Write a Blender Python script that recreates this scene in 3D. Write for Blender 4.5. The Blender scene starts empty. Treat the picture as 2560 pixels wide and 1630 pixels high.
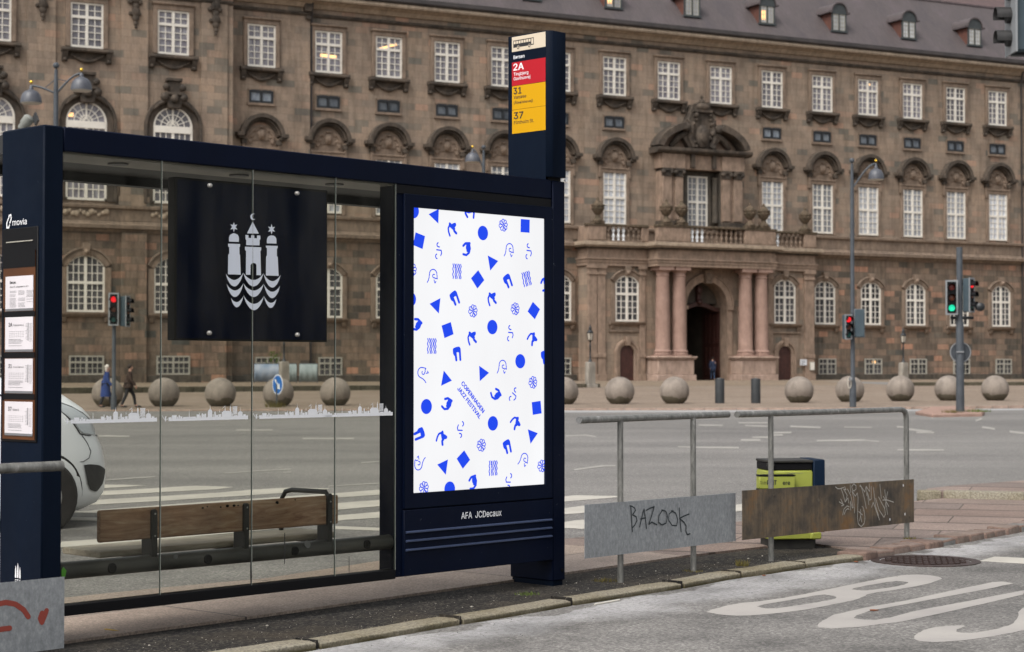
import bpy, bmesh, math, random
from mathutils import Vector, Matrix, Euler
random.seed(7)
R = math.radians
scn = bpy.context.scene
col = scn.collection

# ---------------------------------------------------------------- camera
cam_d = bpy.data.cameras.new('camera')
cam = bpy.data.objects.new('camera', cam_d)
col.objects.link(cam)
cam.location = (0, 0, 1.40)
cam.rotation_euler = (R(90) + math.atan(103 / 4540.0), 0, 0)
cam_d.sensor_width = 36.0
cam_d.lens = 36.0 * 4540.0 / 2560.0
cam_d.clip_start = 0.1
cam_d.clip_end = 6000
cam_d.dof.use_dof = True
cam_d.dof.focus_distance = 11.6
cam_d.dof.aperture_fstop = 4.8
scn.camera = cam

# ---------------------------------------------------------------- sky, sun, exposure (overcast)
w = bpy.data.worlds.new('World')
scn.world = w
w.use_nodes = True
wn = w.node_tree.nodes; wl = w.node_tree.links
sky = wn.new('ShaderNodeTexSky')
sky.sky_type = 'NISHITA'
sky.sun_disc = False
SUN_EL, SUN_AZ = R(52), R(215)
sky.sun_elevation = SUN_EL
sky.sun_rotation = SUN_AZ
sky.air_density = 1.2
sky.dust_density = 6.0
sky.ozone_density = 1.0
hs = wn.new('ShaderNodeHueSaturation')
hs.inputs['Saturation'].default_value = 0.22
bg = wn['Background']
bg.inputs['Strength'].default_value = 0.13
wl.new(sky.outputs[0], hs.inputs['Color'])
wl.new(hs.outputs[0], bg.inputs['Color'])
sun_d = bpy.data.lights.new('sun', 'SUN')
sun_d.energy = 0.9
sun_d.angle = R(28)
sun_d.color = (1.0, 0.955, 0.89)
sun = bpy.data.objects.new('sun', sun_d)
col.objects.link(sun)
sd = Vector((math.sin(SUN_AZ) * math.cos(SUN_EL), math.cos(SUN_AZ) * math.cos(SUN_EL), math.sin(SUN_EL)))
sun.rotation_euler = (-sd).to_track_quat('-Z', 'Y').to_euler()
scn.view_settings.view_transform = 'Standard'
scn.view_settings.look = 'None'
scn.view_settings.gamma = 1.0
scn.view_settings.exposure = 0.65
EXPF = 2 ** scn.view_settings.exposure
scn.cycles.max_bounces = 8
scn.cycles.transparent_max_bounces = 16
scn.cycles.caustics_reflective = False
scn.cycles.caustics_refractive = False

# ---------------------------------------------------------------- mesh helpers
class MB:
    def __init__(s): s.v = []; s.f = []
    def add(s, vs, fs, M=None):
        b = len(s.v)
        if M is not None: vs = [tuple(M @ Vector(v)) for v in vs]
        s.v += [tuple(v) for v in vs]
        s.f += [tuple(i + b for i in f) for f in fs]
        return s
    def box(s, x0, x1, y0, y1, z0, z1, M=None):
        vs = [(x0,y0,z0),(x1,y0,z0),(x1,y1,z0),(x0,y1,z0),(x0,y0,z1),(x1,y0,z1),(x1,y1,z1),(x0,y1,z1)]
        return s.add(vs, [(0,3,2,1),(4,5,6,7),(0,1,5,4),(1,2,6,5),(2,3,7,6),(3,0,4,7)], M)
    def prism(s, poly, axis, a, b, M=None):
        n = len(poly)
        def P(p, t):
            return (p[0], t, p[1]) if axis == 'y' else ((p[0], p[1], t) if axis == 'z' else (t, p[0], p[1]))
        vs = [P(p, a) for p in poly] + [P(p, b) for p in poly]
        fs = [tuple(range(n)), tuple(range(2*n-1, n-1, -1))] + [(i, (i+1) % n, n + (i+1) % n, n + i) for i in range(n)]
        return s.add(vs, fs, M)
    def tube(s, pts, r, n=10, M=None, caps=True):
        pts = [Vector(p) for p in pts]
        rs = r if isinstance(r, (list, tuple)) else [r] * len(pts)
        vs = []; fs = []
        up = None
        for i, p in enumerate(pts):
            t = ((pts[i+1] - p) if i == 0 else ((p - pts[i-1]) if i == len(pts)-1 else (pts[i+1] - pts[i-1]))).normalized()
            if up is None:
                up = Vector((0,0,1)) if abs(t.z) < 0.9 else Vector((1,0,0))
            a = (up - t * up.dot(t)).normalized(); up = a
            b = t.cross(a)
            for k in range(n):
                an = 2*math.pi*k/n
                vs.append(tuple(p + (a*math.cos(an) + b*math.sin(an)) * rs[i]))
        for i in range(len(pts)-1):
            for k in range(n):
                fs.append((i*n+k, i*n+(k+1) % n, (i+1)*n+(k+1) % n, (i+1)*n+k))
        if caps:
            fs.append(tuple(range(n-1, -1, -1))); fs.append(tuple((len(pts)-1)*n + k for k in range(n)))
        return s.add(vs, fs, M)
    def lathe(s, prof, c=(0,0,0), n=16, M=None):
        vs = []; fs = []
        for r, z in prof:
            for k in range(n):
                a = 2*math.pi*k/n
                vs.append((c[0]+r*math.cos(a), c[1]+r*math.sin(a), c[2]+z))
        m = len(prof)
        for i in range(m-1):
            for k in range(n):
                fs.append((i*n+k, i*n+(k+1) % n, (i+1)*n+(k+1) % n, (i+1)*n+k))
        fs.append(tuple(range(n-1, -1, -1))); fs.append(tuple((m-1)*n+k for k in range(n)))
        return s.add(vs, fs, M)
    def ball(s, c, r, n=12, m=8, sc=(1,1,1), M=None):
        prof = []
        for i in range(m+1):
            a = -math.pi/2 + math.pi*i/m
            prof.append((max(1e-4, math.cos(a)), math.sin(a)))
        vs = []; fs = []
        for q, z in prof:
            for k in range(n):
                a = 2*math.pi*k/n
                vs.append((c[0]+r*q*math.cos(a)*sc[0], c[1]+r*q*math.sin(a)*sc[1], c[2]+r*z*sc[2]))
        for i in range(m):
            for k in range(n):
                fs.append((i*n+k, i*n+(k+1) % n, (i+1)*n+(k+1) % n, (i+1)*n+k))
        return s.add(vs, fs, M)
    def ring(s, outer, inner, axis, a, b, M=None):
        n = len(outer)
        def P(p, t):
            return (p[0], t, p[1]) if axis == 'y' else ((p[0], p[1], t) if axis == 'z' else (t, p[0], p[1]))
        vs = [P(p, a) for p in outer] + [P(p, a) for p in inner] + [P(p, b) for p in outer] + [P(p, b) for p in inner]
        fs = []
        for i in range(n):
            j = (i+1) % n
            fs += [(i, j, n+j, n+i), (2*n+i, 3*n+i, 3*n+j, 2*n+j), (i, 2*n+i, 2*n+j, j), (n+i, n+j, 3*n+j, 3*n+i)]
        return s.add(vs, fs, M)
    def strip(s, A, B, axis, a, b, M=None):
        # solid between two open polylines A and B of equal length
        return s.prism(list(A) + list(reversed(B)), axis, a, b, M)
    def build(s, name, mat, parent=None, bevel=0, seg=1, smooth=True, ang=40, loc=None, rotz=0, merge=False):
        me = bpy.data.meshes.new(name)
        me.from_pydata(s.v, [], s.f)
        me.update()
        bm = bmesh.new(); bm.from_mesh(me)
        if merge: bmesh.ops.remove_doubles(bm, verts=bm.verts, dist=1e-5)
        bmesh.ops.recalc_face_normals(bm, faces=bm.faces)
        if bevel:
            es = [e for e in bm.edges if len(e.link_faces) == 2 and e.calc_face_angle(0) > R(25)]
            bmesh.ops.bevel(bm, geom=es, offset=bevel, segments=seg, profile=0.5, affect='EDGES', clamp_overlap=True)
        bm.to_mesh(me); bm.free()
        if smooth:
            me.polygons.foreach_set('use_smooth', [True] * len(me.polygons))
            me.set_sharp_from_angle(angle=R(ang))
        if mat: me.materials.append(mat)
        o = bpy.data.objects.new(name, me)
        col.objects.link(o)
        if parent: o.parent = parent
        if loc: o.location = loc
        o.rotation_euler = (0, 0, rotz)
        return o

def thing(name, label, cat, loc=(0,0,0), rotz=0, group=None):
    o = bpy.data.objects.new(name, None); col.objects.link(o)
    o.empty_display_size = 0.3
    o.location = loc; o.rotation_euler = (0, 0, rotz)
    o['label'] = label; o['category'] = cat
    if group: o['group'] = group
    return o
def tag(o, label, cat, group=None, kind=None):
    o['label'] = label; o['category'] = cat
    if group: o['group'] = group
    if kind: o['kind'] = kind
    return o
def struct(o, label=None, cat=None):
    o['kind'] = 'structure'
    if label: o['label'] = label
    if cat: o['category'] = cat
    return o
def dup(o, loc=None, rotz=None, label=None, parent='same'):
    c = o.copy(); col.objects.link(c)
    if loc is not None: c.location = loc
    if rotz is not None: c.rotation_euler = (0, 0, rotz)
    if label: c['label'] = label
    for ch in [x for x in col.objects if x.parent == o]:
        d = ch.copy(); col.objects.link(d); d.parent = c
        for g in [x for x in col.objects if x.parent == ch]:
            e = g.copy(); col.objects.link(e); e.parent = d
    return c

# ---------------------------------------------------------------- material helpers
def mat(name, base=(.5,.5,.5), rough=.6, metal=0, spec=.5):
    m = bpy.data.materials.new(name); m.use_nodes = True
    b = m.node_tree.nodes['Principled BSDF']
    b.inputs['Base Color'].default_value = (*base, 1)
    b.inputs['Roughness'].default_value = rough
    b.inputs['Metallic'].default_value = metal
    b.inputs['Specular IOR Level'].default_value = spec
    return m
class NT:
    def __init__(s, m):
        s.m = m; s.n = m.node_tree.nodes; s.l = m.node_tree.links; s.b = s.n['Principled BSDF']
    def coord(s, kind='Object'):
        t = s.n.new('ShaderNodeTexCoord'); return t.outputs[kind]
    def geo(s):
        return s.n.new('ShaderNodeNewGeometry').outputs['Position']
    def mapping(s, v, scale=(1,1,1), rot=(0,0,0), loc=(0,0,0)):
        k = s.n.new('ShaderNodeMapping'); s.l.new(v, k.inputs['Vector'])
        k.inputs['Scale'].default_value = scale; k.inputs['Rotation'].default_value = rot; k.inputs['Location'].default_value = loc
        return k.outputs[0]
    def swz(s, v, order):
        a = s.n.new('ShaderNodeSeparateXYZ'); s.l.new(v, a.inputs[0])
        c = s.n.new('ShaderNodeCombineXYZ')
        for i, o in enumerate(order):
            if o in 'XYZ': s.l.new(a.outputs[o], c.inputs[i])
        return c.outputs[0]
    def noise(s, v, scale, detail=4, rough=.55, out='Fac', dist=0):
        k = s.n.new('ShaderNodeTexNoise'); s.l.new(v, k.inputs['Vector'])
        k.inputs['Scale'].default_value = scale; k.inputs['Detail'].default_value = detail; k.inputs['Roughness'].default_value = rough
        k.inputs['Distortion'].default_value = dist
        return k.outputs[out]
    def vor(s, v, scale, feature='F1', out='Distance'):
        k = s.n.new('ShaderNodeTexVoronoi'); k.feature = feature; s.l.new(v, k.inputs['Vector']); k.inputs['Scale'].default_value = scale
        return k.outputs[out]
    def ramp(s, f, stops, interp='LINEAR'):
        k = s.n.new('ShaderNodeValToRGB'); s.l.new(f, k.inputs['Fac']); k.color_ramp.interpolation = interp
        e = k.color_ramp.elements
        while len(e) > 1: e.remove(e[-1])
        e[0].position = stops[0][0]; e[0].color = (*stops[0][1], 1) if not isinstance(stops[0][1], (int, float)) else (stops[0][1],)*3 + (1,)
        for p, c in stops[1:]:
            x = e.new(p); x.color = (*c, 1) if not isinstance(c, (int, float)) else (c, c, c, 1)
        return k.outputs['Color']
    def mix(s, f, a, b, blend='MIX'):
        k = s.n.new('ShaderNodeMix'); k.data_type = 'RGBA'; k.blend_type = blend
        for val, i in ((f, 0), (a, 6), (b, 7)):
            if isinstance(val, (int, float)):
                if i == 0: k.inputs[0].default_value = val
                else: k.inputs[i].default_value = (val, val, val, 1)
            elif isinstance(val, tuple): k.inputs[i].default_value = (*val, 1)
            else: s.l.new(val, k.inputs[i])
        return k.outputs[2]
    def math(s, op, a, b=0, clamp=False):
        k = s.n.new('ShaderNodeMath'); k.operation = op; k.use_clamp = clamp
        for val, i in ((a, 0), (b, 1)):
            if isinstance(val, (int, float)): k.inputs[i].default_value = val
            else: s.l.new(val, k.inputs[i])
        return k.outputs[0]
    def base(s, c): s.l.new(c, s.b.inputs['Base Color'])
    def rough(s, c): s.l.new(c, s.b.inputs['Roughness'])
    def bump(s, h, strength=.3, dist=.01):
        k = s.n.new('ShaderNodeBump'); s.l.new(h, k.inputs['Height']); k.inputs['Strength'].default_value = strength; k.inputs['Distance'].default_value = dist
        s.l.new(k.outputs[0], s.b.inputs['Normal'])
    def brick(s, v, bw, rh, mortar=.01, off=.5, freq=2, squash=1, sqf=2, bias=0):
        k = s.n.new('ShaderNodeTexBrick'); s.l.new(v, k.inputs['Vector'])
        k.inputs['Color1'].default_value = (0,0,0,1); k.inputs['Color2'].default_value = (1,1,1,1); k.inputs['Mortar'].default_value = (.5,.5,.5,1)
        k.inputs['Scale'].default_value = 1; k.inputs['Mortar Size'].default_value = mortar; k.inputs['Mortar Smooth'].default_value = .2
        k.inputs['Bias'].default_value = bias; k.inputs['Brick Width'].default_value = bw; k.inputs['Row Height'].default_value = rh
        k.offset = off; k.offset_frequency = freq; k.squash = squash; k.squash_frequency = sqf
        return k.outputs['Color'], k.outputs['Fac']

def simple_noisy(name, c1, c2, scale, rough=.7, bump=0, spec=.4, metal=0, detail=5, sc=(1,1,1)):
    m = mat(name, c1, rough, metal, spec); t = NT(m)
    v = t.mapping(t.coord(), sc)
    n = t.noise(v, scale, detail)
    t.base(t.ramp(n, [(.3, c1), (.7, c2)]))
    if bump: t.bump(t.noise(v, scale*3, 4), bump, .01)
    return m

# stone of the palace
def ashlar(name, stops, bw, rh, mort, stain, bumpd=.02, squash=1.0):
    m = mat(name, (.2,.15,.1), .85, 0, .25); t = NT(m)
    c = t.coord()
    v = t.swz(c, 'XZ0')
    bc, bf = t.brick(v, bw, rh, mort, .5, 2, squash, 3)
    g = t.ramp(bc, stops, 'LINEAR')
    n = t.noise(c, .35, 6, .6)
    g = t.mix(.75, g, t.ramp(n, [(.32, (.60,.60,.62)), (.5, (.92,.92,.92)), (.72, (1.16,1.10,1.04))]), 'MULTIPLY')
    n2 = t.noise(t.mapping(c, (2.2, 2.2, .5)), 1.6, 6, .65)
    g = t.mix(stain, g, t.ramp(n2, [(.36, (.42,.42,.40)), (.55, (1,1,1))]), 'MULTIPLY')
    n4 = t.noise(t.mapping(c, (1.4, 1.4, .16)), 1.1, 6, .6)
    g = t.mix(.45, g, t.ramp(n4, [(.36, (.52,.52,.51)), (.5, (1,1,1)), (.72, (1.08,1.07,1.05))]), 'MULTIPLY')
    n3 = t.noise(c, 7, 3)
    g = t.mix(.5, g, t.ramp(n3, [(.3, .82), (.7, 1.14)]), 'MULTIPLY')
    g = t.mix(t.math('MULTIPLY', bf, .45), g, (.075,.062,.052))
    t.base(g)
    t.bump(t.math('SUBTRACT', n3, t.math('MULTIPLY', bf, 1.0)), .5, bumpd)
    return m
M = {}
M['ashlar'] = ashlar('ashlar_stone', [(0,(.17,.155,.13)),(.12,(.255,.20,.155)),(.35,(.30,.228,.172)),(.6,(.31,.238,.182)),(.84,(.29,.228,.175)),(.93,(.39,.255,.185)),(.96,(.26,.215,.17)),(1,(.17,.155,.13))], 1.0, .46, .010, .30)
M['rubble'] = ashlar('rusticated_stone', [(0,(.10,.088,.072)),(.2,(.17,.132,.10)),(.42,(.25,.178,.13)),(.62,(.20,.158,.122)),(.78,(.28,.19,.14)),(.88,(.44,.245,.165)),(.94,(.17,.14,.11)),(1,(.10,.10,.088))], .88, .47, .026, .5, .06, 1.4)
def stone(name, a, b, dark=.45, sc=1.0):
    m = mat(name, a, .85, 0, .25); t = NT(m); c = t.coord('Object')
    n = t.noise(c, 1.3*sc, 6, .6)
    g = t.ramp(n, [(.3, a), (.7, b)])
    n2 = t.noise(t.mapping(c, (1.5,1.5,.6)), 2.6*sc, 6, .65)
    g = t.mix(dark, g, t.ramp(n2, [(.38, .35), (.6, 1.05)]), 'MULTIPLY')
    t.base(g); t.bump(t.noise(c, 9*sc, 4), .5, .03)
    return m
M['trim'] = stone('carved_stone', (.17,.13,.10), (.27,.20,.15))
M['trim_dark'] = stone('weathered_stone', (.042,.037,.032), (.125,.097,.075), .55)
M['trim_pale'] = stone('pale_cornice_stone', (.30,.24,.18), (.42,.33,.25), .4)
M['pink'] = stone('pink_column_stone', (.27,.175,.14), (.35,.235,.19), .22)
M['portal_stone'] = stone('portal_stone', (.22,.162,.122), (.34,.245,.185), .4)
M['ped_stone'] = stone('pale_pink_stone', (.32,.235,.185), (.45,.33,.27), .35)
M['urn'] = stone('mossy_stone', (.07,.058,.038), (.16,.115,.08), .7, 2)
M['baluster_white'] = mat('white_painted_baluster', (.68,.70,.72), .6)
M['plinth_dark'] = stone('dark_plinth_stone', (.055,.052,.045), (.11,.09,.07), .6)
M['frame_white'] = simple_noisy('white_window_paint', (.66,.625,.56), (.74,.70,.63), 3, .5, spec=.3)
M['frame_grey'] = simple_noisy('grey_window_paint', (.30,.29,.25), (.38,.36,.31), 3, .6, spec=.3)
M['frame_black'] = mat('black_window_paint', (.012,.014,.017), .5)
def pane(name, a, b, sx=3.2, sz=1.2, spec=.6):
    m = mat(name, a, .12, 0, spec); t = NT(m); c = t.coord()
    info = t.n.new('ShaderNodeObjectInfo')
    off = t.n.new('ShaderNodeCombineXYZ'); mul = t.math('MULTIPLY', info.outputs['Random'], 37.0)
    t.l.new(mul, off.inputs[0]); t.l.new(mul, off.inputs[2])
    add = t.n.new('ShaderNodeVectorMath'); t.l.new(c, add.inputs[0]); t.l.new(off.outputs[0], add.inputs[1])
    n = t.noise(t.mapping(add.outputs[0], (sx, 1, sz)), 1.0, 3, .6)
    g = t.ramp(n, [(.35, a), (.65, b)])
    mr = t.n.new('ShaderNodeMapRange'); t.l.new(info.outputs['Random'], mr.inputs[0]); mr.inputs[3].default_value = .5; mr.inputs[4].default_value = 1.5
    cc = t.n.new('ShaderNodeCombineXYZ')
    for i in range(3): t.l.new(mr.outputs[0], cc.inputs[i])
    t.base(t.mix(1.0, g, cc.outputs[0], 'MULTIPLY'))
    return m
M['pane_upper'] = pane('curtained_window_glass', (.115,.105,.125), (.235,.23,.25))
M['pane_pale'] = pane('net_curtain_glass', (.28,.29,.32), (.47,.49,.52), 7.5, .45)
M['pane_dark'] = pane('dark_window_glass', (.028,.03,.034), (.10,.095,.10))
M['pane_leaded'] = pane('leaded_glass', (.085,.10,.125), (.17,.19,.21))
m = mat('lamplight', (1,.6,.25), .5); b = m.node_tree.nodes['Principled BSDF']
b.inputs['Emission Color'].default_value = (1,.55,.22,1); b.inputs['Emission Strength'].default_value = .95
M['lamplight'] = m
# metal roof
m = mat('aged_copper_roof', (.17,.13,.14), .55, 0, .4); t = NT(m); c = t.coord()
n = t.noise(t.mapping(c, (.6,.25,.25)), 1.0, 6, .65)
g = t.ramp(n, [(.3,(.066,.056,.061)),(.5,(.084,.070,.070)),(.7,(.104,.083,.089))])
g = t.mix(.5, g, t.ramp(t.noise(t.mapping(c,(4,1,1)), 2.0, 5), [(.35,.72),(.65,1.12)]), 'MULTIPLY')
t.base(g); M['roof'] = m
M['roof_red'] = simple_noisy('red_brown_roof', (.075,.05,.048), (.11,.07,.066), 1.2, .6)
M['seam'] = simple_noisy('roof_seam', (.075,.058,.062), (.13,.10,.105), 2, .6)
M['gutter'] = simple_noisy('dark_gutter', (.025,.022,.022), (.05,.042,.04), 1, .6)
M['slate'] = simple_noisy('dormer_slate', (.035,.042,.045), (.06,.068,.07), 5, .5)
M['cheek'] = simple_noisy('dormer_cheek_red', (.085,.035,.026), (.13,.055,.04), 3, .7)
M['door_red'] = simple_noisy('dark_red_door', (.035,.014,.011), (.065,.025,.02), 3, .5)
M['passage'] = simple_noisy('passage_stone', (.05,.042,.034), (.10,.08,.062), 1, .9)
M['cast'] = mat('black_cast_iron', (.012,.014,.016), .45)

# street
def asphalt(name, near):
    m = mat(name, (.17,.16,.15), .8, 0, .35); t = NT(m); p = t.geo()
    big = t.noise(t.mapping(p, (.16,.45,1), (0,0,R(-3))), .8, 6, .6)
    g = t.ramp(big, [(.25,(.138,.131,.124)),(.5,(.183,.174,.163)),(.75,(.22,.209,.196))])
    g = t.mix(.6, g, t.ramp(t.noise(t.mapping(p,(.03,.22,1),(0,0,R(-4))), 1.4, 5, .6), [(.36,.74),(.6,1.08)]), 'MULTIPLY')
    f = t.noise(p, 60, 3, .7)
    g = t.mix(.8, g, t.ramp(f, [(.32,.55),(.5,1.0),(.68,1.45)]), 'MULTIPLY')
    v = t.vor(p, 110)
    g = t.mix(.5, g, t.ramp(v, [(.05,1.5),(.35,1.0),(.75,.7)]), 'MULTIPLY')
    bwc = t.n.new('ShaderNodeRGBToBW'); t.l.new(t.vor(p, 62, 'F1', 'Color'), bwc.inputs[0])
    g = t.mix(.75, g, t.ramp(bwc.outputs[0], [(.15,.60),(.5,.98),(.85,1.55)]), 'MULTIPLY')
    if near:
        # dried salt and grit lies along the kerb
        sep = t.n.new('ShaderNodeSeparateXYZ'); t.l.new(p, sep.inputs[0])
        d = t.math('SUBTRACT', t.math('MULTIPLY', t.math('ADD', sep.outputs[0], 1.258), .763), t.math('MULTIPLY', t.math('SUBTRACT', sep.outputs[1], 8.962), .646))
        nn = t.noise(t.mapping(p, (1,1,1), (0,0,R(-49.7)), (0,0,0)), 1.7, 5, .6)
        dd = t.math('ADD', d, t.math('MULTIPLY', t.math('SUBTRACT', nn, .5), .9))
        band = t.ramp(dd, [(0.0,0.0),(.03,1.0),(.33,.85),(.62,0.0)])
        fl = t.ramp(t.noise(t.mapping(p, (1,3.2,1), (0,0,R(-50))), 28, 4, .7), [(.38,0),(.52,1)])
        g2 = t.mix(t.math("MULTIPLY", band, fl), g, (.385,.378,.378))
        near_y = t.ramp(t.math('DIVIDE', sep.outputs[1], 30.0), [(.56,1.0),(.66,0.0)])
        g = t.mix(near_y, g, g2)
        dirt = t.ramp(t.noise(t.mapping(p, (1,1.0,1), (0,0,R(-40))), 1.15, 5, .62), [(.36,.50),(.5,.92),(.66,1.22)])
        g = t.mix(t.math('MULTIPLY', near_y, .75), g, dirt, 'MULTIPLY')
    t.base(g)
    t.rough(t.ramp(big, [(.3,.62),(.7,.9)]))
    t.bump(t.math('ADD', f, t.math('MULTIPLY', v, -.8)), .55, .006)
    return m
M['asphalt'] = asphalt('asphalt', True)
m = mat('road_paint', (.42,.40,.36), .7, 0, .3); t = NT(m); p = t.geo()
n = t.noise(p, 22, 6, .75); n2 = t.noise(p, 2.0, 4)
g = t.ramp(n2, [(.3,(.36,.34,.30)),(.7,(.45,.425,.375))])
g = t.mix(t.ramp(n, [(.30,.85),(.37,0)]), g, (.20,.19,.175))
t.base(g); t.bump(t.noise(p, 70, 3), .3, .003); M['paint'] = m
m = mat('bus_letter_paint', (.42,.40,.36), .7, 0, .3); t = NT(m); p = t.geo()
g = t.ramp(t.noise(p, 1.8, 4), [(.3,(.29,.272,.258)),(.7,(.37,.348,.322))])
g = t.mix(t.ramp(t.noise(p, 45, 5, .8), [(.32,.8),(.40,0)]), g, (.22,.21,.20))
t.base(g); t.bump(t.noise(p, 90, 3), .35, .003); M['bus_paint'] = m
def cobble(name, a, b, sc):
    m = mat(name, a, .8, 0, .3); t = NT(m); p = t.geo()
    g = t.ramp(t.noise(p, .25, 5, .6), [(.3,a),(.7,b)])
    cell = t.vor(p, sc, 'F1', 'Color')
    bw = t.n.new('ShaderNodeRGBToBW'); t.l.new(cell, bw.inputs[0])
    g = t.mix(.45, g, t.ramp(bw.outputs[0], [(.2,.72),(.8,1.3)]), 'MULTIPLY')
    e = t.vor(p, sc, 'DISTANCE_TO_EDGE')
    g = t.mix(.6, g, t.ramp(e, [(.0,.45),(.12,1)]), 'MULTIPLY')
    t.base(g); t.bump(t.ramp(e, [(0,0),(.15,1)]), .4, .02)
    return m
M['cobble'] = cobble('plaza_cobbles', (.20,.152,.112), (.265,.21,.165), 7)
M['terrace'] = cobble('terrace_setts', (.19,.145,.10), (.25,.195,.145), 4)
M['riser'] = stone('mossy_step_stone', (.06,.058,.036), (.13,.11,.08), .5)
def slab(name, rot, bw, rh, a, b, c3, mort=.010, row=0.0, off=.37, loc=(0,0,0)):
    m = mat(name, a, .75, 0, .35); t = NT(m); p = t.geo()
    v = t.mapping(p, (1,1,1), (0,0,rot), loc)
    wob = t.noise(v, 2.2, 3, .5, 'Color')
    vv = t.mix(.012, v, wob, 'ADD')
    bc, bf = t.brick(vv, bw, rh, mort, off, 2)
    g = t.ramp(bc, [(0,a),(.5,b),(1,c3)])
    g = t.mix(.8, g, t.ramp(t.noise(p, 1.3, 6, .65), [(.3,.72),(.7,1.2)]), 'MULTIPLY')
    sp = t.noise(p, 75, 3, .8)
    bws = t.n.new('ShaderNodeRGBToBW'); t.l.new(t.vor(p, 85, 'F1', 'Color'), bws.inputs[0])
    g = t.mix(.6, g, t.ramp(bws.outputs[0], [(.15,.62),(.5,.98),(.85,1.45)]), 'MULTIPLY')
    g = t.mix(.75, g, t.ramp(sp, [(.3,.62),(.5,1.0),(.7,1.42)]), 'MULTIPLY')
    if row:
        sv = t.n.new('ShaderNodeSeparateXYZ'); t.l.new(vv, sv.inputs[0])
        fr_ = t.math('FRACT', t.math('ADD', t.math('DIVIDE', sv.outputs[1], rh), 100.0))
        ln = t.math('ADD', t.math('LESS_THAN', fr_, row), t.math('GREATER_THAN', fr_, 1-row), True)
        bf = t.math('ADD', bf, ln, True)
    g = t.mix(t.math('MULTIPLY', bf, .82), g, (.05,.04,.034))
    t.base(g); t.bump(t.math('SUBTRACT', t.math('MULTIPLY', sp, .25), bf), .6, .012)
    return m
M['slab'] = slab('granite_slabs', R(17.3), 1.12, .80, (.180,.130,.107), (.218,.166,.140), (.155,.122,.106), .008, .045)
M['slab_long'] = slab('long_granite_slabs', R(-49.3), 2.46, 1.05, (.285,.222,.176), (.305,.245,.20), (.28,.226,.19), .009, 0, .5, (.60,-.15,0))
m = mat('soil', (.02,.018,.017), .95, 0, .2); t = NT(m); p = t.geo()
g = t.ramp(t.noise(p, 30, 6, .75), [(.35,(.010,.0095,.0095)),(.6,(.026,.024,.022)),(.8,(.048,.042,.036))])
vv = t.vor(p, 55)
bw2 = t.n.new('ShaderNodeRGBToBW'); t.l.new(t.vor(p, 70, 'F1', 'Color'), bw2.inputs[0])
g = t.mix(t.ramp(bw2.outputs[0], [(.62,0),(.72,.75)]), g, (.085,.075,.062))
g = t.mix(t.math('MULTIPLY', t.ramp(vv, [(.16,.8),(.26,0)]), t.ramp(t.noise(p, 5, 4), [(.5,0),(.62,1)])), g, (.24,.215,.18))
g = t.mix(t.ramp(t.noise(p, 1.6, 5), [(.48,0),(.68,.55)]), g, (.070,.056,.040))
t.base(g); t.bump(t.noise(p, 45, 5, .7), .9, .012); M['soil'] = m
m = mat('kerb_granite', (.2,.17,.12), .85, 0, .3); t = NT(m); p = t.geo()
g = t.ramp(t.noise(p, 1.7, 5, .6), [(.3,(.165,.140,.088)),(.5,(.215,.19,.14)),(.7,(.24,.22,.175))])
bwk = t.n.new('ShaderNodeRGBToBW'); t.l.new(t.vor(p, 95, 'F1', 'Color'), bwk.inputs[0])
g = t.mix(.7, g, t.ramp(bwk.outputs[0], [(.15,.55),(.5,1),(.85,1.45)]), 'MULTIPLY')
nz = t.n.new('ShaderNodeNewGeometry'); sp = t.n.new('ShaderNodeSeparateXYZ'); t.l.new(nz.outputs['Position'], sp.inputs[0])
moss = t.math('MULTIPLY', t.ramp(t.math('ADD', sp.outputs[2], .036), [(.008,1.0),(.034,.0)]), t.ramp(t.noise(p, 3, 5), [(.35,.45),(.6,1)]))
g = t.mix(moss, g, (.055,.045,.018))
t.base(g); t.bump(t.noise(p, 30, 5, .7), .7, .012); M['kerb'] = m
def sett_mat(name, c):
    mm = mat(name, c, .8, 0, .3); tt = NT(mm); pp = tt.geo()
    gg = tt.mix(.8, c, tt.ramp(tt.noise(pp, 25, 5, .7), [(.3,.6),(.7,1.35)]), 'MULTIPLY')
    tt.base(gg); tt.bump(tt.noise(pp, 20, 5, .7), .6, .012); return mm
M['slat'] = mat('highlit_slat_paint', (.040,.055,.105), .4, 0, .4)  # lighter navy: the highlight along the slats is put into their colour
M['paint_worn'] = simple_noisy('worn_road_paint', (.235,.225,.205), (.33,.315,.285), 3, .8)
M['lantern_stone'] = stone('grey_lantern_stone', (.22,.20,.17), (.33,.30,.26), .35)
M['panel_navy'] = mat('navy_panel_face', (.0022,.0065,.028), .12, 0, .10)
M['sett'] = sett_mat('sett_stone', (.19,.135,.105))
# shelter
def paintm(name, c, rough=.38, spec=.4):
    m = mat(name, c, rough, 0, spec); t = NT(m); cc = t.coord()
    g = t.mix(.5, c, t.ramp(t.noise(t.mapping(cc,(1,1,.35)), 3, 6, .6), [(.3,.7),(.7,1.35)]), 'MULTIPLY')
    g = t.mix(t.ramp(t.noise(cc, 38, 3, .6), [(.735,0),(.76,.55)]), g, (.16,.18,.2))
    t.base(g); t.rough(t.ramp(t.noise(cc, 6, 5), [(.3,rough-.06),(.7,rough+.16)]))
    return m
M['navy'] = paintm('navy_paint', (.0015,.004,.0145), .5, .10)
M['navy_blade'] = paintm('navy_blade_paint', (.0022,.0058,.0145), .55, .08)
M['black'] = mat('black_plastic', (.005,.005,.006), .55, 0, .15)
M['black_glass'] = mat('black_glass', (.0012,.0022,.0075), .12, 0, .05)
M['soffit'] = simple_noisy('grey_soffit', (.24,.225,.20), (.31,.29,.26), 4, .5)
M['roof_in'] = mat('dark_ceiling', (.02,.02,.02), .6)
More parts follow.
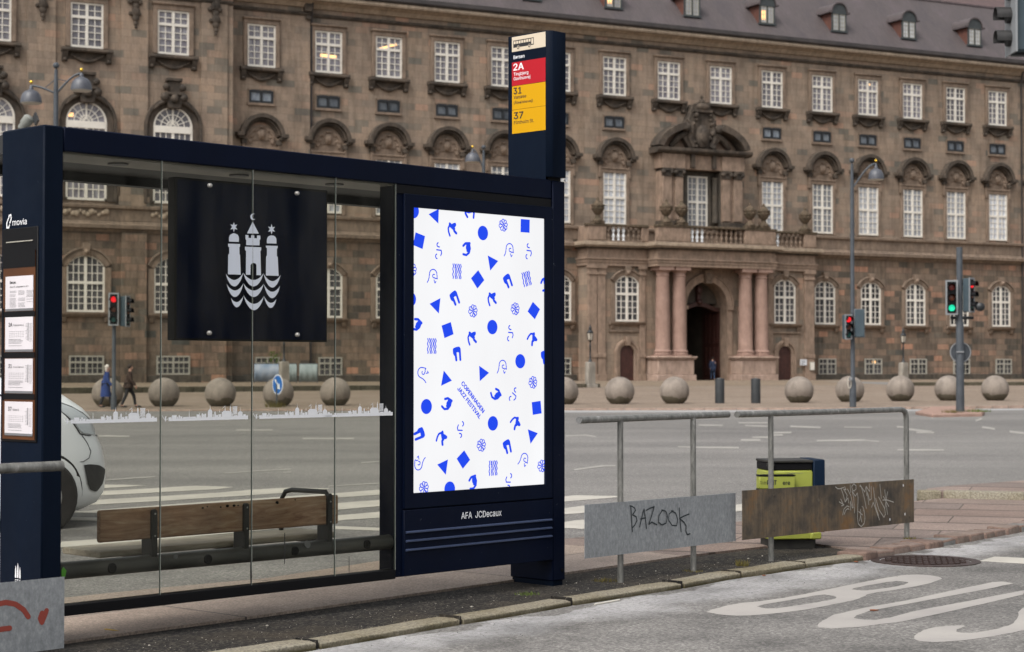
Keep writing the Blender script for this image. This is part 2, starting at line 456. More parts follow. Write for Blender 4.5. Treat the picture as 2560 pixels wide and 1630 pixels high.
m = mat('shelter_glass', (.9,.95,.9), .05)
nt = m.node_tree; nt.nodes.clear()
o = nt.nodes.new('ShaderNodeOutputMaterial'); tr = nt.nodes.new('ShaderNodeBsdfTransparent'); gl = nt.nodes.new('ShaderNodeBsdfGlossy'); df = nt.nodes.new('ShaderNodeBsdfDiffuse')
tr.inputs[0].default_value = (.865,.87,.835,1); gl.inputs['Roughness'].default_value = .01; gl.inputs[0].default_value=(1,1,1,1)
df.inputs[0].default_value = (.5,.48,.43,1)
fr = nt.nodes.new('ShaderNodeFresnel'); fr.inputs[0].default_value = 1.10
m1 = nt.nodes.new('ShaderNodeMixShader'); m2 = nt.nodes.new('ShaderNodeMixShader')
tc = nt.nodes.new('ShaderNodeTexCoord'); ns = nt.nodes.new('ShaderNodeTexNoise'); mp = nt.nodes.new('ShaderNodeMapping'); mp.inputs['Scale'].default_value=(3,1,.8)
nt.links.new(tc.outputs['Object'], mp.inputs[0]); nt.links.new(mp.outputs[0], ns.inputs[0]); ns.inputs['Scale'].default_value = 1.6; ns.inputs['Detail'].default_value = 6
rp = nt.nodes.new('ShaderNodeMapRange'); nt.links.new(ns.outputs[0], rp.inputs[0]); rp.inputs[1].default_value=.35; rp.inputs[2].default_value=.75; rp.inputs[3].default_value=.0; rp.inputs[4].default_value=.032
nt.links.new(fr.outputs[0], m1.inputs[0]); nt.links.new(tr.outputs[0], m1.inputs[1]); nt.links.new(gl.outputs[0], m1.inputs[2])
nt.links.new(rp.outputs[0], m2.inputs[0]); nt.links.new(m1.outputs[0], m2.inputs[1]); nt.links.new(df.outputs[0], m2.inputs[2]); nt.links.new(m2.outputs[0], o.inputs[0])
M['glass'] = m
M['glass_edge'] = mat('glass_edge', (.16,.19,.17), .3)
M['glass_edge_pale'] = mat('pale_glass_edge', (.50,.48,.42), .4)
def emis(name, c, s, base=None, spec=.3):
    m = mat(name, base or c, .3, 0, spec); b = m.node_tree.nodes['Principled BSDF']
    b.inputs['Emission Color'].default_value = (*c, 1); b.inputs['Emission Strength'].default_value = s; return m
M['poster'] = emis('lit_poster_white', (.925,.93,.95), .965 / EXPF, (.05,.05,.05))
b_ = M['poster'].node_tree; t = NT(M['poster']); pc = t.coord()
t.l.new(t.ramp(t.noise(t.mapping(pc, (1.2,1,.5)), 1.1, 3), [(.35,(.885,.885,.905)),(.62,(.945,.95,.97))]), t.b.inputs['Emission Color'])
M['poster_blue'] = emis('lit_poster_blue', (.004,.055,.90), .92 / EXPF, (.01,.02,.06))
M['decal'] = mat('white_vinyl', (.80,.81,.84), .5)
M['decal_grey'] = mat('pale_blue_grey_vinyl', (.60,.64,.72), .5)
M['steel'] = mat('steel', (.5,.5,.5), .3, .9)
def wood(name, a, b, c3):
    m = mat(name, a, .65, 0, .3); t = NT(m); c = t.coord()
    v = t.mapping(c, (1.1, 6, 9))
    n = t.noise(v, 2.6, 7, .68, 'Fac', 1.6)
    g = t.ramp(n, [(.25,a),(.5,b),(.75,c3)])
    s2 = t.noise(t.mapping(c, (.8,1,1.5)), 2.4, 4)
    g = t.mix(.7, g, t.ramp(s2, [(.35,.55),(.65,1.25)]), 'MULTIPLY')
    g = t.mix(t.ramp(t.noise(t.mapping(c,(3,8,40)), 3, 5, .8), [(.62,0),(.72,.6)]), g, (.03,.018,.01))
    t.base(g); t.bump(n, .3, .003); return m
M['wood_dark'] = wood('weathered_brown_wood', (.15,.068,.040), (.37,.225,.145), (.54,.42,.30))
M['wood_pale'] = wood('grey_weathered_wood', (.28,.24,.18), (.46,.41,.33), (.58,.52,.44))
M['iron'] = simple_noisy('dark_painted_iron', (.012,.013,.014), (.028,.028,.028), 5, .5)
M['tube_iron'] = simple_noisy('dark_scratched_tube', (.035,.037,.038), (.085,.082,.075), 3, .4, sc=(1,4,4))
# galvanised steel
m = mat('galvanised_steel', (.3,.31,.32), .5, .25, .5); t = NT(m); c = t.coord()
v = t.mapping(c, (1.6,1.6,.9))
g = t.ramp(t.noise(v, 24, 5, .8), [(.3,(.20,.215,.225)),(.5,(.285,.30,.315)),(.7,(.40,.415,.43))])
g = t.mix(.6, g, t.ramp(t.noise(c, 2.5, 5), [(.3,.78),(.7,1.15)]), 'MULTIPLY')
t.base(g); M['galv'] = m
m = mat('galvanised_pipe', (.2,.2,.19), .45, .3, .5); t = NT(m); c = t.coord()
g = t.ramp(t.noise(t.mapping(c,(1,1,.35)), 26, 5, .7), [(.35,(.11,.11,.102)),(.5,(.18,.178,.166)),(.62,(.235,.232,.215)),(.7,(.42,.415,.40))])
t.base(g); t.bump(t.noise(c, 40, 4), .3, .003); M['pipe'] = m
m = mat('pipe_rusty', (.15,.12,.09), .7, .1, .4); t = NT(m); c = t.coord()
g = t.ramp(t.noise(t.mapping(c,(1,1,.6)), 14, 5, .7), [(.3,(.06,.035,.02)),(.5,(.16,.12,.075)),(.7,(.24,.20,.14))])
t.base(g); M['pipe_rusty'] = m
m = mat('rusted_steel', (.1,.05,.02), .7, .15, .3); t = NT(m); c = t.coord()
g = t.ramp(t.noise(c, 3.1, 7, .68), [(.28,(.034,.033,.031)),(.42,(.085,.070,.055)),(.54,(.150,.112,.075)),(.66,(.225,.125,.055)),(.78,(.20,.16,.115))])
g = t.mix(.6, g, t.ramp(t.noise(t.mapping(c,(12,1,1.2)), 2.5, 5, .7), [(.35,.65),(.65,1.3)]), 'MULTIPLY')
g = t.mix(t.ramp(t.noise(c, 9, 4), [(.7,0),(.78,.35)]), g, (.30,.26,.20))
t.base(g); t.bump(t.noise(c, 30, 4), .2, .003); M['rust'] = m
M['scrawl_black'] = mat('black_marker', (.012,.02,.025), .5)
M['scrawl_white'] = mat('pale_marker', (.42,.40,.36), .5)
M['spray_red'] = mat('red_spray_paint', (.26,.045,.03), .6)
m = mat('bush_hammered_granite', (.2,.17,.15), .85, 0, .3); t = NT(m); c = t.coord()
info = t.n.new('ShaderNodeObjectInfo'); sh_ = t.n.new('ShaderNodeVectorMath'); sh_.operation = 'ADD'
cx_ = t.n.new('ShaderNodeCombineXYZ'); t.l.new(t.math('MULTIPLY', info.outputs['Random'], 20.0), cx_.inputs[0])
t.l.new(c, sh_.inputs[0]); t.l.new(cx_.outputs[0], sh_.inputs[1]); c2 = sh_.outputs[0]
g = t.ramp(t.noise(c2, 1.6, 6, .65), [(.3,(.19,.160,.135)),(.5,(.232,.198,.168)),(.7,(.27,.232,.198))])
g = t.mix(.7, g, t.ramp(t.noise(c2, 30, 3, .8), [(.3,.68),(.5,1.0),(.7,1.32)]), 'MULTIPLY')
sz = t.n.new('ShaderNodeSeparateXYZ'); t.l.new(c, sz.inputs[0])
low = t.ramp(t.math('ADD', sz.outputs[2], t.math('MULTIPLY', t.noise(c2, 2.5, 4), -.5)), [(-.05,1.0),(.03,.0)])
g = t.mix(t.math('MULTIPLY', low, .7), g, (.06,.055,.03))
st = t.ramp(t.noise(t.mapping(c2, (2.5,2.5,.5)), 1.4, 5), [(.40,.70),(.55,1.0)])
g = t.mix(.7, g, st, 'MULTIPLY')
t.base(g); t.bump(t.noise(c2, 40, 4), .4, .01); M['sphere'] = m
M['bollard'] = simple_noisy('charcoal_bollard_paint', (.022,.025,.028), (.035,.038,.04), 4, .55)
M['pole'] = simple_noisy('grey_pole_paint', (.045,.052,.062), (.07,.08,.092), 3, .5)
M['shade'] = simple_noisy('lamp_shade_grey', (.055,.058,.072), (.088,.094,.11), 5, .45, spec=.5)
M['shade_rim'] = mat('opal_lamp_glass', (.42,.38,.32), .4)
M['gold'] = mat('gilded_knob', (.85,.55,.08), .25, .9)
M['housing'] = simple_noisy('signal_housing_blue', (.035,.055,.07), (.05,.075,.09), 4, .5)
M['housing_edge'] = mat('signal_housing_grey', (.22,.23,.24), .5)
M['red_on'] = emis('red_light_on', (1,.02,.03), 1.0 / EXPF)
M['green_on'] = emis('green_light_on', (.02,.75,.42), .9 / EXPF)
M['red_off'] = mat('red_lens', (.16,.02,.015), .3)
M['amber_off'] = mat('amber_lens', (.13,.035,.015), .3)
M['green_off'] = mat('green_lens', (.01,.10,.09), .3)
M['sign_blue'] = mat('sign_blue', (.005,.12,.42), .4)
M['sign_white'] = mat('sign_white', (.68,.70,.74), .4)
M['sign_cream'] = mat('cream_panel', (.62,.53,.41), .6, 0, .2)
M['sign_red'] = mat('red_panel', (.42,.012,.022), .6, 0, .15)
M['sign_yellow'] = mat('yellow_panel', (.60,.315,.003), .6, 0, .15)
M['ink'] = mat('black_ink', (.012,.012,.014), .6)
M['ink_grey'] = mat('grey_ink', (.16,.16,.17), .6)
M['paper'] = simple_noisy('timetable_paper', (.60,.57,.60), (.68,.65,.68), 4, .6)
M['case_back'] = simple_noisy('brown_case_backing', (.06,.02,.006), (.11,.036,.008), 2, .35)
M['lime'] = simple_noisy('lime_bin_plastic', (.27,.30,.050), (.35,.38,.070), 3, .5)
M['bin_navy'] = paintm('bin_navy', (.0045,.013,.030), .5, .12)
M['bin_dark'] = simple_noisy('bin_dark_metal', (.012,.012,.012), (.035,.033,.028), 8, .6)
M['van_white'] = mat('white_car_paint', (.83,.85,.87), .28, 0, .5)
M['tyre'] = simple_noisy('tyre_rubber', (.012,.011,.010), (.03,.026,.024), 9, .8)
M['van_black'] = simple_noisy('textured_black_bumper', (.016,.016,.017), (.035,.034,.034), 12, .6)
M['headlight'] = mat('headlamp_glass', (.50,.53,.56), .15, 0, .8)
M['car_glass'] = mat('car_glass', (.02,.025,.028), .05, 0, .7)
M['seamline'] = mat('panel_gap', (.05,.05,.055), .6)
M['skin'] = mat('skin', (.42,.24,.18), .6)
M['hair_white'] = mat('white_hair', (.6,.55,.5), .8)
M['hair_dark'] = mat('dark_hair', (.03,.02,.015), .8)
M['coat_blue'] = simple_noisy('blue_coat_cloth', (.015,.035,.14), (.025,.055,.20), 6, .85)
M['coat_brown'] = simple_noisy('dark_brown_jacket', (.03,.018,.013), (.05,.03,.022), 6, .8)
M['jacket_navy'] = simple_noisy('navy_jacket', (.012,.02,.05), (.02,.035,.075), 6, .8)
M['trousers'] = mat('dark_trousers', (.015,.015,.018), .8)
M['jeans'] = mat('blue_jeans', (.025,.05,.10), .8)
M['shoe'] = mat('black_shoe', (.01,.01,.01), .5)
M['banner'] = simple_noisy('blue_white_banner', (.10,.155,.235), (.30,.325,.37), 1.1, .6, sc=(1.5,1,1.2))
M['banner_grey'] = simple_noisy('grey_green_banner', (.16,.20,.20), (.25,.29,.29), 1.6, .6)
M['leaf'] = simple_noisy('grass_blades', (.06,.10,.015), (.11,.15,.03), 30, .8)
M['leaf_dry'] = simple_noisy('dry_moss', (.10,.085,.02), (.16,.13,.04), 30, .9)
M['iron_cover'] = simple_noisy('cast_iron_cover', (.028,.017,.015), (.065,.042,.036), 30, .5, .5, metal=.2)
M['litter'] = mat('pale_litter', (.55,.52,.46), .7)
M['leaf_brown'] = mat('dry_leaf', (.20,.06,.02), .8)
M['leaf_yellow'] = mat('yellow_leaf', (.45,.30,.05), .8)
M['pebble'] = mat('pale_pebble', (.40,.37,.32), .8)
M['cam_body'] = simple_noisy('camera_housing', (.16,.17,.155), (.26,.265,.24), 5, .6)
M['lime_sticker'] = mat('green_sticker', (.10,.45,.02), .5)
M['bolt'] = mat('polished_bolt', (.42,.41,.39), .3, .5)
M['pale_lane'] = simple_noisy('pale_worn_asphalt', (.27,.265,.26), (.33,.325,.32), .5, .8)
# ---------------------------------------------------------------- traced outlines in metres
POSTER_POLYS=[[(0.13, 2.325), (0.215, 2.363), (0.211, 2.273)], [(0.937, 2.344), (1.02, 2.344), (1.018, 2.26), (0.935, 2.26)], [(0.022, 2.21), (0.1, 2.191), (0.08, 2.112), (0.002, 2.132)], [(0.638, 2.098), (0.731, 2.067), (0.66, 2.004)], [(0.554, 2.003), (0.608, 1.943), (0.547, 1.888), (0.491, 1.95)], [(0.139, 1.783), (0.229, 1.82), (0.216, 1.726)], [(1.049, 1.819), (1.116, 1.773), (1.067, 1.707), (1.0, 1.756)], [(0.239, 1.653), (0.317, 1.676), (0.341, 1.602), (0.264, 1.577)], [(0.258, 1.38), (0.327, 1.318), (0.235, 1.287)], [(0.563, 1.409), (0.65, 1.365), (0.568, 1.313)], [(1.038, 1.176), (1.121, 1.184), (1.131, 1.103), (1.048, 1.095)], [(1.002, 1.004), (1.095, 0.977), (1.027, 0.911)], [(0.433, 0.889), (0.484, 0.829), (0.421, 0.776), (0.368, 0.84)], [(0.204, 0.81), (0.294, 0.838), (0.276, 0.745)]]
POSTER_GLYPHS=[('circle', 0.004, 2.338, 0), ('fig', 0.327, 2.244, 0), ('nine', 0.477, 2.358, 90), ('circle', 0.595, 2.236, 0), ('flower', 0.775, 2.295, 0), ('cjr', 0.213, 2.107, 0), ('nine', 0.453, 2.13, 0), ('face', 0.829, 2.139, 0), ('cjr', 1.009, 2.14, 0), ('flower', -0.01, 1.984, 0), ('face', 0.163, 1.95, 0), ('waves', 0.367, 1.988, 0), ('emm', 0.82, 1.943, 20), ('waves', 0.988, 1.964, 15), ('nine', 1.16, 1.936, 20), ('circle', -0.019, 1.807, 0), ('emm', 0.352, 1.822, 20), ('flower', 0.506, 1.748, 0), ('fig', 0.674, 1.826, 0), ('flower', 0.883, 1.77, 0), ('nine', 0.029, 1.655, -40), ('circle', 0.679, 1.651, 0), ('cjr', 0.84, 1.614, 0), ('fig', 0.498, 1.579, 0), ('fig', 1.04, 1.582, -60), ('waves', 0.155, 1.528, 0), ('emm', 0.373, 1.48, 0), ('facem', 0.082, 1.361, 0), ('face', 0.766, 1.401, 0), ('circle', 0.932, 1.438, 0), ('emm', 1.162, 1.463, 0), ('flower', 1.047, 1.303, 0), ('circle', 0.113, 1.163, 0), ('nine', 0.285, 1.176, -30), ('nine', 0.71, 1.229, -60), ('cjr', 0.871, 1.224, -30), ('circle', 0.684, 1.049, 0), ('fig', 0.885, 1.048, -70), ('emm', 0.052, 0.997, -80), ('fig', 0.237, 0.969, -45), ('cjr', 0.396, 1.018, 180), ('flower', 0.58, 0.916, 0), ('emm', 0.815, 0.898, 10), ('facem', 0.052, 0.826, 180), ('waves', 0.684, 0.77, 0), ('face', 0.962, 0.811, -15), ('flower', 1.129, 0.766, 0), ('circle', 0.309, 0.658, 0), ('nine', 0.509, 0.689, 10), ('cjr', 0.822, 0.681, 180), ('flower', 0.091, 0.675, 0)]
EMBLEM=[[(-1.368, 2.103), (-1.366, 2.112), (-1.36, 2.122), (-1.347, 2.129), (-1.335, 2.132), (-1.321, 2.13), (-1.309, 2.125), (-1.302, 2.115), (-1.3, 2.104), (-1.301, 2.086), (-1.368, 2.085)], [(-1.374, 2.073), (-1.292, 2.075), (-1.293, 2.061), (-1.297, 2.057), (-1.296, 2.019), (-1.292, 2.015), (-1.287, 1.907), (-1.374, 1.906), (-1.373, 2.013), (-1.366, 2.018), (-1.366, 2.054), (-1.373, 2.057)], [(-1.206, 2.203), (-1.163, 2.139), (-1.245, 2.136)], [(-1.256, 2.127), (-1.235, 2.127), (-1.235, 2.112), (-1.216, 2.112), (-1.216, 2.127), (-1.195, 2.128), (-1.195, 2.112), (-1.176, 2.112), (-1.176, 2.128), (-1.153, 2.129), (-1.152, 2.109), (-1.157, 2.104), (-1.158, 2.074), (-1.25, 2.071), (-1.25, 2.099), (-1.255, 2.103)], [(-1.259, 2.062), (-1.146, 2.064), (-1.147, 2.047), (-1.152, 2.043), (-1.147, 1.909), (-1.179, 1.909), (-1.179, 1.963), (-1.184, 1.972), (-1.199, 1.976), (-1.211, 1.972), (-1.22, 1.962), (-1.22, 1.909), (-1.252, 1.908), (-1.251, 2.04), (-1.258, 2.043)], [(-1.107, 2.104), (-1.105, 2.114), (-1.099, 2.125), (-1.086, 2.132), (-1.072, 2.134), (-1.056, 2.132), (-1.046, 2.126), (-1.04, 2.116), (-1.039, 2.09), (-1.107, 2.088)], [(-1.114, 2.075), (-1.03, 2.077), (-1.031, 2.065), (-1.036, 2.061), (-1.036, 2.019), (-1.03, 2.016), (-1.023, 1.91), (-1.113, 1.909), (-1.112, 2.014), (-1.106, 2.02), (-1.106, 2.061), (-1.113, 2.065)], [(-1.335, 2.195), (-1.33, 2.177), (-1.311, 2.182), (-1.324, 2.167), (-1.311, 2.153), (-1.329, 2.156), (-1.335, 2.137), (-1.341, 2.156), (-1.359, 2.151), (-1.347, 2.166), (-1.359, 2.179), (-1.341, 2.177)], [(-1.074, 2.198), (-1.068, 2.179), (-1.049, 2.184), (-1.062, 2.169), (-1.049, 2.155), (-1.068, 2.158), (-1.074, 2.139), (-1.08, 2.157), (-1.099, 2.152), (-1.086, 2.168), (-1.099, 2.182), (-1.08, 2.179)], [(-1.19, 2.246), (-1.203, 2.249), (-1.216, 2.243), (-1.223, 2.233), (-1.22, 2.22), (-1.211, 2.212), (-1.198, 2.213), (-1.187, 2.218), (-1.2, 2.218), (-1.209, 2.225), (-1.21, 2.236), (-1.203, 2.244)], [(-1.389, 1.91), (-1.377, 1.896), (-1.365, 1.887), (-1.353, 1.881), (-1.341, 1.877), (-1.33, 1.876), (-1.318, 1.879), (-1.306, 1.884), (-1.294, 1.892), (-1.282, 1.903), (-1.27, 1.919), (-1.282, 1.885), (-1.294, 1.866), (-1.306, 1.853), (-1.318, 1.844), (-1.329, 1.841), (-1.341, 1.843), (-1.353, 1.849), (-1.365, 1.861), (-1.377, 1.879)], [(-1.27, 1.919), (-1.256, 1.904), (-1.242, 1.894), (-1.228, 1.887), (-1.214, 1.882), (-1.2, 1.881), (-1.186, 1.882), (-1.172, 1.887), (-1.158, 1.894), (-1.144, 1.905), (-1.13, 1.92), (-1.144, 1.887), (-1.158, 1.868), (-1.172, 1.855), (-1.186, 1.848), (-1.2, 1.845), (-1.214, 1.848), (-1.228, 1.855), (-1.242, 1.868), (-1.256, 1.886)], [(-1.13, 1.92), (-1.118, 1.904), (-1.106, 1.894), (-1.094, 1.886), (-1.082, 1.881), (-1.069, 1.879), (-1.057, 1.88), (-1.045, 1.885), (-1.033, 1.892), (-1.021, 1.901), (-1.009, 1.916), (-1.021, 1.884), (-1.033, 1.865), (-1.045, 1.853), (-1.057, 1.845), (-1.069, 1.843), (-1.081, 1.846), (-1.094, 1.854), (-1.106, 1.868), (-1.118, 1.887)], [(-1.382, 1.854), (-1.371, 1.839), (-1.359, 1.83), (-1.348, 1.824), (-1.337, 1.82), (-1.325, 1.819), (-1.314, 1.821), (-1.303, 1.826), (-1.291, 1.834), (-1.28, 1.845), (-1.269, 1.861), (-1.28, 1.828), (-1.291, 1.808), (-1.302, 1.795), (-1.314, 1.787), (-1.325, 1.784), (-1.336, 1.785), (-1.348, 1.792), (-1.359, 1.804), (-1.371, 1.822)], [(-1.269, 1.861), (-1.255, 1.846), (-1.241, 1.836), (-1.227, 1.829), (-1.212, 1.824), (-1.198, 1.823), (-1.184, 1.824), (-1.17, 1.829), (-1.156, 1.837), (-1.142, 1.847), (-1.128, 1.862), (-1.142, 1.829), (-1.156, 1.81), (-1.17, 1.797), (-1.184, 1.79), (-1.198, 1.787), (-1.212, 1.79), (-1.226, 1.797), (-1.24, 1.81), (-1.254, 1.828)], [(-1.128, 1.862), (-1.117, 1.846), (-1.105, 1.835), (-1.094, 1.827), (-1.082, 1.822), (-1.071, 1.82), (-1.059, 1.821), (-1.047, 1.825), (-1.036, 1.832), (-1.024, 1.841), (-1.013, 1.856), (-1.024, 1.823), (-1.036, 1.805), (-1.047, 1.793), (-1.059, 1.786), (-1.07, 1.784), (-1.082, 1.787), (-1.093, 1.796), (-1.105, 1.809), (-1.116, 1.829)], [(-1.352, 1.777), (-1.344, 1.767), (-1.335, 1.761), (-1.327, 1.758), (-1.318, 1.756), (-1.31, 1.756), (-1.301, 1.759), (-1.292, 1.765), (-1.284, 1.772), (-1.275, 1.781), (-1.267, 1.795), (-1.275, 1.768), (-1.284, 1.751), (-1.292, 1.74), (-1.301, 1.732), (-1.309, 1.728), (-1.318, 1.728), (-1.327, 1.733), (-1.335, 1.741), (-1.344, 1.754)], [(-1.267, 1.795), (-1.253, 1.777), (-1.239, 1.765), (-1.225, 1.756), (-1.211, 1.751), (-1.196, 1.749), (-1.182, 1.751), (-1.168, 1.756), (-1.154, 1.765), (-1.14, 1.777), (-1.126, 1.795), (-1.14, 1.76), (-1.154, 1.739), (-1.168, 1.725), (-1.182, 1.717), (-1.196, 1.714), (-1.21, 1.717), (-1.224, 1.725), (-1.238, 1.739), (-1.253, 1.759)], [(-1.126, 1.795), (-1.117, 1.782), (-1.108, 1.773), (-1.1, 1.766), (-1.091, 1.761), (-1.082, 1.758), (-1.073, 1.758), (-1.065, 1.76), (-1.056, 1.764), (-1.047, 1.771), (-1.038, 1.781), (-1.047, 1.757), (-1.056, 1.743), (-1.064, 1.735), (-1.073, 1.73), (-1.082, 1.73), (-1.091, 1.733), (-1.1, 1.741), (-1.108, 1.752), (-1.117, 1.768)]]
BOLTS=[(-1.502, 2.381), (-0.898, 2.38), (-1.502, 1.585), (-0.893, 1.583)]
BUS_B=[(1.134, 10.695), (1.343, 11.055), (1.575, 11.205), (1.812, 11.466), (2.09, 11.824), (2.352, 12.175), (2.644, 12.515), (2.734, 12.592), (2.825, 12.605), (2.903, 12.528), (2.932, 12.389), (2.868, 12.253), (2.71, 11.997), (2.473, 11.739), (2.264, 11.547), (2.199, 11.387), (2.096, 11.195), (1.932, 11.005), (1.733, 10.765), (1.486, 10.58), (1.319, 10.499), (1.209, 10.557), (1.151, 10.649)]
BUS_H1=[(1.457, 10.942), (1.707, 11.216), (1.953, 11.504), (2.011, 11.45), (2.031, 11.36), (1.981, 11.246), (1.813, 11.064), (1.586, 10.836), (1.523, 10.836), (1.5, 10.836)]
BUS_H2=[(2.183, 11.767), (2.306, 11.938), (2.562, 12.229), (2.625, 12.187), (2.647, 12.127), (2.566, 11.979), (2.419, 11.813), (2.28, 11.7), (2.228, 11.711)]
BUS_U=[(3.333, 12.097), (3.274, 12.193), (3.197, 12.145), (2.742, 11.601), (2.426, 11.205), (2.097, 10.86), (1.866, 10.557), (1.756, 10.314), (1.695, 10.124), (1.692, 10.041), (1.755, 10.001), (1.913, 10.062), (2.193, 10.271), (2.565, 10.695), (3.23, 11.493), (3.292, 11.711), (2.639, 11.005), (2.346, 10.695), (2.169, 10.445), (2.056, 10.336), (1.998, 10.349), (1.953, 10.415), (1.991, 10.535), (2.112, 10.741), (2.559, 11.216), (3.113, 11.824)]
BUS_S=[(3.065, 10.908), (2.964, 10.672), (2.88, 10.379), (2.788, 10.165), (2.655, 9.98), (2.525, 9.861), (2.448, 9.829), (2.403, 9.88), (2.429, 9.96), (2.543, 10.136), (2.393, 10.103), (2.265, 9.98), (2.168, 9.782), (2.123, 9.648), (2.13, 9.536), (2.222, 9.5), (2.412, 9.592), (2.665, 9.802), (2.793, 9.94)]
LANE_NEAR=[(3.458, 13.474), (3.652, 13.775), (3.848, 13.683), (4.056, 13.593), (3.93, 13.171), (3.735, 13.285)]
ZEBRA=[[(-5.206, 22.487), (-4.849, 22.433), (-4.475, 22.287), (-4.875, 21.746), (-5.073, 21.559)], [(-5.018, 20.981), (-4.781, 21.218), (-4.217, 21.834), (-3.874, 22.221), (-3.493, 22.065), (-3.349, 21.942), (-3.502, 21.559), (-4.051, 21.017), (-4.619, 20.501), (-4.844, 20.258)], [(-4.678, 19.563), (-4.525, 19.748), (-3.927, 20.335), (-3.327, 21.017), (-3.07, 21.476), (-2.729, 21.845), (-2.193, 21.72), (-2.182, 21.611), (-2.609, 20.888), (-2.933, 20.514), (-3.201, 20.224), (-3.784, 19.594), (-4.434, 18.971), (-4.513, 18.876)], [(-4.401, 18.018), (-4.142, 18.325), (-3.663, 18.971), (-3.109, 19.645), (-2.05, 20.825), (-1.564, 21.476), (-1.345, 21.72), (-1.287, 20.787), (-1.498, 20.575), (-1.914, 20.129), (-3.0, 18.952), (-3.517, 18.218), (-4.044, 17.889)], [(-4.441, 17.458), (-4.301, 17.417), (-3.919, 17.337), (-2.332, 18.674), (-1.835, 19.304), (-1.438, 19.747), (-0.994, 20.153), (-0.949, 19.25), (-1.369, 18.807), (-1.745, 18.355), (-2.223, 17.803), (-3.83, 16.947), (-4.213, 17.062), (-4.36, 17.14)], [(-3.697, 14.931), (-3.428, 15.171), (-2.113, 16.927), (-1.675, 17.621), (-1.317, 18.084), (-0.913, 18.523), (-0.872, 17.693), (-1.262, 17.336), (-1.556, 17.053), (-2.024, 16.208), (-3.314, 14.669), (-3.583, 14.472)], [(-1.607, 16.402), (-1.493, 16.363), (-1.181, 16.224), (-0.93, 16.117), (-0.913, 15.835), (-1.161, 15.945), (-1.577, 16.095)], [(0.187, 19.897), (0.738, 20.496), (1.156, 20.382), (1.251, 20.283), (0.568, 19.499), (0.178, 18.932)], [(0.17, 18.056), (0.541, 18.571), (0.71, 18.81), (1.035, 19.243), (0.986, 18.339), (0.675, 17.89), (0.517, 17.749), (0.162, 17.207)], [(1.714, 18.396), (2.302, 18.993), (2.561, 19.306), (2.432, 18.339), (2.188, 18.056), (1.627, 17.463)], [(0.154, 16.434), (0.491, 16.86), (0.644, 17.076), (1.028, 17.516), (0.97, 16.527), (0.608, 16.118), (0.472, 16.234), (0.153, 16.297)]]
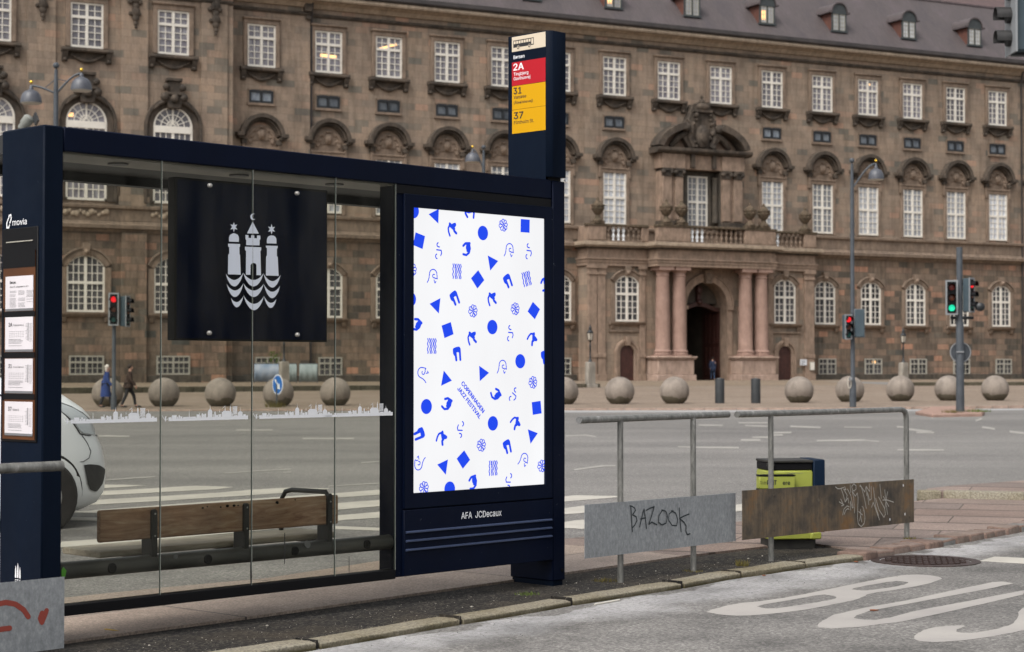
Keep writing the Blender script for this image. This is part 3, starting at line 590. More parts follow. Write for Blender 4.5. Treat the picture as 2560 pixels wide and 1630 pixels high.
LANE_DASHES=[[(-9.17, 40.307, -0.107), (-8.433, 40.051, -0.106), (-8.223, 39.056, -0.103), (-8.941, 39.3, -0.104)], [(-6.74, 44.39, -0.12), (-5.857, 44.516, -0.12), (-5.716, 43.439, -0.117), (-6.577, 43.32, -0.117)], [(-4.447, 38.648, -0.102), (-3.359, 38.648, -0.102), (-3.278, 37.721, -0.099), (-4.34, 37.721, -0.099)], [(-3.184, 25.27, -0.061), (-3.086, 25.423, -0.061), (-3.059, 25.199, -0.06), (-3.156, 25.049, -0.06)], [(-5.246, 23.479, -0.055), (-5.053, 23.835, -0.056), (-5.011, 23.638, -0.056), (-5.203, 23.288, -0.054)], [(-5.066, 23.898, -0.056), (-4.76, 24.267, -0.058), (-4.713, 24.026, -0.057), (-5.017, 23.665, -0.056)], [(-3.97, 25.179, -0.06), (-3.184, 26.228, -0.064), (-3.153, 25.968, -0.063), (-3.932, 24.939, -0.06)], [(-2.245, 22.243, -0.051), (-1.658, 22.849, -0.053), (-1.644, 22.652, -0.053), (-2.226, 22.056, -0.051)], [(-2.331, 28.114, -0.069), (-1.834, 28.756, -0.071), (-1.813, 28.419, -0.07), (-2.304, 27.791, -0.068)], [(1.176, 40.179, -0.107), (1.648, 40.699, -0.108), (1.616, 39.924, -0.106), (1.154, 39.423, -0.105)], [(1.648, 40.699, -0.108), (1.833, 39.672, -0.105), (1.799, 38.935, -0.103), (1.616, 39.924, -0.106)], [(0.894, 26.097, -0.063), (1.371, 27.226, -0.067), (1.348, 26.763, -0.065), (0.879, 25.672, -0.062)], [(1.368, 27.167, -0.067), (1.542, 27.167, -0.067), (1.522, 26.82, -0.065), (1.351, 26.82, -0.065)], [(3.129, 34.269, -0.089), (3.43, 33.9, -0.087), (3.376, 33.36, -0.086), (3.078, 33.718, -0.087)], [(3.44, 33.991, -0.088), (4.228, 33.9, -0.087), (4.139, 33.184, -0.085), (3.367, 33.272, -0.085)], [(4.976, 48.554, -0.133), (5.609, 48.368, -0.132), (5.482, 47.277, -0.129), (4.863, 47.455, -0.129)], [(6.181, 48.182, -0.132), (6.673, 47.455, -0.129), (6.525, 46.405, -0.126), (6.042, 47.1, -0.128)], [(6.341, 50.913, -0.14), (7.159, 50.913, -0.14), (6.989, 49.706, -0.136), (6.191, 49.706, -0.136)], [(4.767, 37.88, -0.1), (5.175, 37.88, -0.1), (5.024, 36.773, -0.096), (4.628, 36.773, -0.096)], [(5.213, 39.423, -0.105), (5.56, 39.423, -0.105), (5.424, 38.459, -0.102), (5.085, 38.459, -0.102)], [(6.009, 42.343, -0.114), (6.556, 42.63, -0.114), (6.383, 41.504, -0.111), (5.852, 41.232, -0.11)], [(5.866, 40.831, -0.109), (6.102, 40.964, -0.109), (5.947, 39.924, -0.106), (5.718, 39.797, -0.106)], [(7.282, 47.545, -0.13), (7.894, 46.49, -0.126), (7.695, 45.318, -0.123), (7.094, 46.319, -0.126)], [(10.008, 47.277, -0.129), (10.146, 46.576, -0.127), (9.854, 45.236, -0.123), (9.715, 45.897, -0.125)], [(9.89, 45.399, -0.123), (9.984, 43.216, -0.116), (9.652, 41.78, -0.112), (9.545, 43.818, -0.118)], [(9.515, 42.775, -0.115), (9.862, 42.486, -0.114), (9.603, 41.368, -0.111), (9.263, 41.642, -0.111)], [(6.275, 37.429, -0.098), (7.311, 37.721, -0.099), (7.14, 36.837, -0.096), (6.129, 36.559, -0.096)], [(7.266, 37.485, -0.099), (7.43, 36.827, -0.096), (7.322, 36.295, -0.095), (7.159, 36.935, -0.097)], [(6.982, 32.924, -0.084), (7.802, 32.838, -0.084), (7.642, 32.166, -0.082), (6.839, 32.249, -0.082)], [(13.649, 53.514, -0.148), (14.517, 56.142, -0.156), (13.896, 53.742, -0.149), (13.091, 51.329, -0.141)], [(12.224, 47.277, -0.129), (12.058, 45.399, -0.123), (11.637, 43.818, -0.118), (11.78, 45.564, -0.124)], [(11.911, 43.515, -0.117), (11.925, 42.343, -0.114), (11.537, 40.964, -0.109), (11.512, 42.06, -0.113)], [(8.507, 46.576, -0.127), (9.156, 46.234, -0.126), (9.023, 45.564, -0.124), (8.382, 45.897, -0.125)]]
SPHERES=[(-15.577, 69.988, -0.103), (-13.415, 70.041, -0.104), (-11.264, 70.183, -0.104), (-9.084, 70.661, -0.1), (-6.927, 71.207, -0.096), (-4.733, 71.673, -0.094), (-2.492, 72.101, -0.091), (-0.224, 72.541, -0.089), (2.074, 73.048, -0.087), (4.356, 73.567, -0.084), (6.637, 74.157, -0.082), (11.966, 75.718, -0.075), (14.335, 77.072, -0.067), (16.776, 78.491, -0.06), (19.079, 79.41, -0.056), (21.232, 79.85, -0.055)]
BAZOOK=[[(0.067, 0.486), (0.089, 0.482), (0.122, 0.467), (0.129, 0.452), (0.107, 0.434), (0.095, 0.425), (0.137, 0.41), (0.145, 0.385), (0.122, 0.357), (0.095, 0.341)], [(0.075, 0.481), (0.082, 0.413), (0.091, 0.315)], [(0.173, 0.341), (0.214, 0.44), (0.224, 0.455), (0.239, 0.391), (0.251, 0.324)], [(0.183, 0.392), (0.239, 0.397)], [(0.245, 0.445), (0.291, 0.457), (0.338, 0.464), (0.327, 0.44), (0.275, 0.35), (0.312, 0.363), (0.369, 0.341)], [(0.432, 0.436), (0.39, 0.4), (0.385, 0.358), (0.426, 0.336), (0.474, 0.346), (0.492, 0.387), (0.474, 0.425), (0.432, 0.436)], [(0.565, 0.424), (0.517, 0.404), (0.513, 0.361), (0.554, 0.325), (0.607, 0.319), (0.62, 0.361), (0.597, 0.405), (0.543, 0.425)], [(0.638, 0.438), (0.645, 0.365), (0.659, 0.274)], [(0.754, 0.389), (0.694, 0.38), (0.64, 0.366), (0.694, 0.337), (0.718, 0.311), (0.716, 0.275), (0.732, 0.249), (0.765, 0.253)]]
TAG=[[(0.88, 0.483), (0.91, 0.468), (0.948, 0.465), (1.005, 0.472)], [(0.967, 0.461), (0.997, 0.415), (1.023, 0.36)], [(1.017, 0.478), (1.036, 0.452), (1.001, 0.459), (1.054, 0.41), (1.027, 0.36), (1.066, 0.389), (1.077, 0.348)], [(1.055, 0.458), (1.108, 0.406), (1.142, 0.311), (1.131, 0.306), (1.1, 0.36), (1.104, 0.292)], [(1.097, 0.487), (1.101, 0.429)], [(1.124, 0.438), (1.151, 0.384), (1.161, 0.267)], [(1.128, 0.435), (1.174, 0.396), (1.205, 0.418), (1.217, 0.38), (1.204, 0.234), (1.219, 0.178), (1.262, 0.154), (1.309, 0.173), (1.324, 0.214), (1.31, 0.274), (1.287, 0.311)], [(1.159, 0.492), (1.128, 0.474), (1.136, 0.447), (1.163, 0.436), (1.194, 0.451), (1.194, 0.475), (1.159, 0.492)], [(1.232, 0.273), (1.29, 0.243)], [(1.261, 0.288), (1.263, 0.246), (1.245, 0.2)], [(1.259, 0.242), (1.278, 0.188)], [(1.245, 0.472), (1.272, 0.463), (1.311, 0.391), (1.35, 0.289)], [(1.253, 0.479), (1.323, 0.421), (1.347, 0.463), (1.355, 0.392)], [(1.347, 0.463), (1.399, 0.421), (1.395, 0.48)], [(1.363, 0.419), (1.386, 0.318)], [(1.423, 0.459), (1.426, 0.361), (1.398, 0.351), (1.367, 0.411)], [(1.429, 0.296), (1.454, 0.332), (1.557, 0.186)], [(1.471, 0.449), (1.502, 0.302), (1.549, 0.224)], [(1.506, 0.36), (1.558, 0.267), (1.639, 0.202), (1.663, 0.225), (1.648, 0.273), (1.551, 0.37)], [(1.572, 0.468), (1.595, 0.356)], [(1.616, 0.341), (1.681, 0.339), (1.796, 0.314)], [(1.649, 0.422), (1.669, 0.324), (1.692, 0.223)], [(1.694, 0.402), (1.648, 0.271)], [(1.624, 0.37), (1.713, 0.285)], [(0.928, 0.366), (1.0, 0.339), (0.962, 0.332)], [(0.951, 0.385), (0.985, 0.347)], [(0.977, 0.263), (1.0, 0.308), (1.046, 0.328), (1.077, 0.319)], [(0.996, 0.264), (1.023, 0.295), (1.054, 0.307), (1.074, 0.3)]]
TAG_SPOTS=[(1.965, 0.44), (1.991, 0.206), (1.737, 0.178)]
# ---------------------------------------------------------------- ground, road, plaza
def road_z(y): return -.035 - .0031 * max(0.0, y - 17)
def plaza_z(px, y):
    yr = 94 + (px - 400) * .0125
    return -.13 + .33 * (y - 68) / (yr - 68)
def grid_mesh(rows, name, mt):
    mb = MB(); n = len(rows[0])
    for r in rows: mb.v += r
    for i in range(len(rows)-1):
        for j in range(n-1):
            mb.f.append((i*n+j, i*n+j+1, (i+1)*n+j+1, (i+1)*n+j))
    return mb.build(name, mt)
b = MB(); b.add([(-3000,-3000,-.9),(3000,-3000,-.9),(3000,3000,-.9),(-3000,3000,-.9)], [(0,1,2,3)])
struct(b.build('ground', M['asphalt']))
rows = []
for y in (-40, 0, 8, 12, 17, 20, 30, 40, 50, 60, 74):
    rows.append([(x, y, road_z(y)) for x in (-70, -30, -10, 0, 5, 10, 20, 40, 90)])
struct(grid_mesh(rows, 'road', M['asphalt']))
# plaza: cobbles rising from its kerb to the step in front of the palace
cols = list(range(-1600, 4200, 200))
def kerb_far(px):
    return 65.6 + (px - 160) * .0012 if px < 2075 else 67.9 + (px - 2075) * .0065
rows = []
for s in [i / 8 for i in range(9)]:
    row = []
    for px in cols:
        y0 = kerb_far(px); y1 = 94 + (px - 400) * .0125
        y = y0 + (y1 - y0) * s
        row.append(((px - 1280) / 4540 * y, y, plaza_z(px, y)))
    rows.append(row)
struct(grid_mesh(rows, 'plaza', M['cobble']))
b = MB()
for i in range(len(cols) - 1):
    pa, pb = cols[i], cols[i+1]
    for k in range(5):
        u0 = k / 5 + .004; u1 = (k + 1) / 5 - .004
        qa = pa + (pb - pa) * u0; qb = pa + (pb - pa) * u1
        ya, yb = kerb_far(qa), kerb_far(qb)
        za = plaza_z(qa, ya) + .02
        xa, xb = (qa - 1280) / 4540, (qb - 1280) / 4540
        vs = [(xa*(ya-.32), ya-.32, -.3), (xb*(yb-.32), yb-.32, -.3), (xb*yb, yb, -.3), (xa*ya, ya, -.3)]
        vs += [(v[0], v[1], za) for v in vs]
        b.add(vs, [(0,3,2,1),(4,5,6,7),(0,1,5,4),(1,2,6,5),(2,3,7,6),(3,0,4,7)])
struct(b.build('plaza_kerb', M['ped_stone'], bevel=.02))
# terrace with its step; the step dies into a ramp in front of the portal
FA = math.atan2(.45359648, .89120718)
UF = Vector((.89120718, .45359648, 0)); NF = Vector((.45359648, -.89120718, 0))
F0 = Vector((14.18281938, 137.0, 0))
def riser_pt(px):
    y = 94 + (px - 400) * .0125
    return Vector(((px - 1280) / 4540 * y, y, 0))
A0, A1, A2, A3 = riser_pt(-1600), riser_pt(1500), riser_pt(2270), riser_pt(4200)
BK = -NF
b = MB()
def quad(z0, z1, p, q, p2, q2):
    b.add([(p.x,p.y,z0),(q.x,q.y,z0),(q2.x,q2.y,z1),(p2.x,p2.y,z1)], [(0,1,2,3)])
d1, d2 = BK * 9.0, BK * 40
quad(.42, .42, A0, A1, A0 + d2, A1 + d2); quad(.42, .42, A2, A3, A2 + d2, A3 + d2)
quad(.215, .42, A1, A2, A1 + d1, A2 + d1); quad(.42, .42, A1 + d1, A2 + d1, A1 + d2, A2 + d2)
struct(b.build('terrace', M['terrace'], smooth=False))
b = MB()
for p, q in ((A0, A1), (A2, A3)):
    n = int((q - p).length / 1.4); 
    for i in range(n):
        a = p + (q - p) * (i / n) ; c = p + (q - p) * ((i + .985) / n)
        f = NF * .06; g = BK * .35
        vs = [(a+f).to_tuple(), (c+f).to_tuple(), (c+g).to_tuple(), (a+g).to_tuple()]
        b.add([(v[0],v[1],-.1) for v in vs] + [(v[0],v[1],.428) for v in vs], [(0,3,2,1),(4,5,6,7),(0,1,5,4),(1,2,6,5),(2,3,7,6),(3,0,4,7)])
struct(b.build('terrace_step', M['riser'], bevel=.015))

# near island: pavement, soil strip, kerb
PB = [(-7.0,3.9),(-2.301,9.302),(-1.96,9.696),(-1.443,10.272),(-.407,11.511),(.363,12.428),(1.264,13.516),(1.98,14.236),(2.404,14.452),(2.60,14.06)]
KT = [(2.62,13.80),(2.95,14.17),(3.55,14.89),(4.39,16.0),(8.1,21.0)]
PF = [(12.5,27.5),(4.958,19.781),(4.168,18.986),(1.991,16.439),(.431,14.855),(-.958,13.182),(-1.633,12.087),(-2.237,11.563),(-2.734,11.059),(-7.6,5.6)]
PBL = PB[:7]; PBR = PB[6:]
b = MB(); b.prism(PBL + [(.92,13.98),(.10,14.60)] + PF[5:], 'z', -.25, 0.0)
struct(b.build('pavement', M['slab_long'], smooth=False))
b = MB(); b.prism(PBR + KT + PF[:5] + [(.10,14.60),(.92,13.98)], 'z', -.25, 0.001)
struct(b.build('pavement', M['slab'], smooth=False))
KI = [(-5.6,4.2),(-1.476,8.963),(-1.297,9.235),(-1.053,9.467),(-.344,10.239),(0,10.738),(1.005,11.852),(1.8,12.801),(2.56,13.68)]
b = MB(); b.prism(KI + [(2.60,14.05),(2.404,14.44),(1.98,14.226),(1.264,13.506),(.363,12.418),(-.407,11.501),(-1.443,10.262),(-1.96,9.686),(-2.301,9.292),(-7.0,3.89)], 'z', -.25, -.014)
struct(b.build('soil_strip', M['soil'], smooth=False))
def kerb_path(y):  # outer (road side) edge of the kerb
    pts = [(-5.31,4.2),(-1.258,8.962),(-.96,9.305),(-.279,10.17),(0,10.504),(.346,10.956),(1.106,11.824),(1.502,12.354),(1.777,12.64),(2.152,13.08),(2.656,13.584)]
    for p, q in zip(pts, pts[1:]):
        if p[1] <= y <= q[1]:
            u = (y - p[1]) / (q[1] - p[1]); return Vector((p[0] + (q[0]-p[0])*u, y, 0))
    return Vector((pts[-1][0], pts[-1][1], 0))
b = MB(); rk = random.Random(3)
y = 4.3
joints = [4.3,5.2,6.2,7.1,8.0,8.68,9.28,10.17,10.98,11.83,12.42,13.02,13.56]
for ya, yb in zip(joints, joints[1:]):
    n = 5; yb -= .024
    top = rk.uniform(-.004, .010)
    vs = []
    for i in range(n+1):
        y = ya + (yb - ya) * i / n
        p = kerb_path(y); t_ = Vector((.646,.763,0)); nn = Vector((-.763,.646,0))
        jo = rk.uniform(-.004,.004)
        o_ = p - nn * (.012 + jo); e1 = p + nn * .012; e2 = p + nn * (.155 + rk.uniform(-.01,.01))
        zt = top + rk.uniform(-.0015,.0015)
        vs += [(o_.x,o_.y,-.20),(o_.x,o_.y,zt-.008),(e1.x+nn.x*.02,e1.y+nn.y*.02,zt),(e2.x,e2.y,zt-.004),(e2.x,e2.y,-.20)]
    fs = []
    for i in range(n):
        for k in range(4): fs.append((i*5+k, i*5+k+1, (i+1)*5+k+1, (i+1)*5+k))
    fs += [(0,1,2,3,4), (n*5+4,n*5+3,n*5+2,n*5+1,n*5)]
    b.add(vs, fs)
struct(b.build('kerb', M['kerb'], bevel=.003, ang=25))
b = MB()
for y in joints[1:-1]:
    p = kerb_path(y - .012); t_ = Vector((.646,.763,0)); nn = Vector((-.763,.646,0))
    q = [p - nn*.002 - t_*.006, p - nn*.002 + t_*.006, p + nn*.15 + t_*.010, p + nn*.15 - t_*.010]
    b.add([(v.x,v.y,-.1) for v in q] + [(v.x,v.y,.0125) for v in q], [(0,3,2,1),(4,5,6,7),(0,1,5,4),(1,2,6,5),(2,3,7,6),(3,0,4,7)])
struct(b.build('kerb_joints', M['soil'], smooth=False))
# setts carry the kerb on round the corner
sc_cols = [(.155,.105,.085),(.185,.142,.118),(.14,.145,.138),(.165,.125,.102),(.155,.152,.145),(.19,.142,.12)]
K2 = [(2.60,13.52),(2.656,13.584),(3.043,14.09),(3.642,14.813),(4.481,15.931),(8.2,20.9)]
def along(pts, s):
    for p, q in zip(pts, pts[1:]):
        L = math.hypot(q[0]-p[0], q[1]-p[1])
        if s <= L: return Vector((p[0]+(q[0]-p[0])*s/L, p[1]+(q[1]-p[1])*s/L, 0)), Vector(((q[0]-p[0])/L, (q[1]-p[1])/L, 0))
        s -= L
    return Vector((*pts[-1],0)), Vector((.6,.8,0))
sm = [sett_mat('sett_%s' % n, c) for n, c in zip(('red','pink','grey','rose','ash','warm'), sc_cols)]
b = MB(); idx = []
s = 0.0; k = 0
while s < 9.0:
    L = rk.uniform(.20, .34)
    p, t_ = along(K2, s + .008); q, _ = along(K2, s + L - .008)
    nn = Vector((-t_.y, t_.x, 0))
    wd = rk.uniform(.17,.24); zt = rk.uniform(.012,.03); j = rk.uniform(-.02,.02)
    pts = [p - nn*(.01+j), q - nn*(.01+j*.5), q + nn*wd, p + nn*wd]
    f0 = len(b.f)
    b.add([(v.x,v.y,-.2) for v in pts] + [(v.x + rk.uniform(-.008,.008), v.y + rk.uniform(-.008,.008), zt + rk.uniform(-.012,.006)) for v in pts], [(0,3,2,1),(4,5,6,7),(0,1,5,4),(1,2,6,5),(2,3,7,6),(3,0,4,7)])
    idx += [rk.randrange(6)] * 6
    s += L; k += 1
me = bpy.data.meshes.new('kerb_setts'); me.from_pydata(b.v, [], b.f); me.update()
for x in sm: me.materials.append(x)
for f, i in zip(me.polygons, idx): f.material_index = i
bm = bmesh.new(); bm.from_mesh(me); bmesh.ops.recalc_face_normals(bm, faces=bm.faces)
bmesh.ops.bevel(bm, geom=list(bm.edges), offset=.016, segments=2, profile=.5, affect='EDGES'); bm.to_mesh(me); bm.free()
me.polygons.foreach_set('use_smooth', [True]*len(me.polygons))
o = bpy.data.objects.new('kerb_setts', me); col.objects.link(o); struct(o)
# raised corner of the next island
b = MB()
b.prism([(4.385,19.42),(4.60,19.44),(5.40,19.16),(9.5,17.9),(13,24),(6.0,21.3),(5.0,20.45),(4.55,19.9)], 'z', -.2, .075)
struct(b.build('raised_island', M['slab'], smooth=False))
b = MB()
kp = [(4.36,19.40),(4.60,19.415),(5.40,19.13),(6.6,18.77),(7.8,18.4),(9.4,17.9)]
for p, q in zip(kp, kp[1:]):
    d = Vector((q[0]-p[0], q[1]-p[1], 0)); L = d.length; d.normalize(); nn = Vector((-d.y, d.x, 0))
    a = Vector((*p,0)); c = Vector((*q,0)) - d*.015
    vs = [a, c, c + nn*.17, a + nn*.17]
    b.add([(v.x,v.y,-.15) for v in vs] + [(v.x,v.y,.083) for v in vs], [(0,3,2,1),(4,5,6,7),(0,1,5,4),(1,2,6,5),(2,3,7,6),(3,0,4,7)])
struct(b.build('island_kerb', M['kerb'], bevel=.02, seg=2))

# painted markings: thin worn sheets lying on the road
def sheet(polys, name, mt, zf, lift=.003):
    b = MB()
    for p in polys:
        b.prism([(q[0], q[1]) for q in p], 'z', 0, .0015)
    for i, v in enumerate(b.v):
        b.v[i] = (v[0], v[1], zf(v[1]) + lift + v[2])
    o = b.build(name, mt, smooth=False); return struct(o)
def jag(p, amp=.006, seed=1, sub=3):
    r = random.Random(seed); out = []
    for a, c in zip(p, p[1:] + p[:1]):
        for i in range(sub):
            u = i / sub
            out.append((a[0] + (c[0]-a[0])*u + r.uniform(-amp,amp), a[1] + (c[1]-a[1])*u + r.uniform(-amp,amp)))
    return out
def poly_with_holes(name, outer, holes, mt, z):
    cu = bpy.data.curves.new('tmp', 'CURVE'); cu.dimensions = '2D'; cu.fill_mode = 'FRONT'
    for pl in [outer] + holes:
        s_ = cu.splines.new('POLY'); s_.points.add(len(pl) - 1)
        for i, p in enumerate(pl): s_.points[i].co = (p[0], p[1], 0, 1)
        s_.use_cyclic_u = True
    tmp = bpy.data.objects.new('tmp', cu)
    me = bpy.data.meshes.new_from_object(tmp)
    bpy.data.objects.remove(tmp)
    me.name = name; me.materials.clear(); me.materials.append(mt)
    o = bpy.data.objects.new(name, me); col.objects.link(o); o.location = (0,0,z)
    return struct(o)
def smooth_poly(p, it=2):
    for _ in range(it):
        q = []
        for a, c in zip(p, p[1:] + p[:1]):
            q += [(a[0]*.75+c[0]*.25, a[1]*.75+c[1]*.25), (a[0]*.25+c[0]*.75, a[1]*.25+c[1]*.75)]
        p = q
    return p
poly_with_holes('bus_lane_letter', jag(smooth_poly(BUS_B, 1), .004, 1, 2), [jag(smooth_poly(BUS_H1, 1), .004, 2, 2), jag(smooth_poly(BUS_H2, 1), .004, 3, 2)], M['bus_paint'], -.0335)
poly_with_holes('bus_lane_letter', jag(BUS_U, .004, 4, 4), [], M['bus_paint'], -.0335)
ex = [BUS_S[0]] + [(4.9, 9.9), (5.3, 10.1), (5.0, 9.3)]
poly_with_holes('bus_lane_letter', jag(smooth_poly(BUS_S[:-1] + [BUS_S[-1], (BUS_S[-1][0]+.5, BUS_S[-1][1]+.45), (BUS_S[0][0]+.45, BUS_S[0][1]+.25)], 1), .004, 5, 2), [], M['bus_paint'], -.0335)
sheet([jag(LANE_NEAR, .003, 6)] + [jag([(4.144,14.874),(4.204,14.947),(5.2,16.1),(5.17,15.9)], .003, 9)], 'lane_line', M['paint'], lambda y: -.035, .001)
EXTRA = []
sheet([jag(z, .012, i) for i, z in enumerate(ZEBRA)], 'zebra_crossing', M['paint'], road_z)
sheet([[(p[0], p[1]) for p in q] for q in LANE_DASHES], 'lane_markings', M['paint_worn'], road_z)

pl_ = []
for q in range(1300, 4200, 200):
    ya, yb = kerb_far(q) - .36, kerb_far(q + 200) - .36
    xa, xb = (q - 1280) / 4540, (q - 1080) / 4540
    pl_.append([(xa*ya, ya), (xa*(ya-3.4), ya-3.4), (xb*(yb-3.4), yb-3.4), (xb*yb, yb)])
sheet(pl_, 'cycle_lane', M['pale_lane'], road_z, .002)
# traffic island with the right hand signal
b = MB(); b.prism([(13.06,56.5),(14.871,57.5),(15.79,60.7),(17.0,69.0),(15.6,67.6),(13.342,60.1)], 'z', -.4, -.06)
struct(b.build('traffic_island', M['pink'], bevel=.03))

# manhole
th = thing('manhole_cover', 'round rusty cast iron manhole cover sunk beside the granite corner setts', 'manhole cover', (3.06, 13.48, -.035), R(15))
b = MB()
def circ(r, n=40, cx=0, cy=0): return [(cx + r*math.cos(2*math.pi*i/n), cy + r*math.sin(2*math.pi*i/n)) for i in range(n)]
b.ring(circ(.40), circ(.335), 'z', -.02, .006)
b.build('frame_ring', M['iron_cover'], th)
b = MB(); b.prism(circ(.325), 'z', -.02, .001)
rr = random.Random(5)
for i in range(-6, 7):
    for j in range(-6, 7):
        x, y_ = i*.05 + (.025 if j % 2 else 0), j*.05
        if math.hypot(x, y_) < .295:
            b.prism([(x-.017,y_-.011),(x+.019,y_-.013),(x+.02,y_+.012),(x-.019,y_+.012)], 'z', .001, .008 + rr.uniform(0,.002))
b.build('lid', M['iron_cover'], th)

# loose grit in the soil and along the kerb
rg = random.Random(11)
b = MB()
BL = [(-2.301,9.292),(-1.443,10.262),(-.407,11.501),(.363,12.418),(1.264,13.506),(1.98,14.226)]
for i in range(420):
    yk = rg.uniform(8.1, 13.4); k_ = kerb_path(yk) + Vector((-.763,.646,0)) * .17
    q = Vector((-.763,.646,0)) * rg.uniform(0, 1) * (.58 if yk < 12 else .42)
    p = k_ + q
    r_ = rg.choice([.0012,.0015,.002,.002,.003]) if rg.random() < .985 else .007
    b.ball((p.x, p.y, -.014 + r_*.5), r_, 5, 3, (rg.uniform(.7,1.5), rg.uniform(.7,1.5), .6))
tag(b.build('soil_pebbles', M['pebble']), 'tiny pale pebbles scattered over the dark soil strip', 'pebbles', kind='stuff')
b = MB()
for i in range(110):
    yk = rg.uniform(8.6, 13.6); p = kerb_path(yk) - Vector((-.763,.646,0)) * rg.uniform(.01, .9) ** 1.5
    r_ = rg.choice([.0015,.002,.003])
    b.ball((p.x, p.y, -.035 + r_*.5), r_, 5, 3, (1.3, .9, .6))
tag(b.build('road_grit', M['cast']), 'dark grit lying on the bus lane by the kerb', 'grit', kind='stuff')
def tuft(x, y, z, n, h, sp, label, mt='leaf'):
    b = MB()
    for i in range(n):
        a = rg.uniform(0, 6.28); r_ = sp * rg.random() ** .7
        px, py = x + r_*math.cos(a), y + r_*math.sin(a); hh = h * rg.uniform(.4, 1); l = rg.uniform(0,6.28)
        dx, dy = math.cos(l)*hh*.5, math.sin(l)*hh*.5; w_ = .0025 + h*.025
        b.add([(px-w_,py,z),(px+w_,py,z),(px+dx,py+dy,z+hh)], [(0,1,2)])
        b.add([(px,py-w_,z),(px,py+w_,z),(px+dx,py+dy,z+hh)], [(0,1,2)])
    return tag(b.build('grass_tuft', M[mt], smooth=False), label, 'weed', 'weeds at the kerb and posts')
tuft(2.335, 14.28, 0, 60, .06, .03, 'bright green grass tuft on the pavement edge below the rusty plate')
tuft(2.22, 14.30, 0, 40, .035, .04, 'low dark weed left of the bright green tuft', 'leaf_dry')
tuft(.62, 12.05, -.02, 90, .03, .09, 'flat moss patch round the foot of the left post of the grey railing', 'leaf_dry')
tuft(1.25, 12.60, -.02, 60, .025, .07, 'flat moss patch round the foot of the right post of the grey railing', 'leaf_dry')
tuft(.10, 11.33, -.02, 80, .028, .08, 'dull green moss patch under the right end of the advert box', 'leaf')
tuft(1.62, 12.83, 0, 50, .055, .05, 'thin straw coloured grass at the kerb between the grey and rusty plates', 'leaf_dry')
tuft(3.24, 14.83, 0, 30, .03, .06, 'dry weed at the foot of the last railing post', 'leaf_dry')
tuft(14.1, 58.3, -.06, 90, .16, .35, 'dry brown weeds on the traffic island left of the signal post', 'leaf_dry')
tuft(15.2, 59.4, -.06, 150, .14, .45, 'green weeds on the traffic island right of the signal post', 'leaf')
tuft(-8.97, 69.0, -.19, 120, .4, .4, 'yellowish weeds at the foot of the blue arrow sign', 'leaf_dry')
# litter
def scrap(name, x, y, z, L, W, rot, mt, label, cat):
    b = MB(); b.prism([(-L/2,-W/3),(0,-W/2),(L/2,0),(L*.1,W/2),(-L*.4,W/3)], 'z', 0, .004)
    o = b.build(name, M[mt]); o.location = (x,y,z); o.rotation_euler = (.1,.05,rot)
    return tag(o, label, cat, 'litter around the stop')
scrap('dry_leaf', 2.53, 13.38, -.030, .06, .03, 1.0, 'leaf_brown', 'brown dry leaf against the kerb left of the manhole', 'leaf')
scrap('dry_leaf', 2.13, 10.72, -.030, .06, .025, .3, 'leaf_brown', 'brown dry leaf on the bus lane above the painted letter U', 'leaf')
scrap('dry_leaf', 1.73, 12.50, -.030, .03, .02, .3, 'leaf_brown', 'small brown leaf against the kerb under the rusty plate', 'leaf')
scrap('yellow_leaf', 1.98, 13.78, -.02, .045, .02, .6, 'leaf_yellow', 'yellow leaf on the soil below the lime bin', 'leaf')
scrap('yellow_leaf', 2.24, 14.13, -.02, .045, .02, .2, 'leaf_yellow', 'yellow leaf on the soil under the bright green tuft', 'leaf')
scrap('paper_scrap', 1.78, 14.0, -.02, .07, .03, .2, 'litter', 'torn white paper scrap on the soil left of the lime bin', 'litter')
scrap('paper_scrap', -.99, 9.72, -.02, .03, .03, .9, 'litter', 'white paper scrap on the dark soil by the lower kerb', 'litter')
scrap('orange_straw', -2.13, 9.70, 0, .10, .012, -.5, 'leaf_yellow', 'short orange straw on the slabs under the glass', 'litter')
b = MB(); b.tube([(.50,10.98,-.029),(.66,11.19,-.029)], .006, 8)
tag(b.build('white_straw', M['litter']), 'white drinking straw lying in the gutter below the grey railing', 'straw', 'litter around the stop')
b = MB(); b.lathe([(.012,0),(.016,.012),(.006,.03)], (3.77,13.22,-.035), 8)
tag(b.build('black_stub', M['cast']), 'small black stub on the white lane line', 'stub', 'litter around the stop')
# ---------------------------------------------------------------- palace (local x along the facade, -y towards the square)
pal = thing('palace', 'long brown sandstone palace with white windows, columned portal and copper roof', 'palace', tuple(F0), FA)
AL, AR = -64.0, 44.0
PC = -.28     # centre of the portal
STEP = -37.2; MID = -31.4
def Y(a): return -1.4 if a < STEP else (-.3 if a < MID else 0.0)
def wallbox(b, a0, a1, z0, z1, y): b.box(a0, a1, y, 2.0, z0, z1)
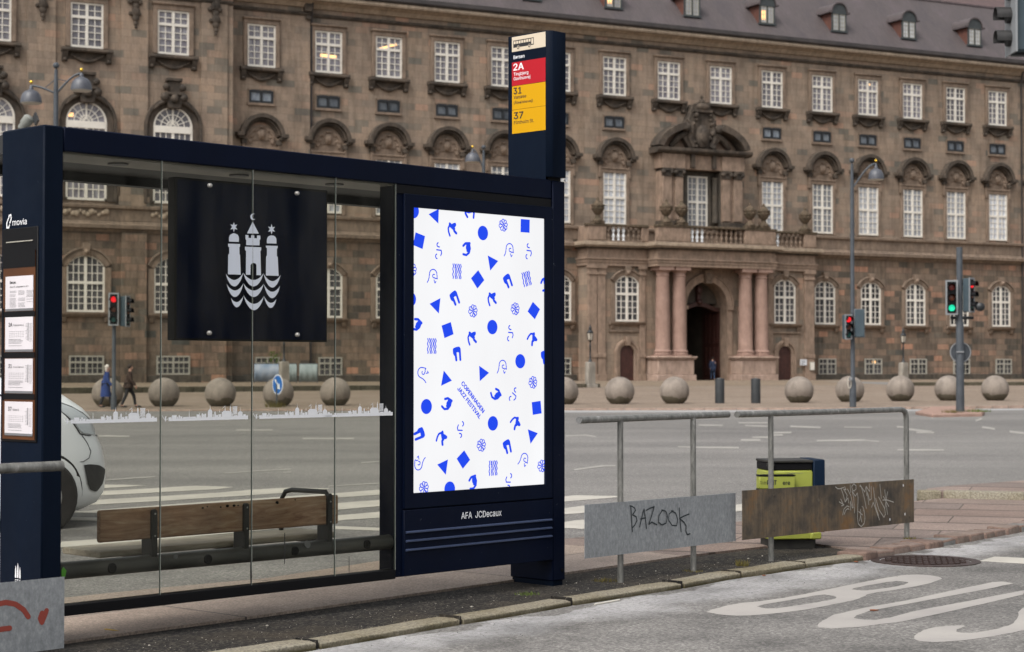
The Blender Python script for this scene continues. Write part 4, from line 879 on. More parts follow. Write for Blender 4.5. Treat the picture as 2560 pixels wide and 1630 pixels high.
# upper wall and ground floor wall, with a gap for the portal
b = MB()
wallbox(b, AL, STEP, 10.3, 26.3, -1.4); wallbox(b, STEP, MID, 10.3, 26.3, -.3); wallbox(b, MID, AR, 10.3, 26.3, 0)
b.build('upper_wall', M['ashlar'], pal, smooth=False)
b = MB()
wallbox(b, AL, STEP, .3, 10.3, -1.4); wallbox(b, STEP, MID, .3, 10.3, -.3); wallbox(b, MID, PC - 2.6, .3, 10.3, 0); wallbox(b, PC + 2.6, AR, .3, 10.3, 0)
b.box(PC - 2.6, PC + 2.6, 0, 2, 8.6, 10.3)
b.build('ground_floor_wall', M['rubble'], pal, smooth=False)
b = MB()
for a0, a1, y in ((AL, STEP, -1.4), (STEP, MID, -.3), (MID, PC - 10.4, 0), (PC + 9.9, AR, 0)):
    b.box(a0, a1 + .003, y - .14, y + .1, .3, .86)
b.build('plinth', M['plinth_dark'], pal, bevel=.03)
# string course and parapet band
def seg(a0, a1, y, prof, b):
    # prof: list of (out, z) closing on the wall
    poly = [(y - o, z) for o, z in prof]
    b.prism([(p[0], p[1]) for p in poly], 'x', a0, a1)
SEG = ((AL, STEP + .0, -1.4), (STEP, MID, -.3), (MID, AR, 0))
b = MB()
for a0, a1, y in SEG:
    if y == 0: parts = ((MID, PC - 10.75, 0), (PC + 10.45, AR, 0))
    else: parts = ((a0, a1, y),)
    for p0, p1, yy in parts:
        b = MB(); seg(p0, p1, yy, [(-.1,9.95),(.14,9.98),(.22,10.12),(.5,10.2),(.52,10.42),(.2,10.5),(.14,10.68),(-.1,10.7)], b); b.build('string_course', M['trim'], pal, ang=20)
b = MB()
for a0, a1, y in SEG:
    seg(a0, a1, y, [(-.1,10.7),(.09,10.71),(.09,11.42),(.26,11.5),(.28,11.66),(.1,11.72),(-.1,11.72)], b)
b.build('parapet_band', M['trim'], pal, ang=20)
b = MB()
for a0, a1, y in SEG:
    seg(a0, a1, y, [(-.1,25.15),(.10,25.18),(.18,25.3),(.10,25.42),(-.1,25.43)], b)
b.build('frieze_moulding', M['trim_dark'], pal, ang=20)
b = MB()
for a0, a1, y in SEG:
    seg(a0, a1, y, [(-.1,25.72),(.15,25.74),(.35,26.02),(.52,26.08),(.60,26.16),(-.1,26.17)], b)
    seg(a0, a1, y, [(-.1,26.17),(.86,26.18),(.92,26.30),(.86,26.48),(-.1,26.5)], b)
b.build('cornice', M['trim_pale'], pal, ang=20)
b = MB()
for a0, a1, y in SEG:
    seg(a0, a1, y, [(-.3,26.5),(.98,26.51),(1.05,26.62),(1.0,26.90),(.90,26.94),(-.3,27.0)], b)
b.build('gutter', M['gutter'], pal, ang=20)
# roof: steep lower slope with standing seams, shallower slope above
SL = 1.06
def roof_pt(k): return (k - .9, 26.94 + k * SL)     # y, z
b = MB()
y1, z1 = roof_pt(5.0)
b.prism([(-.92,26.93),(y1,z1),(y1+.3,z1-.35),(-.3,26.6)], 'x', AL, AR)
roof = b.build('roof', M['roof'], pal, smooth=False)
b = MB()
b.prism([(y1,z1),(y1+9,z1+5.6),(y1+9,z1+5.0),(y1+.3,z1-.35)], 'x', AL, AR)
b.build('upper_roof', M['roof_red'], pal, smooth=False)
b = MB(); a = AL
while a < AR:
    b.box(a-.035, a+.035, 0, .06, 0, 5.0 * math.hypot(1, SL), Matrix.Translation((0,-.9,26.94)) @ Matrix.Rotation(math.atan2(1.0, -SL) * 0 - math.atan2(1, SL), 4, 'X'))
    a += .62
b.build('standing_seam', M['seam'], pal, smooth=False)
b = MB(); b.box(AL, AR, y1-.12, y1+.12, z1-.04, z1+.1); b.build('roof_break', M['seam'], pal)

# ---- windows
def win_frame(w_, h, cols, rows_top, rows_bot, split, arch=False, fr=.11, mul=.17, mt=.05, cw=None):
    # window centred on x, from z=0 to z=h; split = height of the transom
    b = MB(); hw = w_/2
    def zc(x):   # top at x
        if not arch: return h
        rise = .42 if arch is True else arch
        rad = (hw*hw + rise*rise) / (2*rise)
        return h - rad + math.sqrt(max(0, rad*rad - x*x))
    n = 16 if arch else 1
    xs = [-hw + w_*i/n for i in range(n+1)]
    xi = [-(hw-fr) + (w_-2*fr)*i/n for i in range(n+1)]
    b.box(-hw, -hw+fr, -.12, 0, 0, zc(-hw)); b.box(hw-fr, hw, -.12, 0, 0, zc(hw)); b.box(-hw+fr, hw-fr, -.12, 0, 0, fr*1.2)
    if arch:
        A = [(x, zc(x)) for x in xs]; B_ = [(x, zc(x)-fr) for x in xi]
        b.strip(A, B_, 'y', -.12, 0)
    else: b.box(-hw+fr, hw-fr, -.12, 0, h-fr, h)
    b.box(-mul/2, mul/2, -.135, -.002, fr*1.2, zc(0)-fr)
    b.box(-hw+fr, -mul/2, -.13, -.004, split-mul/2, split+mul/2); b.box(mul/2, hw-fr, -.13, -.004, split-mul/2, split+mul/2)
    for sgn in (-1, 1):
        x0, x1 = (mul/2, hw-fr)
        for i in range(1, cols):
            x = sgn*(x0 + (x1-x0)*i/cols)
            b.box(x-mt/2, x+mt/2, -.085, -.03, fr, split-mul/2); b.box(x-mt/2, x+mt/2, -.085, -.03, split+mul/2, zc(x)-fr)
        for (z0, z1_, nr) in ((fr*1.2, split-mul/2, rows_bot), (split+mul/2, h-fr, rows_top)):
            for i in range(1, nr):
                z = z0 + (z1_-z0)*i/nr
                xe = x1
                if arch:
                    while xe > x0 and zc(xe) - fr < z: xe -= .02
                if xe > x0 + .05: b.box(min(sgn*x0, sgn*xe), max(sgn*x0, sgn*xe), -.08, -.034, z-mt/2, z+mt/2)
    return b, zc, xs
def pane_mesh(w_, h, zc, xs):
    b = MB(); b.strip([(x, zc(x)-.02) for x in xs], [(x, .02) for x in xs], 'y', -.028, -.008); return b
def surround(hw, z0, z1, t_, out, y, b, top=.0):
    b.box(-hw-t_, -hw, y-out, y, z0, z1); b.box(hw, hw+t_, y-out, y, z0, z1); b.box(-hw-t_, hw+t_, y-out, y, z1, z1+t_)
def sill_swag(hw):
    b = MB()
    b.prism([(0,.0),(-.42,.02),(-.46,.10),(-.42,.26),(0,.28)], 'x', -hw, hw)
    for s in (-1, 1):
        b.prism([(0,-.62),(-.14,-.60),(-.22,-.30),(-.38,-.06),(-.38,0),(0,0)], 'x', s*(hw-.22)-.17, s*(hw-.22)+.17)
        b.ball((s*(hw-.22), -.18, -.50), .13, 8, 6)
    pts = [(-(hw-.5) + (2*hw-1)*i/12, -.10, -.08 - .46*math.sin(math.pi*i/12)) for i in range(13)]
    b.tube(pts, [.05+.085*math.sin(math.pi*i/12) for i in range(13)], 7)
    for i in range(1, 12): b.ball((pts[i][0], -.17, pts[i][2]), .085, 6, 4)
    b.box(-(hw-.4), hw-.4, -.05, 0, -.45, 0)
    return b
def pediment():
    # segmental hood over a carved tympanum; z=0 at the springing
    b = MB(); hw = 1.42
    rise = 1.30; rad = (hw*hw + rise*rise)/(2*rise)
    def arcp(r_, n=14):
        th0 = math.asin(min(1, hw/rad)) * 1.0
        th0 = math.atan2(hw, rad - rise) if rise < rad else math.pi - math.atan2(hw, rise - rad)
        return [(r_*math.sin(-th0 + 2*th0*i/n), rise - rad + r_*math.cos(-th0 + 2*th0*i/n)) for i in range(n+1)]
    b.strip(arcp(rad+.14), arcp(rad-.14), 'y', -.58, 0)
    b.strip(arcp(rad-.15), arcp(rad-.30), 'y', -.38, 0)
    b.strip(arcp(rad-.31), arcp(rad-.40), 'y', -.22, 0)
    for s in (-1, 1):
        x0 = s*(hw-.12); x1 = s*(hw+.38)
        b.box(min(x0,x1), max(x0,x1), -.6, 0, -.14, .12); b.box(min(s*(hw-.2),s*(hw+.26)), max(s*(hw-.2),s*(hw+.26)), -.46, 0, -.28, -.14)
        b.box(min(s*(hw-.38),s*(hw-.02)), max(s*(hw-.38),s*(hw-.02)), -.28, 0, -.62, -.28)
    return b
def tympanum():
    b = MB(); n = 12; hw = 1.12
    P = [(hw*math.cos(math.pi*i/n), 1.0*math.sin(math.pi*i/n)) for i in range(n+1)]
    b.prism(P, 'y', -.12, 0)
    b.ball((0,-.16,.36), .34, 12, 8, (.82,.45,1.05)); b.ball((0,-.3,.36), .2, 10, 6, (.8,.4,1.1))
    r = random.Random(2)
    for s in (-1, 1):
        for i in range(9):
            a = .2 + i*.28; b.ball((s*(.42+.10*i*.5), -.14, .62 - .1*i + .12*math.sin(i*1.7)), r.uniform(.07,.13), 6, 5, (1,.6,1))
        b.tube([(s*.3,-.15,.75),(s*.62,-.16,.62),(s*.86,-.15,.22),(s*.78,-.15,.0)], [.05,.09,.08,.04], 6)
    b.ball((0,-.18,.86), .13, 8, 6, (1.6,.6,.7))
    return b
# prototype builders -> list of (part builder) then copies share the mesh
def place(protos, a, y, z):
    for p, sub in protos:
        c = p.copy(); col.objects.link(c); c.parent = pal; c.location = (a, y, z)
        for s_ in sub:
            d = s_.copy(); col.objects.link(d); d.parent = c
def proto(frame_mesh, name, mt, subs=()):
    o = frame_mesh.build(name, M[mt], None, smooth=False)
    L = []
    for sb, sn, sm_ in subs:
        q = sb.build(sn, M[sm_], o, smooth=False); L.append(q)
    return (o, L)
protos_all = []
def mk(w_, h, cols, rt, rb, split, arch, panem, framem='frame_white', **kw):
    fb, zc, xs = win_frame(w_, h, cols, rt, rb, split, arch, **kw)
    p = proto(fb, 'window', framem, [(pane_mesh(w_, h, zc, xs), 'pane', panem)])
    protos_all.append(p); return p
P_up = mk(1.97, 2.84, 2, 2, 4, 1.93, False, 'pane_upper')
P_2 = mk(1.95, 3.96, 2, 4, 4, 2.0, False, 'pane_pale')
P_g = mk(1.97, 3.42, 2, 3, 4, 2.02, .55, 'pane_dark')
P_cel = mk(1.7, 1.28, 2, 1, 2, .86, False, 'pane_dark', 'frame_grey', mul=.11, fr=.09)
P_sm = mk(1.68, .84, 1, 1, 1, .80, False, 'pane_leaded', 'frame_black', fr=.13, mul=.16)
P_rup = mk(2.08, 2.84, 2, 2, 4, 1.93, False, 'pane_upper')
P_rg = mk(2.42, 3.62, 3, 3, 4, 1.85, .75, 'pane_dark')
P_rc = mk(2.2, 1.22, 3, 1, 2, .80, False, 'pane_dark', 'frame_grey', mul=.12, fr=.09)
# big arched window of the wing: fanlight over two casements
def big_arch():
    b = MB(); hw = 1.30; H = 6.28; sp = H - hw
    n = 20
    b.box(-hw,-hw+.13,-.12,0,0,sp); b.box(hw-.13,hw,-.12,0,0,sp); b.box(-hw,hw,-.12,0,0,.14)
    b.ring
    A = [(-hw*math.cos(math.pi*i/n), sp + hw*math.sin(math.pi*i/n)) for i in range(n+1)]
    B_ = [(-(hw-.13)*math.cos(math.pi*i/n), sp + (hw-.13)*math.sin(math.pi*i/n)) for i in range(n+1)]
    b.strip(A, B_, 'y', -.12, 0)
    for r_ in (.42, .80):
        A = [(-r_*math.cos(math.pi*i/n), sp + r_*math.sin(math.pi*i/n)) for i in range(n+1)]
        B_ = [(-(r_-.06)*math.cos(math.pi*i/n), sp + (r_-.06)*math.sin(math.pi*i/n)) for i in range(n+1)]
        b.strip(A, B_, 'y', -.08, -.034)
    for i in range(1, 8):
        an = math.pi*i/8; t_ = .05 if i != 4 else .12
        d = Vector((math.cos(an), 0, math.sin(an))); q = Vector((-d.z, 0, d.x)) * t_/2
        p0 = Vector((0,0,sp)) + d*.12; p1 = Vector((0,0,sp)) + d*(hw-.12)
        b.prism([((p0-q).x,(p0-q).z),((p1-q).x,(p1-q).z),((p1+q).x,(p1+q).z),((p0+q).x,(p0+q).z)], 'y', -.075 if i != 4 else -.11, -.036)
    b.box(-hw+.13, hw-.13, -.16, 0, sp-.42, sp+.02)
    b.box(-.09,.09,-.13,0,.14,sp-.42)
    for s in (-1,1):
        for i in (1,2):
            x = s*(.09+(hw-.22)*i/3); b.box(x-.03,x+.03,-.08,-.034,.14,sp-.42)
    for i in range(1, 8):
        z = .14 + (sp-.56)*i/8; b.box(-hw+.13, hw-.13, -.078, -.037, z-.03, z+.03)
    p = MB(); A = [(-hw*.98*math.cos(math.pi*i/n), sp + hw*.98*math.sin(math.pi*i/n)) for i in range(n+1)]
    p.prism([(-hw*.98, .02)] + A + [(hw*.98, .02)], 'y', -.028, -.008)
    return b, p
fb, pb = big_arch()
P_arch = proto(fb, 'window', 'frame_white', [(pb, 'pane', 'pane_upper')]); protos_all.append(P_arch)
def sub_mesh(fn, name, mt, **k):
    o = fn.build(name, M[mt], None, **k); protos_all.append((o, [])); return (o, [])
P_sill = sub_mesh(sill_swag(1.5), 'window_sill', 'trim_dark')
P_silr = sub_mesh(sill_swag(1.62), 'window_sill', 'trim_dark')
b = MB(); surround(.985, -.0, 2.84, .27, .2, 0, b); b.prism([(0,3.11),(-.22,3.11),(-.32,3.2),(-.30,3.29),(0,3.3)], 'x', -1.32, 1.32)
P_sur = sub_mesh(b, 'window_surround', 'trim', bevel=.02)
b = MB(); surround(1.04, -.0, 2.84, .30, .2, 0, b); b.prism([(0,3.14),(-.22,3.14),(-.32,3.22),(-.30,3.34),(0,3.35)], 'x', -1.42, 1.42)
P_surr = sub_mesh(b, 'window_surround', 'trim', bevel=.02)
b = MB(); surround(.975, 0, 3.96, .26, .18, 0, b); b.box(-1.28, 1.28, -.25, 0, 4.23, 4.34); b.box(-1.1,1.1,-.06,0,4.34,5.0)
for s in (-1,1): b.box(s*1.24-.1, s*1.24+.1, -.22, 0, 3.6, 4.95)
P_sur2 = sub_mesh(b, 'window_surround', 'trim', bevel=.02)
P_ped = sub_mesh(pediment(), 'pediment', 'trim_dark', bevel=.015)
P_tym = sub_mesh(tympanum(), 'carved_tympanum', 'trim')
b = MB(); b.box(-.98, .98, -.16, 0, -.16, 0); b.box(-.92,.92,-.12,0,.84,.95); b.box(-.95,-.84,-.08,0,0,.84); b.box(.84,.95,-.08,0,0,.84)
P_sms = sub_mesh(b, 'window_surround', 'trim')
def arch_sur(hw, h, rise, t_, out, key=True, sillw=1.35):
    b = MB(); rad = (hw*hw + rise*rise)/(2*rise); zs = h - rise; n = 14
    def ac(e, n=14):
        R_ = rad + e; th0 = math.atan2(hw, rad - rise)
        return [(R_*math.sin(-th0 + 2*th0*i/n), h - rad + R_*math.cos(-th0+2*th0*i/n)) for i in range(n+1)]
    b.strip(ac(t_), ac(0), 'y', -out, 0); b.strip(ac(t_+.12), ac(t_+.005), 'y', -out-.1, 0)
    b.box(-hw-t_, -hw, -out, 0, 0, ac(0)[0][1]); b.box(hw, hw+t_, -out, 0, 0, ac(0)[0][1])
    if key: b.prism([(-.16,h-.04),(.16,h-.04),(.26,h+t_+.35),(-.26,h+t_+.35)], 'y', -out-.2, 0); b.ball((0,-out-.2,h+.2), .17, 8, 6)
    b.prism([(0,-.28),(-.2,-.26),(-.34,-.1),(-.36,0),(0,0)], 'x', -sillw, sillw)
    for s in (-1,1): b.prism([(0,-.62),(-.14,-.58),(-.26,-.28),(0,-.28)], 'x', s*(sillw-.25)-.14, s*(sillw-.25)+.14)
    return b
P_sg = sub_mesh(arch_sur(.985, 3.42, .55, .34, .16), 'window_surround', 'trim', bevel=.015)
P_srg = sub_mesh(arch_sur(1.21, 3.62, .75, .40, .2, True, 1.6), 'window_surround', 'trim', bevel=.015)
def wing_sur():
    b = MB(); hw = 1.30; sp = 4.98; n = 20
    for r0, r1, o_ in ((hw, hw+.42, .16), (hw+.43, hw+.62, .34)):
        A = [(-r1*math.cos(math.pi*i/n), sp + r1*math.sin(math.pi*i/n)) for i in range(n+1)]
        B_ = [(-r0*math.cos(math.pi*i/n), sp + r0*math.sin(math.pi*i/n)) for i in range(n+1)]
        b.strip(A, B_, 'y', -o_, 0)
        b.box(-r1, -r0, -o_, 0, 0, sp); b.box(r0, r1, -o_, 0, 0, sp)
    z = sp + hw + .5
    b.prism([(-.42,z-.6),(.42,z-.6),(.55,z+.25),(-.55,z+.25)], 'y', -.5, 0)
    b.box(-.62,.62,-.62,0,z+.25,z+.42); b.box(-.36,.36,-.45,0,z+.42,z+1.15); b.box(-.5,.5,-.58,0,z+1.15,z+1.34)
    for s in (-1,1):
        b.ball((s*.62,-.4,z+.1), .3, 10, 6); b.ball((s*.55,-.45,z+.75), .24, 8, 6); b.tube([(s*.5,-.35,z-.1),(s*.95,-.35,z-.35),(s*1.3,-.3,z-.75)], [.16,.14,.06], 7)
    b.ball((0,-.5,z), .3, 10, 8)
    return b
P_sw = sub_mesh(wing_sur(), 'window_surround', 'trim_dark', bevel=.015)

up = [-34.89, -30.0, -25.55, -21.1, -16.68, -12.2, -7.5, -2.8, 1.85, 6.57, 11.33, 15.8, 20.27, 24.73, 29.18, 33.7, 38.2]
for a in up:
    y = Y(a); place([P_up], a, y, 21.44); place([P_sur], a, y, 21.44); place([P_sill], a, y, 21.12)
for a in [x for x in up if not (-4 < x < 3)] :
    y = Y(a)
    place([P_2], a, y, 11.88); place([P_sur2], a, y, 11.74); place([P_ped], a, y, 16.86); place([P_tym], a, y, 16.55)
    place([P_sm], a, y, 19.02); place([P_sms], a, y, 19.02)
for a in (-29.95, -25.5, -21.05, -16.6, -12.15, 11.52, 16.0, 20.5, 25.0, 29.46, 34.0, 38.4):
    y = Y(a); place([P_g], a, y, 4.76); place([P_sg], a, y, 4.72)
for a in (-34.6,): place([P_g], a, -.3, 4.76); place([P_sg], a, -.3, 4.72)
for a in (-34.4, -29.8, -25.3, -20.8, -12.0, 11.76, 16.27, 20.79, 25.28, 29.75, 34.2):
    place([P_cel], a, Y(a), .80)
# wing (projects)
wing = [-52.6, -46.85, -41.25, -58.3]
for a in wing:
    place([P_rup], a, -1.4, 21.6); place([P_surr], a, -1.4, 21.6); place([P_silr], a, -1.4, 21.27)
    place([P_arch], a, -1.4, 11.95); place([P_sw], a, -1.4, 11.9)
    place([P_rg], a - .0, -1.4, 4.88); place([P_srg], a, -1.4, 4.84); place([P_rc], a + .1, -1.4, .91)
for o, subs in protos_all:
    for q in subs: bpy.data.objects.remove(q)
    bpy.data.objects.remove(o)
# wing pilasters with hanging garlands
for a in (-55.4, -49.7, -43.8, -38.5):
    b = MB(); b.box(a-.88, a+.88, -1.56, -1.38, 11.72, 25.15); b.box(a-1.0, a+1.0, -1.62, -1.38, 11.7, 12.3)
    b.build('pilaster', M['ashlar'], pal, smooth=False)
    b = MB()
    for z, r_ in ((25.0,.32),(24.5,.22),(24.1,.30),(23.75,.24),(23.4,.16),(23.15,.10)): b.ball((a+.05, -1.66, z), r_, 9, 6, (1,.5,1.15))
    for s in (-1,1): b.ball((a+s*.32,-1.62,24.75), .18, 7, 5); b.ball((a+s*.28,-1.62,24.0), .14, 7, 5)
    b.build('garland', M['trim_dark'], pal)
    b = MB(); b.box(a-.8, a+.8, -1.75, -1.38, .3, 9.95); b.build('ground_pilaster', M['rubble'], pal, smooth=False)
for a in (-46.85, -41.25, -52.6):
    b = MB()
    rr = random.Random(int(-a))
    for i in range(12):
        b.ball((a - 1.3 + 2.6*i/11, -1.54, 11.15 + .12*math.sin(i*1.9)), rr.uniform(.12,.22), 7, 5, (1,.5,1))
    b.build('carved_relief', M['trim_pale'], pal)
b = MB(); b.box(MID-.35, MID+.0, -.55, 0, 24.9, 25.15); b.box(-31.9, MID+.05, -.62, 0, 25.43, 26.0); b.build('cornice_bracket', M['trim_dark'], pal, bevel=.03)
for a in (-31.25, 31.75):
    b = MB(); b.tube([(a,-.55,26.4),(a,-.25,25.6),(a,-.16,24.8),(a,-.16,.5)], .075, 8)
    for z in (22,18,14,10,6,3): b.tube([(a,-.16,z),(a,-.16,z+.12)], .10, 8)
    b.build('downpipe', M['gutter'], pal)
# lit lamps seen inside
def glow(a, y, z0, z1, wd, tilt=0, name='ceiling_lamp'):
    b = MB(); b.box(-wd/2, wd/2, -.004, 0, -(z1-z0)/2, (z1-z0)/2, Matrix.Translation((a, y-.03, (z0+z1)/2)) @ Matrix.Rotation(tilt, 4, 'Y'))
    b.build(name, M['lamplight'], pal, smooth=False)
glow(-30.25, -.0, 22.52, 22.72, .62); glow(-29.65, -.0, 22.50, 22.70, .5)
glow(-25.9, 0, 23.44, 23.58, .7, -.28); glow(-25.2, 0, 23.66, 23.82, .6, -.28)
glow(-47.9, -1.4, 17.18, 17.42, .5); glow(16.05, 0, 23.86, 23.98, .12); glow(16.35, 0, 1.62, 1.92, .32)

# ---- dormers
def cyl_arc(r_, cz, n=10): return [(-r_*math.cos(math.pi*i/n), cz + r_*math.sin(math.pi*i/n)) for i in range(n+1)]
for i, a in enumerate((-14.4, -7.6, -.75, 6.1, 12.95, 19.9, 26.74, 33.6)):
    z0 = 27.95
    b = MB(); b.prism([(-.72,z0-.1),(.72,z0-.1),(.72,z0+1.55),(-.72,z0+1.55)], 'y', -.12, 1.3)
    for k, v in enumerate(b.v): b.v[k] = (v[0]+a, v[1], v[2])
    d = b.build('dormer', M['cheek'], pal, smooth=False)
    b = MB(); A = cyl_arc(.80, z0+1.45); A2 = [(p[0]*.80, z0+1.45+(p[1]-z0-1.45)*.72) for p in A]
    b.strip([(a+p[0], p[1]) for p in A], [(a+p[0]*.9, (p[1]-z0-1.45)*.86+z0+1.45) for p in A], 'y', -.30, 2.3)
    for s in (-1,1): b.box(a+s*.88-.14, a+s*.88+.14, -.32, 2.1, z0+1.36, z0+1.48)
    b.build('dormer_roof', M['roof'], d)
    b = MB(); b.prism([(a+p[0]*.9, (p[1]-z0-1.45)*.86+z0+1.45) for p in A], 'y', -.2, .6); b.box(a-.70,a+.70,-.22,-.12,z0+1.30,z0+1.5)
    b.box(a-.72,a-.58,-.2,-.12,z0-.1,z0+1.3); b.box(a+.58,a+.72,-.2,-.12,z0-.1,z0+1.3); b.box(a-.80,a+.80,-.26,-.12,z0-.14,z0+.0)
    b.box(a-.07,a+.07,-.2,-.12,z0,z0+1.3)
    b.build('dormer_front', M['slate'], d)
    b = MB()
    for s in (-1, 1):
        x0, x1 = a + (s*.07 if s > 0 else -.58), a + (.58 if s > 0 else -.07)
        for e in ((x0,x0+.06,z0,z0+1.3),(x1-.06,x1,z0,z0+1.3),(x0,x1,z0,z0+.06),(x0,x1,z0+1.24,z0+1.3),((x0+x1)/2-.022,(x0+x1)/2+.022,z0,z0+1.3)): b.box(e[0],e[1],-.19,-.13,e[2],e[3])
        for k in (1,2,3): b.box(x0,x1,-.185,-.135,z0+.325*k-.02,z0+.325*k+.02)
    wn_ = b.build('window', M['frame_grey'], d, smooth=False)
    b = MB(); b.box(a-.57,a+.57,-.145,-.125,z0+.02,z0+1.28); b.build('pane', M['pane_pale'], wn_, smooth=False)
    if i in (1, 3):
        b = MB(); b.box(a-.50,a-.16,-.17,-.15,z0+.25,z0+1.0); b.build('lit_curtain', M['lamplight'], wn_, smooth=False)

# ---- portal block
DB = -1.3; DC = -2.3
b = MB()
hw = 1.82; n = 18; spz = 6.0
b.box(PC-10.2, PC-2.4, DB, .1, .3, 8.75); b.box(PC+2.4, PC+9.75, DB, .1, .3, 8.75)
b.build('portal_wall', M['ashlar'], pal, smooth=False)
b = MB()
A = [(PC-2.4, 8.75)] + [(PC-2.4,.3)] + [(PC-hw,.3)] + [(PC-hw*math.cos(math.pi*i/n), spz+hw*math.sin(math.pi*i/n)) for i in range(n+1)] + [(PC+hw,.3),(PC+2.4,.3),(PC+2.4,8.75)]
b.prism(A, 'y', DB+.001, .6)
b.build('arch_wall', M['portal_stone'], pal, ang=25)
b = MB()
A = [(PC-(hw+.42)*math.cos(math.pi*i/n), spz+(hw+.42)*math.sin(math.pi*i/n)) for i in range(n+1)]
B_ = [(PC-(hw-.02)*math.cos(math.pi*i/n), spz+(hw-.02)*math.sin(math.pi*i/n)) for i in range(n+1)]
b.strip(A, B_, 'y', DB-.14, DB+.02)
A = [(PC-(hw+.56)*math.cos(math.pi*i/n), spz+(hw+.56)*math.sin(math.pi*i/n)) for i in range(n+1)]
B_ = [(PC-(hw+.43)*math.cos(math.pi*i/n), spz+(hw+.43)*math.sin(math.pi*i/n)) for i in range(n+1)]
b.strip(A, B_, 'y', DB-.22, DB+.02)
for s in (-1,1): b.box(PC+s*(hw+.2)-.3, PC+s*(hw+.2)+.3, DB-.24, DB, spz-.3, spz-.02); b.box(PC+s*(hw+.2)-.22, PC+s*(hw+.2)+.22, DB-.12, DB, .3, spz-.3)
b.build('archivolt', M['portal_stone'], pal, ang=25)
b = MB(); b.prism([(PC-.24,7.65),(PC+.24,7.65),(PC+.36,8.62),(PC-.36,8.62)], 'y', DB-.42, DB); b.ball((PC,DB-.4,8.1), .26, 10, 7, (.9,.6,1.2)); b.build('keystone', M['trim'], pal)
# passage behind the arch
b = MB()
b.box(PC-2.6, PC-2.0, .6, 14, .3, 8.6); b.box(PC+2.0, PC+2.6, .6, 14, .3, 8.6); b.box(PC-2.6, PC+2.6, .6, 14, 7.9, 8.6); b.box(PC-2.6, PC+2.6, 13.6, 14, .3, 8.6)
b.build('passage_wall', M['passage'], pal, smooth=False)
b = MB(); b.box(PC-.55, PC+.15, 6.0, 6.6, .42, 6.2); b.box(PC-.66, PC+.26, 5.9, 6.7, 5.7, 6.2); b.build('passage_pillar', M['portal_stone'], pal)
b = MB(); b.box(PC+1.75, PC+1.9, -.4, 1.9, .45, 5.9)
for k in range(4): b.box(PC+1.68, PC+1.75, -.3+.55*k, .12+.55*k, .8, 2.9); b.box(PC+1.68, PC+1.75, -.3+.55*k, .12+.55*k, 3.2, 5.4)
b.build('gate_leaf', M['door_red'], pal, smooth=False)
b = MB(); b.box(PC-1.78, PC-1.64, .2, 1.9, .45, 5.9); b.build('gate_leaf', M['door_red'], pal, smooth=False)
b = MB()
cur = [(PC-hw+.02 + (2*hw-.04)*i/12, 5.72 + .42*math.sin(math.pi*i/12)**2) for i in range(13)]
b.strip([(p[0], p[1]+.16) for p in cur], [(p[0], p[1]-.14) for p in cur], 'y', -.35, .1)
b.ball((PC,-.4,6.3), .22, 10, 7); b.box(PC-.14,PC+.14,-.36,-.05,6.3,7.6); b.ball((PC,-.4,7.2), .3, 10, 7, (.8,.5,1.2))
b.build('gate_lintel', M['door_red'], pal)
b = MB()
A = [(PC-(hw-.03)*math.cos(math.pi*i/n), 6.2+(hw-.25)*math.sin(math.pi*i/n)*1.0) for i in range(n+1)]
b.prism(A, 'y', .0, .05)
for k in range(-9, 10): b.box(-.02,.02,-.03,.0,-2.2,2.2, Matrix.Translation((PC+k*.24, 0, 6.6)) @ Matrix.Rotation(R(35)*(1 if k<0 else -1), 4, 'Y')) if False else None
b.build('gate_fanlight', M['passage'], pal, smooth=False)
b = MB(); b.box(PC-.95,PC-.3,1.2,1.5,2.9,3.25); b.tube([(PC-.62,1.3,.45),(PC-.62,1.3,2.9)], .05, 8); b.box(PC-.9,PC-.36,1.22,1.34,1.3,2.2); b.build('gate_sign', M['cast'], pal)
# pedestals and columns
def column_at(x, y):
    b = MB()
    b.lathe([(.66,2.28),(.66,2.42),(.62,2.46),(.66,2.55),(.60,2.63),(.56,2.68),(.545,2.72),(.54,4.6),(.505,6.4),(.465,8.02),(.47,8.05),(.52,8.1),(.47,8.15),(.47,8.32),(.54,8.38),(.62,8.5)], (x,y,0), 24)
    b.box(x-.66,x+.66,y-.66,y+.66,2.14,2.3); b.box(x-.64,x+.64,y-.64,y+.64,8.5,8.78)
    return b
for x in (PC-4.35, PC-2.93, PC+2.93, PC+4.35):
    column_at(x, DC+.15).build('column', M['pink'], pal, ang=35)
for s in (-1, 1):
    b = MB(); c = PC + s*3.64
    b.box(c-1.68, c+1.68, DC-.72, DB+.05, .3, .85); b.box(c-1.55, c+1.55, DC-.6, DB+.05, .85, 1.95); b.box(c-1.66, c+1.66, DC-.72, DB+.05, 1.95, 2.06); b.box(c-1.74,c+1.74,DC-.8,DB+.05,2.06,2.2)
    b.build('column_pedestal', M['ped_stone'], pal, bevel=.04)
# pilasters of the side bays
for x0, x1 in ((PC-10.2, PC-9.5), (PC-9.42, PC-8.8), (PC+8.9, PC+9.75), (PC-5.9, PC-5.45), (PC+5.45, PC+5.9)):
    b = MB(); b.box(x0, x1, DB-.22, DB, .3, 8.1); b.box(x0-.06, x1+.06, DB-.30, DB, 8.1, 8.3); b.box(x0-.02,x1+.02,DB-.26,DB,8.3,8.55); b.box(x0-.1,x1+.1,DB-.36,DB,8.55,8.78); b.box(x0-.06,x1+.06,DB-.32,DB,.3,.9); b.box(x0-.04,x1+.04,DB-.28,DB,2.1,2.4)
    b.build('pilaster', M['portal_stone'], pal, bevel=.015)
